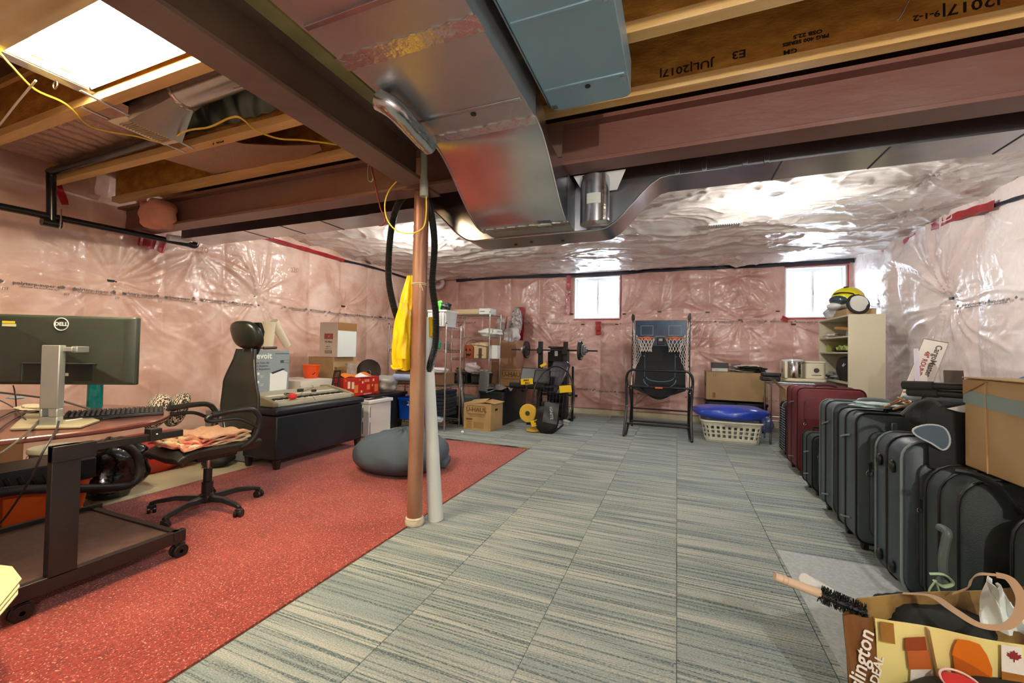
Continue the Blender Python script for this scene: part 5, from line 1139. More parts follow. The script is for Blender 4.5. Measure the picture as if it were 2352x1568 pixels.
bin_('black_basket', 'black basket at the foot of the front rack holding blue packets', -3.0+.0, 5.12-.28+.3, .0+.0, .01, .01, .01, black_m) if False else None
t = bin_('black_basket', 'black open basket on the floor right of the front rack', -3.2, 5.72, 0, .36, .30, .24, black_m)
S('blue_packet', 'small blue and white packets in front of the stacked drawers', 'packet', lump((-3.13, 5.065, .165), (.10, .04, .045), 8, .2), mat('packet_blue', '#4d8fb0', .35, c2='#d8e2e6', vs=18), ang=40)
S('black_suit_bag', 'dark garment bag slumped between the white purifier and the blue bin', 'bag', G().box((-3.90, 4.72, .16), (.12, .1, .3)), mat('bag_black', '#1b1d1f', .7), .03)
# far rack contents
t = T('long_wrapped_pack', 'long beige wrapped pack with a white label on top of the far rack', 'packet', (-3.3, 6.45, 1.745)); P(t, 'pack', G().b(-3.66, -3.14, 6.34, 6.58, 1.747, 1.84), mat('pack_beige', '#c9b48e', .3, bump=.5, bs=12), .02)
P(t, 'label_end', G().b(-3.14, -2.93, 6.335, 6.585, 1.746, 1.845), whp, .003); P(t, 'print_bar', G().b(-3.12, -3.03, 6.333, 6.335, 1.79, 1.80), black_m)
t = T('white_bag', 'white bag lying on the second shelf of the far rack', 'bag', (-2.95, 6.5, 1.37)); P(t, 'bag', lump((-3.0, 6.5, 1.44), (.2, .12, .07), 3, .12), whp, ang=50)
t = T('halloween_pail', 'rust orange pumpkin face pail on the far rack', 'bucket', (-3.33, 6.45, .995), w=False)
pr_ = mat('pumpkin_rust', '#a8512c', .5); P(t, 'pail', G().lathe([(.095, 0), (.10, .01), (.115, .22), (.12, .225)], n=24), pr_)
for x in (-.045, .03): P(t, 'eye', G().prism([(x-.022, .13), (x+.022, .13), (x, .17)], XZ, -.118, -.108), black_m)
P(t, 'mouth', G().prism([(-.06, .09), (-.03, .07), (0, .08), (.03, .07), (.06, .09), (.03, .04), (-.03, .04)], XZ, -.114, -.105), black_m); P(t, 'handle', G().torus((0, .0, .22), .118, .004, ax=(0, -.8, .5), n=24, k=6), black_m)
t = carton('parcel_carton', 'small open parcel with a printed strip on the far rack right of the pail', -3.22, -2.98, 6.33, 6.58, .995, 1.19, mat('board_pale', '#c2ab86', .7), flaps=True)
P(t, 'print_strip', G().b(-3.13, -3.07, 6.326, 6.33, 1.0, 1.17), mat('strip_dark', '#4b4034', .6)); P(t, 'print_line', G().b(-3.16, -3.04, 6.325, 6.3265, 1.05, 1.058), black_m)
S('crumpled_wrap', 'crumpled pale wrapping in the open parcel on the far rack', 'paper', lump((-3.12, 6.44, 1.22), (.12, .09, .05), 9, .3), mat('wrap_pale', '#cdbb95', .5, bump=.8, bs=20), ang=30)
S('white_carton', 'narrow white carton at the right end of the far rack shelf', 'box', G().b(-2.95, -2.80, 6.36, 6.5, .995, 1.22), whp, .004)
for i, (x, lb) in enumerate(((-3.52, 'black slotted basket on the lower shelf of the far rack, left one'), (-3.16, 'black slotted basket on the lower shelf of the far rack, right one'))):
    t = bin_('slotted_basket', lb, x+.03, 6.48, .556, .30, .30, .17, black_m)
    for k in range(8): P(t, 'slot', G().b(x-.09+k*.03, x-.078+k*.03, 6.325, 6.332, .59, .69), mat('slot_grey', '#55565a', .6), ang=0)
    S('basket_clutter', ('dark red wrapped odds and ends in the left slotted basket', 'white packets heaped in the right slotted basket')[i], 'packet', lump((x+.03, 6.46, .755), (.12, .10, .04), 40+i, .3), mat('clutter%d' % i, ('#6a3a3a', '#c9c4c0')[i], .4, c2=('#8d7a78', '#8e8a88')[i], vs=20), ang=30)
S('plastic_bag', 'crinkled white plastic bag standing on the left slotted basket', 'bag', lump((-3.30, 6.42, .83), (.11, .06, .09), 17, .22), mat('bag_milky', '#d6cdd0', .25, bump=.8, bs=16), ang=30)
t = T('rolled_foil_tube', 'tall silver wrapped tube leaning against the right side of the front rack', 'tube', (-2.90, 5.1, 0)); P(t, 'tube', G().cyl((-2.92, 5.50, .0), (-3.02, 5.46, .86), .038, n=16), mat('wrap_silver', '#8d8d90', .25, .8, bump=1.0, bs=16), ang=60); P(t, 'end_cap', G().cyl((-3.0215, 5.459, .86), (-3.0235, 5.458, .875), .04, n=16), black_m)
S('leaning_panel', 'grey translucent panel leaning beside the silver wrapped tube', 'panel', G().box((-2.82, 5.86, .40), (.16, .015, .80), (-.12, .03, 0)), mat('panel_grey', '#6d7274', .25, .3), .003)
carton('moving_box', 'tan moving box on the floor with U-HAUL lettering', -2.84, -2.41, 5.30, 5.72, 0, .375, mat('uhaul_board', '#bb9c6c', .8, c2='#af905f', vs=6))
t = bpy.data.objects['moving_box']; br_ = mat('print_brown', '#6e4f27', .7)
write(t, 'U-HAUL', .085, br_, (-2.64, 5.297, .29), sx=1.05, bold=.002)
P(t, 'print_border', G().tube([(-2.64+a, 5.298, .29+b) for a, b in rrect(.30, .11, .03, 3)], .0025, 4, closed=True, smooth=False), br_); write(t, 'MOVING AND STORAGE SINCE 1945', .016, br_, (-2.63, 5.297, .215)); write(t, 'MEDIUM CARTON FOR BOOKS', .016, br_, (-2.63, 5.297, .195))
P(t, 'print_bar', G().b(-2.80, -2.70, 5.296, 5.30, .145, .165), br_); P(t, 'print_panel', G().b(-2.79, -2.71, 5.2985, 5.30, .02, .13).b(-2.68, -2.52, 5.2985, 5.30, .03, .12), mat('print_tan', '#a67f48', .8)); P(t, 'hand_hole', G().b(-2.412, -2.408, 5.44, 5.53, .27, .30), black_m, .001)
P(t, 'raised_flap', G().box((-2.66, 5.42, .40), (.26, .2, .004), (.2, -.12, 0)), mat('uhaul_board', '#bb9c6c', .8)); P(t, 'raised_flap', G().box((-2.46, 5.5, .395), (.2, .34, .004), (0, .12, 0)), mat('uhaul_board', '#bb9c6c', .8))
t = bin_('black_tote', 'large black tote on the floor right of the moving box', -2.64, 6.33, 0, .44, 1.05, .50, mat('tote_black2', '#15191c', .4), taper=.94)
P(t, 'white_tag', G().b(-2.437, -2.432, 6.12, 6.18, .28, .34), whp); P(t, 'tote_handle', G().b(-2.44, -2.40, 6.6, 6.8, .44, .48), mat('tote_black2', '#15191c', .4), .008)
S('plastic_wrap', 'clear crumpled wrap draped over the corner of the black tote', 'plastic', G().sheet(lambda u, v: (-2.92+.5*u, 5.86+.5*v, .515+.045*abs(math.sin(u*5+v*3))+.02*math.sin(u*13+v*11)), 24, 20, .002), mat('wrap_clear', '#aaa6a3', .15, trans=.4, bump=.8, bs=14), ang=20)
S('light_blue_strap', 'light blue strap lying on the front rim of the black tote', 'strap', G().bar((-2.72, 5.80, .49), (-2.60, 5.83, .53), .05, .008), mat('strap_blue', '#5fa3c9', .5), .002)
S('glass_jar', 'pale glass jar beneath the far rack, left one', 'jar', G().lathe([(.06, 0), (.065, .02), (.065, .22), (.05, .26), (.05, .28)], (-3.22, 6.1, 0), 20), mat('jar_glass', '#b7c4c2', .15, trans=.4))
S('glass_jar', 'pale glass jar beneath the far rack, right one', 'jar', G().lathe([(.06, 0), (.065, .02), (.065, .22), (.05, .26), (.05, .28)], (-3.05, 6.08, 0), 20), mat('jar_glass', '#b7c4c2', .15, trans=.4))
bin_('teal_tray', 'flat teal lidded container under the far rack', -3.35, 6.5, .0, .55, .36, .32, mat('teal_dull', '#6d8a88', .4), lid=mat('teal_lid', '#84a09c', .4))
carton('tall_wrapped_carton', 'tall brown carton wrapped in film standing behind the far rack', -3.24, -2.74, 7.1, 7.5, 0, 1.33, mat('carton_wrapped', '#b08a6a', .35, c2='#9c7557', vs=3, coat=.6, bump=.3, bs=8))
t = carton('moving_box', 'second tan moving box half hidden behind the black tote with faded U-HAUL print', -3.0, -2.52, 6.98, 7.09, .0, .80, mat('uhaul_board2', '#b58e64', .8))
write(t, 'U-HAUL', .12, br_, (-2.76, 6.976, .70), sx=.95, bold=.002); P(t, 'print_border', G().tube([(-2.76+a, 6.976, .70+b) for a, b in rrect(.44, .15, .03, 3)], .003, 4, closed=True, smooth=False), br_)
t = T('patterned_pillow', 'white and red patterned pillow standing on the tall wrapped carton', 'pillow', (-2.65, 7.3, 1.34)); P(t, 'pillow', lump((-3.10, 7.3, 1.56), (.15, .10, .20), 14, .05, p=.75), mat('pillow_white', '#d9d0cb', .8, c2='#b7aaa4', vs=22), ang=70); P(t, 'red_band', G().box((-3.0, 7.2, 1.6), (.02, .02, .36), (0, .1, 0)), mat('band_red', '#b03c34', .6), .006)
S('spotted_bolster', 'tall white bolster with dark marks leaning by the patterned pillow', 'pillow', G().ell((-2.84, 7.32, 1.66), (.12, .10, .30), 24, 18, lambda q: V((q.x+.12*q.z*.3, q.y, q.z))), mat('bolster', '#dcd9d4', .8, c2='#6e6a66', vs=26), ang=70)
S('white_bundle', 'white plastic bundle hanging over the edge of the tall wrapped carton', 'bag', lump((-2.86, 7.16, 1.42), (.15, .09, .14), 55, .16), mat('bundle_white', '#d8d6d8', .3, bump=.6, bs=12), ang=50)
# ================================================================ weight bench, barbell, plates
dm = mat('bench_frame', '#17181a', .4); pad = mat('bench_pad', '#1c1b1c', .4, bump=.1, bs=60)
by = 6.62
t = T('weight_bench', 'black weight bench with two uprights and a folded black seat', 'bench', (-1.95, 6.4, 0))
for x in (-2.12, -1.69):
    P(t, 'upright', G().b(x-.035, x+.035, by-.03, by+.03, 0, 1.30), dm, .004); P(t, 'bar_hook', G().b(x-.04, x+.04, by-.08, by-.03, 1.10, 1.14).b(x-.04, x+.04, by-.085, by-.075, 1.10, 1.19), dm, .003)
P(t, 'cross_member', G().b(-2.12, -1.69, by-.02, by+.02, .25, .30).b(-1.93, -1.88, 6.1, by, .30, .35), dm, .004)
P(t, 'front_leg', G().bar((-1.98, 6.12, .5), (-1.98, 6.08, .02), .05).b(-2.15, -1.80, 6.05, 6.11, 0, .05), dm, .004)
P(t, 'incline_pad', G().box((-2.10, 6.20, .745), (.42, .05, .27), (-.45, 0, 0)), pad, .02); P(t, 'seat_pad', G().box((-1.93, 6.12, .74), (.26, .05, .25), (-.5, 0, .05)), pad, .025)
P(t, 'roller', G().cyl((-2.42, 6.02, .60), (-2.17, 6.02, .60), .045, n=20).cyl((-2.12, 6.02, .60), (-1.86, 6.02, .60), .045, n=20), mat('roller_foam', '#17181a', .8), .006); P(t, 'roller_axle', G().cyl((-2.18, 6.02, .60), (-2.1, 6.02, .60), .015, n=12).bar((-1.86, 6.02, .60), (-1.5, 6.25, .62), .03), dm)
purp = mat('bench_shroud', '#2b2838', .25, coat=.5)
P(t, 'back_shell', G().loft([[V((x, y, z)) for x, y in ((a, 6.26+dy), (b, 6.26+dy), (b, 6.33+dy), (a, 6.33+dy))] for a, b, z, dy in ((-2.0, -1.72, .50, -.1), (-1.95, -1.62, .70, 0), (-1.85, -1.55, .92, .1), (-1.84, -1.60, .98, .13))]), purp, .02)
P(t, 'chrome_trim', G().bar((-1.70, 6.22, .56), (-1.58, 6.33, .90), .012), chrome)
t = T('barbell', 'barbell with black weight plates resting across the bench uprights', 'barbell', (-1.9, by-.055, 1.155)); bz = 1.158; yb = by-.055
P(t, 'bar', G().cyl((-2.62, yb, bz), (-1.16, yb, bz), .0125, n=14), mat('bar_dark', '#3c3230', .3, .9))
def plate_(t, x, r, w_, m, nm='plate'): P(t, nm, G().lathe([(.016, 0), (r*.4, 0), (r*.45, w_*.25), (r*.82, w_*.25), (r*.88, 0), (r, .002), (r, w_-.002), (r*.88, w_), (r*.82, w_*.75), (r*.45, w_*.75), (r*.4, w_), (.016, w_)], (x, yb, bz), 36, ax=(1, 0, 0)), m)
pb = mat('plate_dark', '#2e2523', .45, .3); pg_ = mat('plate_grey', '#8b8f96', .4, .5)
plate_(t, -2.37, .145, .04, pb, 'large_plate'); plate_(t, -2.41, .08, .03, pg_, 'small_plate'); plate_(t, -1.46, .155, .045, mat('plate_black', '#3a3c3e', .45, .3), 'large_plate'); plate_(t, -1.41, .10, .03, pg_, 'small_plate'); plate_(t, -1.38, .07, .03, pg_, 'small_plate'); plate_(t, -1.35, .035, .03, pg_, 'collar'); plate_(t, -2.44, .04, .03, mat('collar_pale', '#b9b9bb', .4), 'collar')
# folded treadmill-like black machine behind
t = T('folded_exercise_machine', 'tall black folded exercise machine standing between the bench uprights', 'machine', (-1.88, 6.9, 0))
mb_ = mat('machine_black', '#101214', .35)
P(t, 'body', G().b(-2.06, -1.70, 6.82, 6.95, .05, 1.20), mb_, .03); P(t, 'head', G().b(-2.04, -1.72, 6.76, 6.83, .95, 1.22), mat('machine_dark', '#0c0f10', .25), .02)
for x in (-2.02, -1.74): P(t, 'wheel', G().cyl((x, 6.74, 1.16), (x, 6.78, 1.16), .035, n=18), whp)
P(t, 'label', G().b(-1.915, -1.86, 6.756, 6.76, 1.06, 1.17), mat('tag_pale', '#b9b9ae', .5)); P(t, 'base', G().b(-2.15, -1.60, 6.7, 7.0, 0, .05), mb_, .01)
P(t, 'rail', G().b(-2.2, -1.5, 6.67, 6.71, .40, .44).b(-1.60, -1.565, 6.68, 6.71, .0, .9), mb_, .006); P(t, 'white_sticker', G().b(-1.95, -1.75, 6.665, 6.67, .45, .52), mat('tag_grey', '#9b9fa0', .5)); P(t, 'green_strip', G().b(-1.80, -1.58, 6.665, 6.67, .405, .415), mat('strip_green', '#9aa52c', .5))
# round net hoop with yellow tags
t = T('net_hoop', 'large round trampoline style net ring leaning on the bench with yellow tags', 'hoop', (-1.8, 6.1, 0)); hc = V((-1.675, 5.86, .462)); hx = V((1, 0, 0)); hz = V((.0, .33, .94)).normalized()
P(t, 'ring', G().tube([hc+hx*.31*math.cos(a)+hz*.48*math.sin(a) for a in [2*PI*i/40 for i in range(40)]], .012, 8, k=1, closed=True), mat('ring_black', '#15171a', .4))
g = G()
for i in range(-5, 6):
    c = i/6; s = math.sqrt(1-c*c); g.bar(hc+hx*.31*c-hz*.48*s, hc+hx*.31*c+hz*.48*s, .003); g.bar(hc+hz*.48*c-hx*.31*s, hc+hz*.48*c+hx*.31*s, .003)
P(t, 'net', g, mat('net_black', '#202326', .6), ang=0)
yt = mat('tag_yellow', '#e8c416', .5)
def tag_(t, px, y, w_, h, rot, txt=None):
    c = aty(px[0], px[1], y); f = frame(c, (math.cos(rot), 0, math.sin(rot)), (-math.sin(rot), 0, math.cos(rot))); P(t, 'yellow_tag', G(f).b(-w_/2, w_/2, -h/2, h/2, 0, .006), yt, .002)
    if txt:
        for k, s in enumerate(txt): write(t, s, h*.42, black_m, c+V((w_*.06*(k*2-1), -.008, h*(.2-.42*k))), (math.cos(rot), 0, math.sin(rot)), (-math.sin(rot), 0, math.cos(rot)), bold=.0012, shear=.3)
tag_(t, (1210, 876), 5.80, .19, .085, .1, ('SPIKE', 'BALL')); tag_(t, (1299, 893), 5.80, .18, .10, .12); tag_(t, (1248, 838), 5.92, .10, .04, .5)
t = T('spike_ball_set', 'yellow round ball case with a yellow lettered tag on the floor by the bench', 'case', (-2.05, 5.55, 0)); c = aty(1213, 949, 5.60)
P(t, 'round_case', G().lathe([(.0, 0), (.04, .004), (.045, .012), (.10, .012), (.125, .0), (.13, .012), (.13, .05), (.12, .06), (.0, .06)], (c.x, 5.64, c.z), 36, ax=(0, -1, .08)), mat('case_yellow', '#d6b03e', .45)); P(t, 'centre_mark', G().cyl((c.x, 5.575, c.z+.004), (c.x, 5.57, c.z+.004), .035, n=10), mat('mark_brown', '#4a3a12', .6)); tag_(t, (1235, 970), 5.50, .20, .085, .28, ('SPIKE', 'BALL'))
P(t, 'lower_disc', G().cyl((-1.88, 5.60, .012), (-1.88, 5.60, .04), .10, n=28), mat('case_yellow', '#d6b03e', .45))
t = T('black_sports_bag', 'black drawstring bag with a grey lettered panel at the foot of the net ring', 'bag', (-1.7, 5.8, 0)); P(t, 'bag', lump((-1.68, 5.58, .19), (.17, .11, .19), 61, .07), mat('bag_black2', '#15171a', .6, bump=.4, bs=14), ang=60)
c = aty(1265, 948, 5.42); P(t, 'grey_panel', G(frame(c, (1, .0, -.12), (.12, 0, 1))).sheet(lambda u, v: (-.10+.20*u, -.14+.28*v, .008*math.sin(v*9+u*4)), 8, 10, .006), mat('panel_slate', '#474d50', .5)); write(t, 'IGNITE', .055, mat('letter_grey', '#b9bfc2', .5), c+V((.01, -.014, 0)), (.1, 0, -1), (1, 0, .1), bold=.001)
S('pale_cloth_scrap', 'small pale plastic scrap on the floor at the right foot of the net ring', 'plastic', lump(tuple(aty(1300, 970, 5.75)), (.04, .03, .04), 5, .3), mat('scrap', '#a9aca6', .3, bump=.6), ang=30)
# ================================================================ basketball arcade hoop
fr_m = mat('arcade_tube', '#15161a', .3, spec=.6)
t = T('basketball_arcade', 'folding double basketball arcade game standing against the far wall', 'game', (-.23, 6.3, 0)); ay = 6.72
def tb(*pts, r=.016, m=fr_m, name='frame_tube', **k): P(t, name, G().tube(list(pts), r, 10, **k), m, ang=60)
xl, xr = -.64, .17
for x, s in ((xl, -1), (xr, 1)):
    tb((x, ay, 0), (x, ay-.02, .9), (x+.0, ay+.02, 1.70), smooth=False)
    tb((x-.03*-s, 6.74, .03), (x, 6.60, .35), (x, 6.35, .62), (x+.03*s, 6.25, .68), smooth=False)
    tb((x+.02*s, 5.80, .02), (x+.01*s, 5.98, .35), (x+.03*s, 6.16, .60), (x+.035*s, 6.2, .68), (x+.035*s, 6.2, .78), (x+.01*s, 6.2, .86), (x-.04*s, 6.2, .895), r=.018, k=5)
    tb((x+.02*s, 5.80, .02), (x+.0*s, 5.92, .02), (x-.02*s, 6.02, .16), smooth=False)
    P(t, 'corner_ear', G().prism([(x-.02, 1.64), (x-.025, 1.70), (x-.005+.01*s, 1.75), (x+.02, 1.73), (x+.025, 1.66)], XZ, ay-.03, ay+.05), black_m, .006)
tb((xl+.04, 6.2, .895), (xr-.04, 6.2, .895), r=.018, smooth=False); tb((xl-.03, 6.19, .66), (xr+.03, 6.19, .66), smooth=False); tb((xl, 5.98, .16), (xr, 5.98, .16), smooth=False); tb((xl, 6.60, .10), (xr, 6.60, .10), smooth=False); tb((xl-.02, ay, .28), (xr, ay, .28), r=.012, smooth=False)
bb_m = mat('backboard_blue', '#17506e', .3, c2='#0d2c44', vs=3.5, coat=.4)
P(t, 'backboard', G().b(xl+.035, xr-.035, ay-.04, ay-.02, 1.25, 1.64), bb_m, .004)
bl = mat('line_grey', '#93a6b0', .5)
for cx in (-.43, -.03):
    for a in ((cx-.09, cx+.09, 1.555, 1.56), (cx-.09, cx+.09, 1.41, 1.415), (cx-.09, cx-.085, 1.41, 1.56), (cx+.085, cx+.09, 1.41, 1.56)): P(t, 'target_line', G().b(a[0], a[1], ay-.042, ay-.04, a[2], a[3]), bl, ang=0)
    P(t, 'rim', G().torus((cx, ay-.20, 1.365), .13, .009, n=28), mat('rim_orange', '#d8653a', .4), label='orange rim'); P(t, 'rim_bracket', G().b(cx-.04, cx+.04, ay-.08, ay-.04, 1.34, 1.39), mat('rim_orange', '#d8653a', .4))
    g = G(); k = 12
    for i in range(k):
        for sgn in (1, -1):
            pts = []
            for j in range(5):
                a = 2*PI*(i+sgn*j*.5)/k; r = (.128, .105, .088, .078, .082)[j]; pts.append((cx+r*math.cos(a), ay-.20+r*math.sin(a), 1.36-.05*j))
            for p_, q_ in zip(pts, pts[1:]): g.bar(p_, q_, .0045)
    P(t, 'net', g, mat('net_white', '#e6ddd6', .7), ang=0)
P(t, 'scoreboard', G().b(-.28, -.18, ay-.07, ay-.04, 1.27, 1.38), black_m, .006); P(t, 'score_display', G().b(-.255, -.205, ay-.073, ay-.07, 1.325, 1.36), mat('lcd_grey', '#9ba6a8', .4)); write(t, 'ELECTRONIC', .025, bl, (-.23, ay-.043, 1.395))
cl_m = mat('return_cloth', '#1c1e22', .8)
def cloth(u, v):
    x = xl+.05+(xr-xl-.1)*u; z = 1.25-.72*v+.0; y = ay-.03-.50*max(0, (v-.35)/.65)**2.2; sag = .10*math.sin(PI*u)*max(0, (v-.75)/.25)
    return (x, y, z+.10*max(0, (v-.7)/.3)**2-sag)
P(t, 'return_cloth', G().sheet(cloth, 20, 26, .004), cl_m, ang=70)
P(t, 'ball_pocket', G().sheet(lambda u, v: (xl+.14+(xr-xl-.28)*u, 6.19+.12*math.sin(PI*v)*0+.04*v, .655-.17*math.sin(PI*u)*(v)), 18, 4, .004), cl_m, ang=70)
pbl = mat('print_lightblue', '#5d8198', .6)
def cdot(u, v): x, y, z = cloth(u, v); return V((x, y-.006, z))
for u in (.19, .80): P(t, 'court_line', G().tube([cdot(u, v/20) for v in range(3, 14)], .010, 5, smooth=False, flat=.5), pbl, ang=0); P(t, 'court_line', G().tube([cdot(u-.03 if u < .5 else u+.03, .22), cdot(u, .225)], .010, 5, smooth=False), pbl, ang=0)
P(t, 'court_arc', G().tube([cdot(.5-.32*math.cos(a), .70+.16*math.sin(a)) for a in [PI*i/14 for i in range(15)]], .007, 5, smooth=False), pbl, ang=0)
P(t, 'court_arc', G().tube([cdot(.5-.27*math.cos(a), .66+.08*math.sin(a)) for a in [PI*i/14 for i in range(15)]], .006, 5, smooth=False), pbl, ang=0)
P(t, 'orange_patch', G().b(-.28, -.18, 6.165, 6.17, .645, .665), mat('rim_orange', '#d8653a', .4))
for s, x in ((1, xl), (-1, xr)):
    g = G(); nr, nc = 22, 8; pt = {}
    for r_ in range(nr+1):
        v = r_/nr; z = 1.62-.98*v; bulge = .12*math.sin(PI*min(1, v*1.15))**2+.02
        for c_ in range(nc+1):
            q = c_/nc; pt[r_, c_] = V((x+s*(bulge*q**1.0)*(1.0 if v > .1 else .3), ay-.02-(.46*v**1.8)*q, z-.03*q))
    for r_ in range(nr):
        for c_ in range(nc):
            if (r_+c_) % 2: g.bar(pt[r_, c_], pt[r_+1, c_+1], .0042)
            else: g.bar(pt[r_+1, c_], pt[r_, c_+1], .0042)
    P(t, 'side_net', g, mat('net_white', '#e6ddd6', .7), ang=0)
for x, z in ((xl, .66), (xl, .4), (xr, .6), (xr, .3)): P(t, 'bolt', G().cyl((x, 6.17 if z > .5 else 6.0, z), (x, 6.16 if z > .5 else 5.99, z), .008, n=8), chrome)
# ================================================================ boxes and basket right of the arcade game
t = carton('large_carton', 'long brown carton lying on black bins right of the arcade game', .42, 1.24, 7.0, 7.42, .45, .87, mat('carton_tan', '#b3966d', .75, c2='#a98c62', vs=3))
P(t, 'printed_mark', G().b(.51, .55, 6.997, 7.0, .48, .56), mat('print_tan2', '#8a6436', .8)); P(t, 'tick_mark', G().tube([(.418, 7.1, .68), (.418, 7.16, .64), (.418, 7.24, .72)], .006, 5), mat('print_tan2', '#8a6436', .8)); P(t, 'arrow_mark', G().b(.52, .527, 6.997, 7.0, .80, .84).b(.545, .552, 6.997, 7.0, .80, .84), mat('print_tan2', '#8a6436', .8))
for lb, x in (('left black lidded bin under the long carton', .62), ('right black lidded bin under the long carton', 1.04)): bin_('black_bin', lb, x, 7.2, 0, .40, .44, .40, mat('tote_black', '#1c1f22', .45), lid=mat('tote_black', '#1c1f22', .45))
t = T('grey_device', 'small dark and white device box on the left end of the long carton', 'device', (.60, 7.15, .876)); P(t, 'body', G().b(.50, .72, 7.06, 7.24, .876, .93), mat('device_white', '#c9ccca', .5), .006); P(t, 'top_block', G().b(.50, .73, 7.06, 7.24, .93, 1.01), mat('device_dark', '#2b2f30', .4), .006); P(t, 'label', G().b(.60, .71, 7.057, 7.06, .89, .905), whp)
S('clear_glass_box', 'clear plastic box behind the dark device on the long carton', 'box', G().b(.78, .90, 7.12, 7.28, .876, 1.0), mat('clear_grey', '#8a8684', .15, trans=.4), .006)
S('white_cloth_heap', 'white cloth heap spread on the long carton', 'cloth', lump((.98, 7.17, .93), (.20, .12, .055), 71, .2), mat('cloth_white', '#ccc4b8', .8, bump=.5, bs=12), ang=50)
S('black_gloves', 'black gloves and straps lying on the white cloth heap', 'glove', lump((1.0, 7.05, .935), (.13, .05, .035), 72, .35), mat('glove_black', '#16130f', .8, bump=.6, bs=20), ang=50)
S('black_strap_heap', 'black strap heap at the right end of the long carton', 'strap', lump((1.14, 7.1, .915), (.08, .06, .04), 73, .35), mat('glove_black', '#16130f', .8), ang=50)
# laundry basket
t = T('laundry_basket', 'cream plastic laundry basket with rows of oval holes under the blue duvet bag', 'basket', (.67, 6.2, 0)); lbm = mat('basket_cream', '#d9d9c4', .4)
bx, by_, hw, hd_ = .67, 6.22, .36, .24
# shell with real holes: grid strip per side
def side(t):
    def rr_at(k): return catmull([V((x, y, 0)) for x, y in rrect(2*hw*k, 2*hd_*k, .10, 3)], 2, True)
    ring = rr_at(1); n = len(ring); L = [0]
    for i in range(n): L.append(L[-1]+(ring[(i+1) % n]-ring[i]).length)
    per = L[-1]; N = 132; hs = 14
    def pos(s, v):
        s = (s % 1)*per; i = max(j for j in range(n) if L[j] <= s); f = (s-L[i])/max(L[i+1]-L[i], 1e-9); p = ring[i].lerp(ring[(i+1) % n], f); k = .86+.14*v
        return V((bx+p.x*k, by_+p.y*k, .012+.25*v))
    holes = []
    def hole(i, j):
        for row in range(3):
            vc = .26+.22*row
            if abs((j+.5)/hs-vc) < .062 and (i+ (row % 1)) % 4 in (0, 1): return True
        return False
    P_ = [[pos(i/N, j/hs) for i in range(N)] for j in range(hs+1)]
    vs_ = [p for r in P_ for p in r]; fs_ = [(j*N+i, j*N+(i+1) % N, (j+1)*N+(i+1) % N, (j+1)*N+i) for j in range(hs) for i in range(N) if not hole(i, j)]
    g = G().add(vs_, fs_); o = P(t, 'side_wall', g, lbm, ang=60); m_ = o.modifiers.new('t', 'SOLIDIFY'); m_.thickness = .004
side(t)
P(t, 'floor_pan', G().prism(rrect(2*hw*.86, 2*hd_*.86, .08, 4, bx, by_), XY, .004, .014), lbm)
P(t, 'rim', G().tube([V((x, y, .268)) for x, y in rrect(2*hw+.01, 2*hd_+.01, .10, 5, bx, by_)], .014, 8, closed=True, smooth=False), lbm); P(t, 'handle', G().prism([(bx-.10, .235), (bx+.10, .235), (bx+.08, .225), (bx-.08, .225)], XZ, by_-hd_-.012, by_-hd_+.0), mat('handle_grey', '#9a9a92', .5), .003)
t = T('duvet_bag', 'bright blue duvet in a clear bag heaped on the laundry basket', 'bag', (.67, 6.2, .28))
P(t, 'duvet', lump((.66, 6.20, .375), (.43, .26, .095), 81, .07, p=.8, fr=(5, 4, 3)), mat('duvet_blue', '#1548d0', .4, c2='#0f38a8', vs=5, bump=.8, bs=9, coat=.6), ang=60)
P(t, 'clear_cover', lump((.66, 6.18, .365), (.455, .285, .10), 81, .055, p=.8, fr=(5, 4, 3)), mat('clear_cover', '#5f78c8', .12, alpha=.07, coat=1.0), ang=60); P(t, 'bag_tail', lump((1.06, 6.06, .27), (.07, .06, .10), 84, .15), mat('tail_blue', '#3a4f86', .25, alpha=.6, bump=.8, bs=12), ang=50)
# wire serving table with wet grinder
t = T('wire_table', 'small chrome frame table behind the maroon suitcase carrying the cream grinder', 'table', (1.5, 6.4, 0))
for x in (1.13, 1.80):
    for y in (6.2, 6.6): P(t, 'leg', G().cyl((x, y, 0), (x, y, .80), .011, n=12), rackm)
for a, b in (((1.13, 6.2), (1.80, 6.2)), ((1.13, 6.6), (1.80, 6.6)), ((1.13, 6.2), (1.13, 6.6)), ((1.80, 6.2), (1.80, 6.6))):
    for z in (.80, .765, .3): P(t, 'rail', G().cyl((*a, z), (*b, z), .006, n=8), rackm)
P(t, 'top_plate', G().b(1.12, 1.81, 6.19, 6.61, .80, .806), mat('glass_top', '#9aa5a3', .1, trans=.3), .002)
t = T('wet_grinder', 'cream tabletop wet grinder with a shiny steel drum', 'appliance', (1.5, 6.4, .806)); crm = mat('grinder_cream', '#dcd6bd', .3, coat=.4)
P(t, 'base', G().prism(rrect(.46, .27, .06, 5, 1.515, 6.36), XY, .812, .85), crm, .012); P(t, 'drum', G().lathe([(.115, .85), (.118, .86), (.118, 1.06), (.112, 1.07)], (1.40, 6.36, 0), 32), chrome); P(t, 'drum_lid', G().lathe([(.122, 1.065), (.125, 1.072), (.12, 1.088), (.02, 1.10)], (1.40, 6.36, 0), 32), mat('lid_lilac', '#c3c3d2', .2))
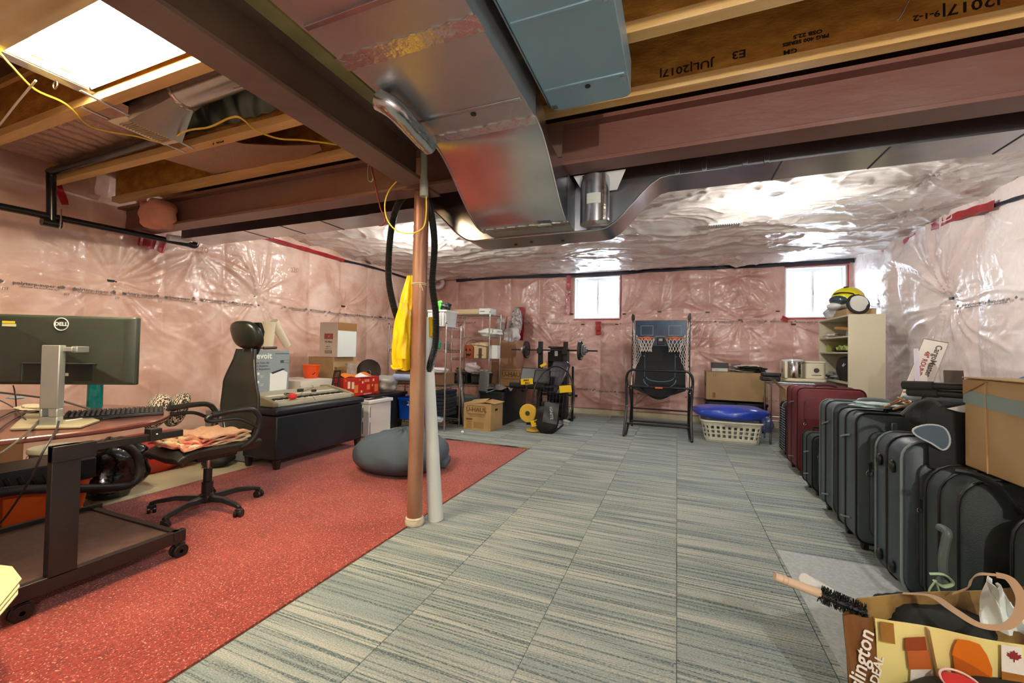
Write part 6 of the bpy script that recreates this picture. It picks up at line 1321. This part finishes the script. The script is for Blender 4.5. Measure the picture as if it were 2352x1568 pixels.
P(t, 'drum_band', G().b(1.285, 1.32, 6.22, 6.5, .85, 1.07), crm, .01); P(t, 'motor_housing', G().prism(rrect(.21, .22, .05, 5, 1.63, 6.36), XY, .85, 1.05), crm, .01); P(t, 'motor_lid', G().prism(rrect(.22, .23, .05, 5, 1.63, 6.36), XY, 1.05, 1.075), crm, .01); P(t, 'name_badge', G().lathe([(.03, 0), (.026, .003)], (1.63, 6.247, .96), 20, ax=(0, -1, 0)), mat('badge_dark', '#3b332c', .4)); P(t, 'badge_band', G().prism(rrect(.10, .006, .002, 2, 1.63, .90), XZ, 6.247, 6.25), black_m, ang=0)
t = T('black_caddy', 'two small stacked black cases left of the cream grinder', 'case', (1.14, 6.3, .80)); P(t, 'case', G().b(1.03, 1.24, 6.22, 6.38, .807, .865), black_m, .012); P(t, 'case', G().b(1.04, 1.25, 6.22, 6.38, .867, .915), black_m, .012)
t = carton('brown_carton', 'tan carton numbered 10 standing between the wire table and the maroon suitcase', 1.20, 1.62, 5.78, 6.1, 0, .74, mat('carton_tan', '#b3966d', .75), flaps=True)
write(t, '10', .06, black_m, (1.46, 5.776, .70))
# ================================================================ bookcase
wbk = mat('bookcase_cream', '#cfc9ae', .55, c2='#c8c1a6', vs=2); wbi = mat('bookcase_inner', '#a5a88e', .6)
X0, X1, Yb0, Yb1, HB = 1.83, 2.17, 5.85, 6.92, 1.63
t = T('bookcase', 'tall cream open bookcase standing side on near the right window', 'bookcase', (2.0, 6.4, 0))
P(t, 'side_panel', G().b(X0, X1, Yb0, Yb0+.02, 0, HB), wbk, .002); P(t, 'side_panel', G().b(X0, X1, Yb1-.02, Yb1, 0, HB), wbk, .002); P(t, 'back_panel', G().b(X1-.008, X1, Yb0+.02, Yb1-.02, 0, HB), wbi); P(t, 'top_panel', G().b(X0, X1, Yb0+.02, Yb1-.02, HB-.02, HB), wbk, .002)
SH = (.06, .48, .84, 1.195, 1.385)
for z in SH: P(t, 'shelf', G().b(X0+.004, X1-.008, Yb0+.02, Yb1-.02, z-.018, z), wbk, .001)
ym = (Yb0+Yb1)/2
S('black_backpack', 'black backpack with a white zigzag mark in the middle of the bookcase', 'bag', lump((2.0, 6.22, .84+.15), (.13, .26, .155), 91, .04, p=.6), mat('bag_black3', '#15171b', .7, bump=.2, bs=30), ang=60)
P(bpy.data.objects['black_backpack'], 'white_mark', G().tube([(1.866, 6.16, 1.03), (1.864, 6.10, 1.06), (1.864, 6.12, 1.02), (1.866, 6.06, 1.05)], .005, 5, smooth=False), whp)
S('green_folders', 'pale green folders slumped on the fourth shelf of the bookcase', 'folder', G().sheet(lambda u, v: (1.86+.2*u, 6.0+.35*v, 1.20+.06*(1-u)*abs(math.sin(v*7))+.02), 10, 12, .01), mat('folder_green', '#b9c878', .6), ang=30)
S('yellow_paper_wall', 'yellow green paper standing at the far end of the fourth bookcase shelf', 'paper', G().box((2.0, 6.80, 1.26), (.22, .01, .12), (.4, 0, 0)), mat('paper_lime', '#aeb860', .7))
S('black_case_bookcase', 'small black pouch beside the green folders in the bookcase', 'pouch', lump((1.95, 6.50, 1.23), (.08, .13, .032), 95, .1), black_m)
S('wooden_brush', 'wooden handled tool sticking out of the top bookcase shelf', 'tool', G().tube([(1.88, 6.42, 1.50), (1.92, 6.2, 1.48), (1.95, 6.0, 1.46)], .022, 10), mat('tool_wood', '#b98a52', .5))
S('dark_tin', 'dark tin with a blue label on the top bookcase shelf', 'box', G().b(1.92, 2.05, 5.92, 6.22, 1.388, 1.46), mat('tin_dark', '#31393a', .5, c2='#8fb0c4', vs=8), .006)
S('crumpled_bag_bookcase', 'crumpled clear bag hanging over the top bookcase shelf edge', 'bag', lump((1.92, 6.68, 1.41), (.08, .15, .03), 96, .3), mat('bag_milky', '#d6cdd0', .25, bump=.8, bs=16), ang=30)
S('white_cable_heap', 'pale cable heap on the lower bookcase shelf', 'cable', lump((1.93, 6.62, .88), (.08, .16, .05), 97, .35), mat('cable_pale', '#b9bdbb', .5, c2='#33383a', vs=20), ang=30)
t = T('motorcycle_helmet', 'yellow motorcycle helmet with a dark visor on top of the bookcase', 'helmet', (1.99, 6.3, HB)); hc = V((1.98, 6.36, 1.86)); yel2 = mat('helmet_yellow', '#e0d714', .2, coat=.8)
def hel(q):
    if q.z < -.10: q.z = -.10
    return V((q.x, q.y*(1+.12*(1 if q.y > 0 else 0)), q.z))
P(t, 'shell', G().ell(hc, (.175, .14, .155), 40, 26, lambda q: V((q.x*(1-.10*max(0, -q.z)/.155), q.y, max(q.z, -.105)))), yel2, ang=60)
P(t, 'lower_trim', G().ell(hc+V((.01, 0, -.09)), (.165, .135, .045), 32, 14), mat('helmet_grey', '#9ea2a0', .3)); P(t, 'visor', G().ell(hc+V((-.085, -.008, -.02)), (.105, .145, .075), 30, 20, lambda q: V((q.x-.25*q.z, q.y, q.z))), mat('visor_dark', '#27424a', .06, coat=1.0)); P(t, 'visor_rim', G().tube([hc+V((.02-.25*z, -.150, z)) for z in (-.07, -.03, .0, .05)]+[hc+V((-.10, -.125, .07)), hc+V((-.16, -.06, .06))], .008, 8), black_m)
P(t, 'chin_bar', G().ell(hc+V((-.13, 0, -.085)), (.085, .115, .05), 28, 14), mat('helmet_white', '#dfe4e6', .3)); P(t, 'air_vent', G(frame(hc+V((.04, -.142, .02)), (1, 0, 0), (0, .25, 1))).prism([(-.04, -.015), (.02, .022), (.035, .018), (.01, -.02)], XY, 0, .012), black_m, .002); P(t, 'air_vent', G().box(hc+V((-.03, -.05, .148)), (.05, .04, .012), (.3, -.15, 0)), black_m, .004)
S('helmet_box', 'small tan box under the helmet on top of the bookcase', 'box', G().b(1.86, 2.14, 6.0, 6.5, HB+.001, HB+.08), cb_, .003); S('white_helmet_cloth', 'white cloth hanging under the helmet over the bookcase edge', 'cloth', lump((1.90, 6.58, HB+.075), (.09, .20, .075), 98, .12), mat('cloth_white2', '#d3d6d6', .7, bump=.5, bs=12), ang=50)
c = aty(1973, 703, 5.93)
t = T('black_wrapped_ring', 'black taped ring propped up on the corner of the bookcase', 'ring', (c.x, 5.93, HB)); P(t, 'ring', G().torus((c.x, 5.96, HB+.125), .105, .017, ax=(.2, -1, .25), n=40, k=8), mat('ring_tape', '#1b1b1f', .7, bump=.8, bs=30)); P(t, 'inner_disc', G().cyl((c.x, 5.965, HB+.125), (c.x, 5.985, HB+.13), .10, n=30), mat('disc_white', '#d8dad4', .5))
# ================================================================ long boxes leaning on the right wall
a, b = aty(2150, 785, 4.75), aty(2040, 960, 4.35)
t = T('long_flat_box', 'long white and red lettered roof rack box leaning on the right wall', 'box', (2.0, 4.5, 0))
up_ = V((.42, .25, 1.0)).normalized(); p0 = aty(2150, 783, 4.6); fxv = V((.93, -.36, 0)); fxv = (fxv-up_*fxv.dot(up_)).normalized(); Fb = frame(p0, fxv, up_)
P(t, 'carton', G(Fb).b(-.075, .075, -1.46, 0, -.10, 0), mat('box_offwhite', '#d6cfc6', .6, c2='#cac2b8', vs=4), .003); P(t, 'brown_edge', G(Fb).b(-.079, -.0752, -1.46, .0, -.10, -.004), mat('edge_maroon', '#6e4a44', .6)); P(t, 'end_flap', G(Fb).b(-.075, .075, 0, .006, -.10, 0), mat('flap_brown', '#7d6450', .7))
rdp = mat('print_maroon', '#8e3a2c', .6); dkp = mat('print_dark2', '#4f4038', .6)
def wr(s, sz, m, x, y): write(t, s, sz, m, Fb @ V((x, y, .001)), -up_, fxv, bold=.0012)
wr('CargoMaster', .055, dkp, .030, -.18); wr('48" ROUND ROOFTOP CROSS BARS', .044, rdp, -.022, -.46)
for y in (-.10, -.38, -.62): P(t, 'tape_patch', G(Fb).b(-.0825, -.0795, y-.05, y+.05, -.07, -.04), whp, ang=0)
S('dark_plank', 'dark brown board leaning behind the lettered roof rack box', 'board', G(frame(aty(2190, 850, 4.8), (1, -.3, 0), up_)).b(-.06, .06, -1.0, 0, -.03, 0), mat('plank_dark', '#4a3b33', .6), .002)
S('white_board_edge', 'narrow white board leaning in front of the lettered roof rack box', 'board', G(frame(aty(2110, 800, 4.5), (1, -.3, 0), up_)).b(-.03, .0, -1.3, 0, -.03, 0), mat('board_lilac', '#c9c4cf', .5), .002)
# ================================================================ suitcases: each stands with its broad face towards the camera
def suitcase(label, x0, y0, w_, d, h, m, mt_, wheels=True, pocket=True, handle=True, rad=.06, zipm=None, piping=None, guards=True, ribs=False, name='suitcase'):
    """x0 left side, y0 near face; w_ along x, d thickness along y, h tall"""
    t = T(name, label, 'suitcase', (x0+w_/2, y0+d/2, 0), group='suitcases standing in a row on the right'); z0 = .045 if wheels else .0; zipm = zipm or black_m
    cx = x0+w_/2; cz = (z0+h)/2; hh = h-z0
    body = lambda k, y: [V((cx+u, y, cz+v)) for u, v in rrect(w_*k, hh*k, rad, 5)]
    g = G().loft([body(.965, y0), body(1, y0+.014), body(1, y0+d-.014), body(.965, y0+d)]); P(t, 'shell', g, m, ang=50)
    for y in (y0+.012, y0+d*.55, y0+d-.012): P(t, 'piping' if y != y0+d*.55 else 'main_zip', G().tube([V((cx+u, y, cz+v)) for u, v in rrect(w_+.004, hh+.004, rad, 5)], .006, 6, closed=True, smooth=False), (piping or mt_) if y != y0+d*.55 else zipm)
    if pocket:
        pk = lambda k, y, s=.80: [V((cx+u, y, cz-.03*hh+v)) for u, v in rrect(w_*s*k, hh*.80*k, .05, 4)]
        P(t, 'front_pocket', G().loft([pk(1, y0+.005), pk(1, y0-.028), pk(.94, y0-.036)]), m, ang=50); P(t, 'pocket_zip', G().tube(pk(1.0, y0-.022), .0045, 6, closed=True, smooth=False), zipm)
        P(t, 'zip_pull', G().torus((cx-w_*.40-.001, y0-.034, cz+.06), .010, .0022, ax=(0, 1, 0), n=14, k=5).b(cx-w_*.40-.003, cx-w_*.40+.003, y0-.037, y0-.032, cz+.07, cz+.11), chrome)
    if ribs:
        for i in range(int((hh-.08)/.028)):
            z = z0+.05+i*.028; P(t, 'rib', G().tube([(x0-.004, y0+.01, z), (x0-.010, y0+d*.3, z+.004), (x0-.010, y0+d*.7, z+.004), (x0-.004, y0+d-.01, z)], .0055, 6), zipm)
    if handle: P(t, 'top_handle', G().tube([(cx-.09, y0+d*.4, h-.004), (cx-.075, y0+d*.4, h+.02), (cx, y0+d*.4, h+.028), (cx+.075, y0+d*.4, h+.02), (cx+.09, y0+d*.4, h-.004)], .010, 8, flat=1.4), mt_)
    if guards:
        for z in (z0+.10, h-.16): P(t, 'side_stud', G().tube([(x0-.006, y0+d*.25, z+.02), (x0-.012, y0+d*.5, z), (x0-.006, y0+d*.75, z-.02)], .006, 6), mat('stud_grey', '#6d767a', .3))
    if wheels:
        for x in (x0+.05, x0+w_-.05):
            for y in (y0+.04, y0+d-.04):
                c = P(t, 'wheel', G().cyl((x-.014, y, .024), (x+.014, y, .024), .024, n=18), black_m, .003); P(c, 'wheel_fork', G().b(x-.02, x+.02, y-.016, y+.018, .030, .052), mt_, .004)
    return t
nyl = mat('nylon_charcoal', '#4c5a5d', .55, c2='#425053', vs=3, bump=.25, bs=260); nyd = mat('nylon_black', '#303c3a', .58, c2='#283331', vs=3, bump=.3, bs=260); trim = mat('trim_black', '#14191a', .35); trim2 = mat('trim_grey', '#6a7678', .35)
mar = mat('nylon_maroon', '#6b2028', .55, c2='#5a1a22', vs=3, bump=.25, bs=240); mtr = mat('trim_maroon', '#4a151c', .4)
suitcase('black hard suitcase with pale ribs left of the maroon suitcase', 1.13, 5.40, .42, .28, .62, mat('shell_black', '#1b2224', .3), trim, pocket=False, ribs=True, guards=False, zipm=mat('rib_grey', '#75848a', .25))
suitcase('large maroon suitcase standing in front of the cream bookcase', 1.075, 4.70, .53, .40, .84, mar, mtr, zipm=mtr)
t = suitcase('small black cabin case standing before the maroon suitcase', 1.04, 4.08, .36, .30, .49, nyd, trim, rad=.05)
P(t, 'retracted_handle', G().tube([(1.10, 4.30, .50), (1.10, 4.30, .53), (1.32, 4.30, .53), (1.32, 4.30, .50)], .010, 8, smooth=False), trim); P(t, 'piped_front_pocket', G().loft([[V((1.22+u, y, .23+v)) for u, v in rrect(.30*k, .34*k, .05, 4)] for k, y in ((1, 4.05), (1, 3.98), (.92, 3.97))]), nyd, ang=50); P(t, 'pale_piping', G().tube([V((1.22+u, 3.985, .23+v)) for u, v in rrect(.30, .34, .05, 4)], .005, 6, closed=True, smooth=False), mat('piping_pale', '#9fb0b0', .35))
suitcase('tall charcoal suitcase just behind the one with a silver zip pull', 1.02, 3.52, .52, .30, .82, nyl, trim2)
t = suitcase('tall charcoal suitcase with a big silver zip pull in the middle of the row', 1.00, 3.06, .54, .32, .81, nyl, trim)
P(t, 'big_zip_pull', G().torus((1.045, 3.018, .47), .014, .003, ax=(0, 1, 0), n=16, k=6).b(1.041, 1.049, 3.014, 3.022, .48, .53), chrome); P(t, 'lock', G().b(1.145, 1.17, 3.012, 3.03, .73, .77), mat('lock_steel', '#8d9698', .25, .9), .003)
t = suitcase('round cornered dark suitcase with grey side panel nearest the floor offcut', 1.02, 2.57, .50, .30, .745, mat('nylon_slate', '#3d4a53', .42, c2='#333f47', vs=2, bump=.15, bs=200), trim2, wheels=False, rad=.09, guards=False, piping=mat('piping_grey', '#7c8a8c', .3))
P(t, 'side_foot', G().ell((1.012, 2.66, .60), (.016, .022, .032), 14, 10).ell((1.012, 2.80, .60), (.016, .022, .032), 14, 10).ell((1.012, 2.66, .10), (.016, .022, .032), 14, 10).ell((1.012, 2.80, .10), (.016, .022, .032), 14, 10), trim)
t = suitcase('wide black suitcase lying on its long side with a grey grab handle', 1.06, 2.22, .62, .26, .67, nyd, trim, wheels=False, rad=.12, guards=False, pocket=False)
hy = 2.172; hc = [aty(x, y, hy) for x, y in ((2176, 1222), (2172, 1245), (2166, 1280), (2168, 1325), (2178, 1345))]
P(t, 'grab_handle', G().tube([hc[0]+V((.0, .05, 0)), hc[0], hc[1], hc[2], hc[3], hc[4], hc[4]+V((0, .05, 0))], .015, 10), mat('grab_grey', '#56615e', .5)); P(t, 'moulded_swoosh', G().tube([aty(x, y, 2.18) for x, y in ((2190, 1080), (2240, 1090), (2300, 1125), (2340, 1180))], .012, 8), trim)
lg = mat('tag_green', '#a8c8a0', .6); c = aty(2150, 1332, 2.15)
S('luggage_tags', 'knotted pale green and yellow airline tag on the grey grab handle', 'tag', G().tube([c+V((-.02, 0, .02)), c+V((.02, -.01, .03)), c+V((.05, 0, 0)), c+V((.02, .0, -.02)), c+V((-.01, -.01, 0))], .009, 6, flat=.5).tube([c+V((0, 0, 0)), c+V((.01, -.01, -.05)), c+V((.03, -.01, -.09))], .007, 5, flat=.4).tube([c+V((0, 0, 0)), c+V((-.02, 0, -.04)), c+V((-.03, -.01, -.08))], .006, 5, flat=.4), lg, ang=50)
suitcase('nearest black suitcase at the right edge under the brown carton', 1.14, 1.84, .60, .26, .60, nyd, trim, wheels=False, rad=.11, guards=False)
# open black bag and clutter on the middle suitcases
t = T('open_black_bag', 'floppy open black bag with a clear visor pocket on top of the suitcases', 'bag', (1.3, 2.75, .75)); fb = mat('bag_floppy', '#1d2221', .75, bump=.35, bs=18)
P(t, 'bag', lump((1.40, 2.72, .87), (.26, .22, .12), 101, .07, p=.7), fb, ang=60); P(t, 'front_drape', G().sheet(lambda u, v: (1.10+.5*u, 2.55-.03*math.sin(u*9)-.02*v, .90-.26*v+.02*math.sin(u*12+v*3)), 18, 12, .01), fb, ang=60)
pt_ = [aty(x, y, 2.50) for x, y in ((2098, 985), (2105, 1000), (2140, 1018), (2165, 1033), (2180, 1022), (2180, 1000), (2165, 980), (2130, 975))]; cc = sum((p for p in pt_), V())/8
P(t, 'visor_pocket', G().add(pt_+[p+V((0, .006, 0)) for p in pt_], [tuple(range(8)), tuple(range(15, 7, -1))]+[(i, 8+i, 8+(i+1) % 8, (i+1) % 8) for i in range(8)]), mat('visor_pale', '#5c7180', .15, coat=.6), label='grey blue glossy pocket flap'); P(t, 'visor_piping', G().tube(pt_, .004, 6, closed=True, k=3), mat('piping_white', '#c6d2d4', .4))
P(t, 'strap_loop', G().tube([aty(x, y, 2.52) for x, y in ((2070, 952), (2090, 935), (2110, 922), (2140, 918), (2158, 932))], .008, 6), mat('strap_grey', '#3c4442', .6))
for y0_, r_, lb in ((893, .017, 'upper black foam capped pole lying on the suitcases'), (908, .017, 'lower black foam capped pole lying on the suitcases')):
    a, b = aty(2080 if y0_ < 900 else 2092, y0_-9, 2.62), aty(2260, y0_-3 if y0_ < 900 else y0_+2, 2.45)
    t = T('black_pole', lb, 'pole', tuple(a)); P(t, 'pole', G().cyl(a, b, r_, n=16), mat('pole_black', '#1c1c1b', .4)); P(t, 'foam_cap', G().cyl(a+(a-b).normalized()*.01, a+(b-a).normalized()*.10, r_*1.25, n=16), mat('foam_cap', '#262320', .8)); P(t, 'end_disc', G().cyl(a+(a-b).normalized()*.014, a+(a-b).normalized()*.009, r_*.8, n=14), mat('end_grey', '#585654', .5))
hg = mat('hanger_wood', '#b98a5c', .5)
hgt_ = [((2030, 935), (2120, 905)), ((2045, 928), (2110, 893)), ((2062, 912), (2085, 925)), ((2050, 940), (2125, 915)), ((2075, 900), (2112, 898))]
for i, (p, q_) in enumerate(hgt_):
    S('wooden_hanger', ['lowest', 'second', 'short cross lying', 'longest', 'topmost'][i]+' wooden clothes hanger arm in the heap behind the open black bag', 'hanger', G().bar(aty(*p, 2.95-.03*i), aty(*q_, 2.9-.03*i), .016, .010), hg, .003, group='wooden hangers heaped on the suitcases')
S('crumpled_receipts', 'pale crumpled papers on top of the suitcase with the silver zip pull', 'paper', lump(tuple(aty(2010, 930, 3.2)), (.09, .06, .018), 111, .3), mat('receipt', '#b9cfcf', .6, bump=.8, bs=20), ang=30)
S('white_paper_sheet', 'white folded paper sticking out of the open black bag toward the carton', 'paper', G().add([aty(2175, 938, 2.5), aty(2240, 925, 2.45), aty(2240, 950, 2.45), aty(2205, 946, 2.5)]+[p+V((0, .003, 0)) for p in (aty(2175, 938, 2.5), aty(2240, 925, 2.45), aty(2240, 950, 2.45), aty(2205, 946, 2.5))], [(0, 1, 2, 3), (7, 6, 5, 4), (0, 4, 5, 1), (1, 5, 6, 2), (2, 6, 7, 3), (3, 7, 4, 0)]), whp)
S('blue_paper_fan', 'light blue paper peeking out under the poles', 'paper', lump(tuple(aty(2120, 912, 2.75)), (.07, .05, .025), 113, .15), mat('paper_blue', '#a9c3cf', .8), ang=40)
S('black_long_case', 'long black case lying under the poles behind the open bag', 'case', G().b(1.28, 1.62, 2.72, 2.90, .75, .93), mat('case_black', '#141817', .5), .02)
# carton at the right edge
t = T('brown_carton', 'battered tan carton with grey tape on top of the nearest suitcases at the right edge', 'box', (1.42, 2.2, .68)); bx_ = mat('carton_edge', '#bfa273', .75, c2='#b59667', vs=2.5, bump=.1, bs=10)
P(t, 'carton', G().b(1.185, 1.62, 1.95, 2.45, .678, 1.06), bx_, .006); P(t, 'tape', G().prism([(1.948, .925), (2.452, .955), (2.452, 1.01), (1.948, .985)], YZ, 1.181, 1.185), mat('tape_grey', '#8fa39f', .4), label='grey tape band'); P(t, 'crease', G().bar((1.183, 2.30, .68), (1.183, 2.31, 1.055), .006, .003), mat('crease_pale', '#d2b080', .7)); P(t, 'top_flap', G().b(1.178, 1.40, 1.95, 2.455, 1.062, 1.068).b(1.402, 1.62, 1.95, 2.455, 1.062, 1.068), bx_, .002); P(t, 'folded_corner', G().prism([(2.45, 1.055), (2.30, 1.055), (2.45, .99)], YZ, 1.179, 1.185), mat('corner_tan', '#a8814f', .8), ang=0)
S('blue_cushion', 'blue rounded top of something behind the carton at the right edge', 'cushion', G().ell((2.0, 3.2, .95), (.28, .2, .14), 28, 16), mat('cushion_blue', '#1f5f96', .6, c2='#2a6da5', vs=2)); S('support_box', 'hidden box behind the suitcases holding the blue cushion', 'box', G().b(1.72, 2.3, 2.95, 3.45, 0, .82), cb_)
# ================================================================ shopping bag in the foreground
t = T('shopping_bag', 'printed paper shopping bag with brown side and cream front at lower right', 'bag', (.9, 1.65, 0))
z1 = .36
A = atz(1936, 1412, z1); B2 = atz(2008, 1418, z1); Cc = atz(2400, 1492, z1); D = atz(2400, 1345, z1+.02); E_ = atz(1968, 1372, z1+.0)
def dn(p, s=.93): c = V((.85, 1.62, 0)); return V((c.x+(p.x-c.x)*s, c.y+(p.y-c.y)*s, 0.0))
def wall2(p, q, th=.004): return G().sheet(lambda u, v: tuple((dn(p).lerp(p, v)).lerp(dn(q).lerp(q, v), u)+V((0, .006*math.sin(u*9+v*5), 0))), 14, 10, th)
brn = mat('bag_brown', '#6e4722', .5, c2='#7d5328', vs=4, coat=.2); crb = mat('bag_cream', '#e9dc8e', .55)
P(t, 'side_panel', wall2(A, B2), brn, ang=60); P(t, 'front_panel', wall2(B2, Cc), crb, ang=60); P(t, 'back_panel', wall2(E_, D), mat('bag_inner', '#a88a4e', .6, c2='#5f4424', vs=9), ang=60); P(t, 'side_panel', wall2(E_, A), brn, ang=60)
def onp(p, q, u, v): return (dn(p).lerp(p, v)).lerp(dn(q).lerp(q, v), u)
fxd = (Cc-B2).normalized(); fzd = (B2-dn(B2)).normalized(); nrm = fxd.cross(fzd).normalized()
L1 = (Cc-B2).length
def fp(u, v): return onp(B2, Cc, u, v)+nrm*.010+V((0, .006*math.sin(u*9+v*5), 0))
def poly(name, pts, m, off=0.0):
    P(t, name, G().add([fp(*p)+nrm*(off) for p in pts]+[fp(*p)+nrm*(off+.001) for p in pts], [tuple(range(len(pts)))[::-1], tuple(range(len(pts), 2*len(pts)))]), m, ang=0)
ob_ = mat('cake_orange', '#d8720f', .5); ob2 = mat('cake_case', '#b5590f', .5); pcr = mat('pie_brown', '#8e3f12', .5); pmid = mat('pie_mid', '#b8612a', .5); fwt = mat('flag_white', '#e6e2d6', .5)
poly('printed_corner', [(.02, .84), (.02, 1), (.11, 1), (.11, .84)], mat('print_corner', '#9a6a22', .6))
poly('printed_pie', [(.17, .80), (.18, .90), (.31, .93), (.32, .83)], pcr); poly('printed_pie', [(.19, .66), (.185, .80), (.325, .83), (.34, .69)], pmid); poly('printed_flag', [(.18, .36), (.20, .66), (.345, .69), (.36, .38)], fwt)
def leaf(cu, cv, s, m):
    pts = [(0, 1), (.2, .6), (.45, .75), (.4, .3), (.9, .45), (.8, .1), (1, 0), (.5, -.35), (.55, -.55), (.06, -.48), (.06, -1), (-.06, -1), (-.06, -.48), (-.55, -.55), (-.5, -.35), (-1, 0), (-.8, .1), (-.9, .45), (-.4, .3), (-.45, .75), (-.2, .6)]
    f = frame(fp(cu, cv)+nrm*.002, fxd, fzd); P(t, 'printed_leaf', G(f).prism([(a*s, b*s) for a, b in pts], XY, 0, .001), m, ang=0)
leaf(.27, .53, .019, mat('leaf_orange', '#c8501a', .5))
poly('printed_cake', [(.47, .83), (.48, .90), (.50, .97), (.56, .98), (.62, .97), (.66, .90), (.69, .80), (.69, .72), (.58, .78)], ob_); poly('printed_cake_case', [(.475, .83), (.49, .55), (.67, .42), (.69, .73), (.58, .79)], ob2, .001)
poly('printed_flag', [(.74, .80), (.74, 1), (.86, 1), (.87, .80)], fwt); poly('printed_pie', [(.75, .58), (.74, .80), (.87, .80), (.88, .58)], mat('pie_tan', '#a86f2c', .5)); leaf(.81, .93, .016, mat('leaf_red', '#8e2a2a', .5))
sxd = (B2-A).normalized(); szd = (A-dn(A)).normalized(); sn = sxd.cross(szd).normalized(); wc = mat('bag_print_white', '#f1ebdd', .5)
def sp(u, v): return onp(A, B2, u, v)+sn*.008
sd = szd*.97+sxd*.25
write(t, 'Burlington', .062, wc, sp(.34, .56), sd, szd.cross(sn)*1 if False else sxd*-.97+szd*.25, bold=.001, shear=.3, sx=.95); write(t, 'the DEAL', .036, wc, sp(.84, .50), sd, sxd*-.97+szd*.25, bold=.0008, shear=.3)
rib = mat('bag_ribbon', '#b99773', .6)
def ribb(pts, wd=.011, name='ribbon_handle'): P(t, name, G().tube(pts, wd, 6, flat=.18, k=8), rib, ang=60)
ribb([atz(2075, 1362, .37), atz(2140, 1368, .40), atz(2190, 1400, .42), atz(2250, 1435, .42), atz(2310, 1438, .43), atz(2340, 1410, .45), atz(2345, 1370, .48), atz(2320, 1330, .50), atz(2288, 1320, .50)]); ribb([atz(2288, 1320, .50), atz(2250, 1318, .49), atz(2232, 1330, .46), atz(2222, 1350, .42), atz(2190, 1362, .38)]); ribb([fp(.33, 1.0), fp(.36, .75), fp(.40, .45), fp(.46, .1)], .012)
S('white_tissue', 'white crumpled tissue paper peaking out of the shopping bag', 'paper', G().sheet(lambda u, v: tuple((atz(2258, 1440, .33).lerp(atz(2380, 1465, .33), u)).lerp(atz(2262+40*u, 1318+ (12 if .3 < u < .6 else 0)+30*u, .46), v)+V((0, .02*math.sin(u*11+v*4), 0))), 12, 10, .004), mat('tissue_white', '#e3ece9', .8, bump=.3, bs=10), ang=30)
S('black_garment', 'black folded garment filling the shopping bag', 'garment', lump(tuple(V(((A.x+Cc.x)/2+.06, (A.y+D.y)/2+.0, .24))), ((Cc.x-A.x)*.34, .12, .09), 121, .12, p=.7), mat('garment_black', '#1c211f', .85, bump=.4, bs=16), ang=60)
# brush and roll sticking out
a, b, c = atz(1779, 1323, .42), atz(1882, 1362, .385), atz(1990, 1408, .36)
t = T('bristle_brush', 'wooden handled black bristle brush sticking out of the shopping bag', 'brush', tuple(b)); P(t, 'handle', G().tube([a, a.lerp(b, .3), b], lambda s: .0125+.002*s, 12, k=4), mat('handle_beech', '#d2b79a', .5)); P(t, 'handle_ring', G().tube([a.lerp(b, .16), a.lerp(b, .18)], .0140, 12, smooth=False).tube([a.lerp(b, .26), a.lerp(b, .28)], .0140, 12, smooth=False), mat('handle_ring', '#c4a888', .5))
P(t, 'core', G().tube([b, b.lerp(c, .5), c], .012, 10, smooth=False), black_m)
g = G(); d = (c-b).normalized(); x_ = d.cross(V((0, 0, 1))).normalized(); y_ = d.cross(x_)
for i in range(420):
    s = rnd.random(); an = rnd.random()*2*PI; o_ = (x_*math.cos(an)+y_*math.sin(an)); p = b.lerp(c, s); g.bar(p+o_*.008, p+o_*.027+d*rnd.uniform(-.004, .004), .0016)
o = P(t, 'bristles', g, mat('bristle_black', '#101312', .6), ang=0, kind='stuff')
a, b = atz(1847, 1328, .42), atz(1905, 1362, .36); S('white_paper_roll', 'short white paper roll beside the brush handle', 'roll', G().cyl(a, b, .017, .02, 20), whp)
# black cloth heap with a red patch in front
t = T('black_jacket', 'black jacket heap with a red patch at the bottom right edge', 'jacket', (.9, 1.35, 0)); c = atz(2210, 1560, .22)
P(t, 'jacket', lump((c.x+.08, c.y-.10, .135), (.23, .15, .135), 131, .07, p=.8), mat('jacket_black', '#222826', .8, bump=.35, bs=14), ang=60)
p = atz(2198, 1568, .25); P(t, 'red_patch', G().ell((p.x, p.y-.02, .262), (.045, .04, .012), 20, 10), mat('patch_red', '#d8343a', .6)); P(t, 'patch_edge', G().torus((p.x, p.y-.02, .264), .042, .003, ax=(0, -.2, 1), n=24), mat('patch_white', '#e4c8c4', .6))
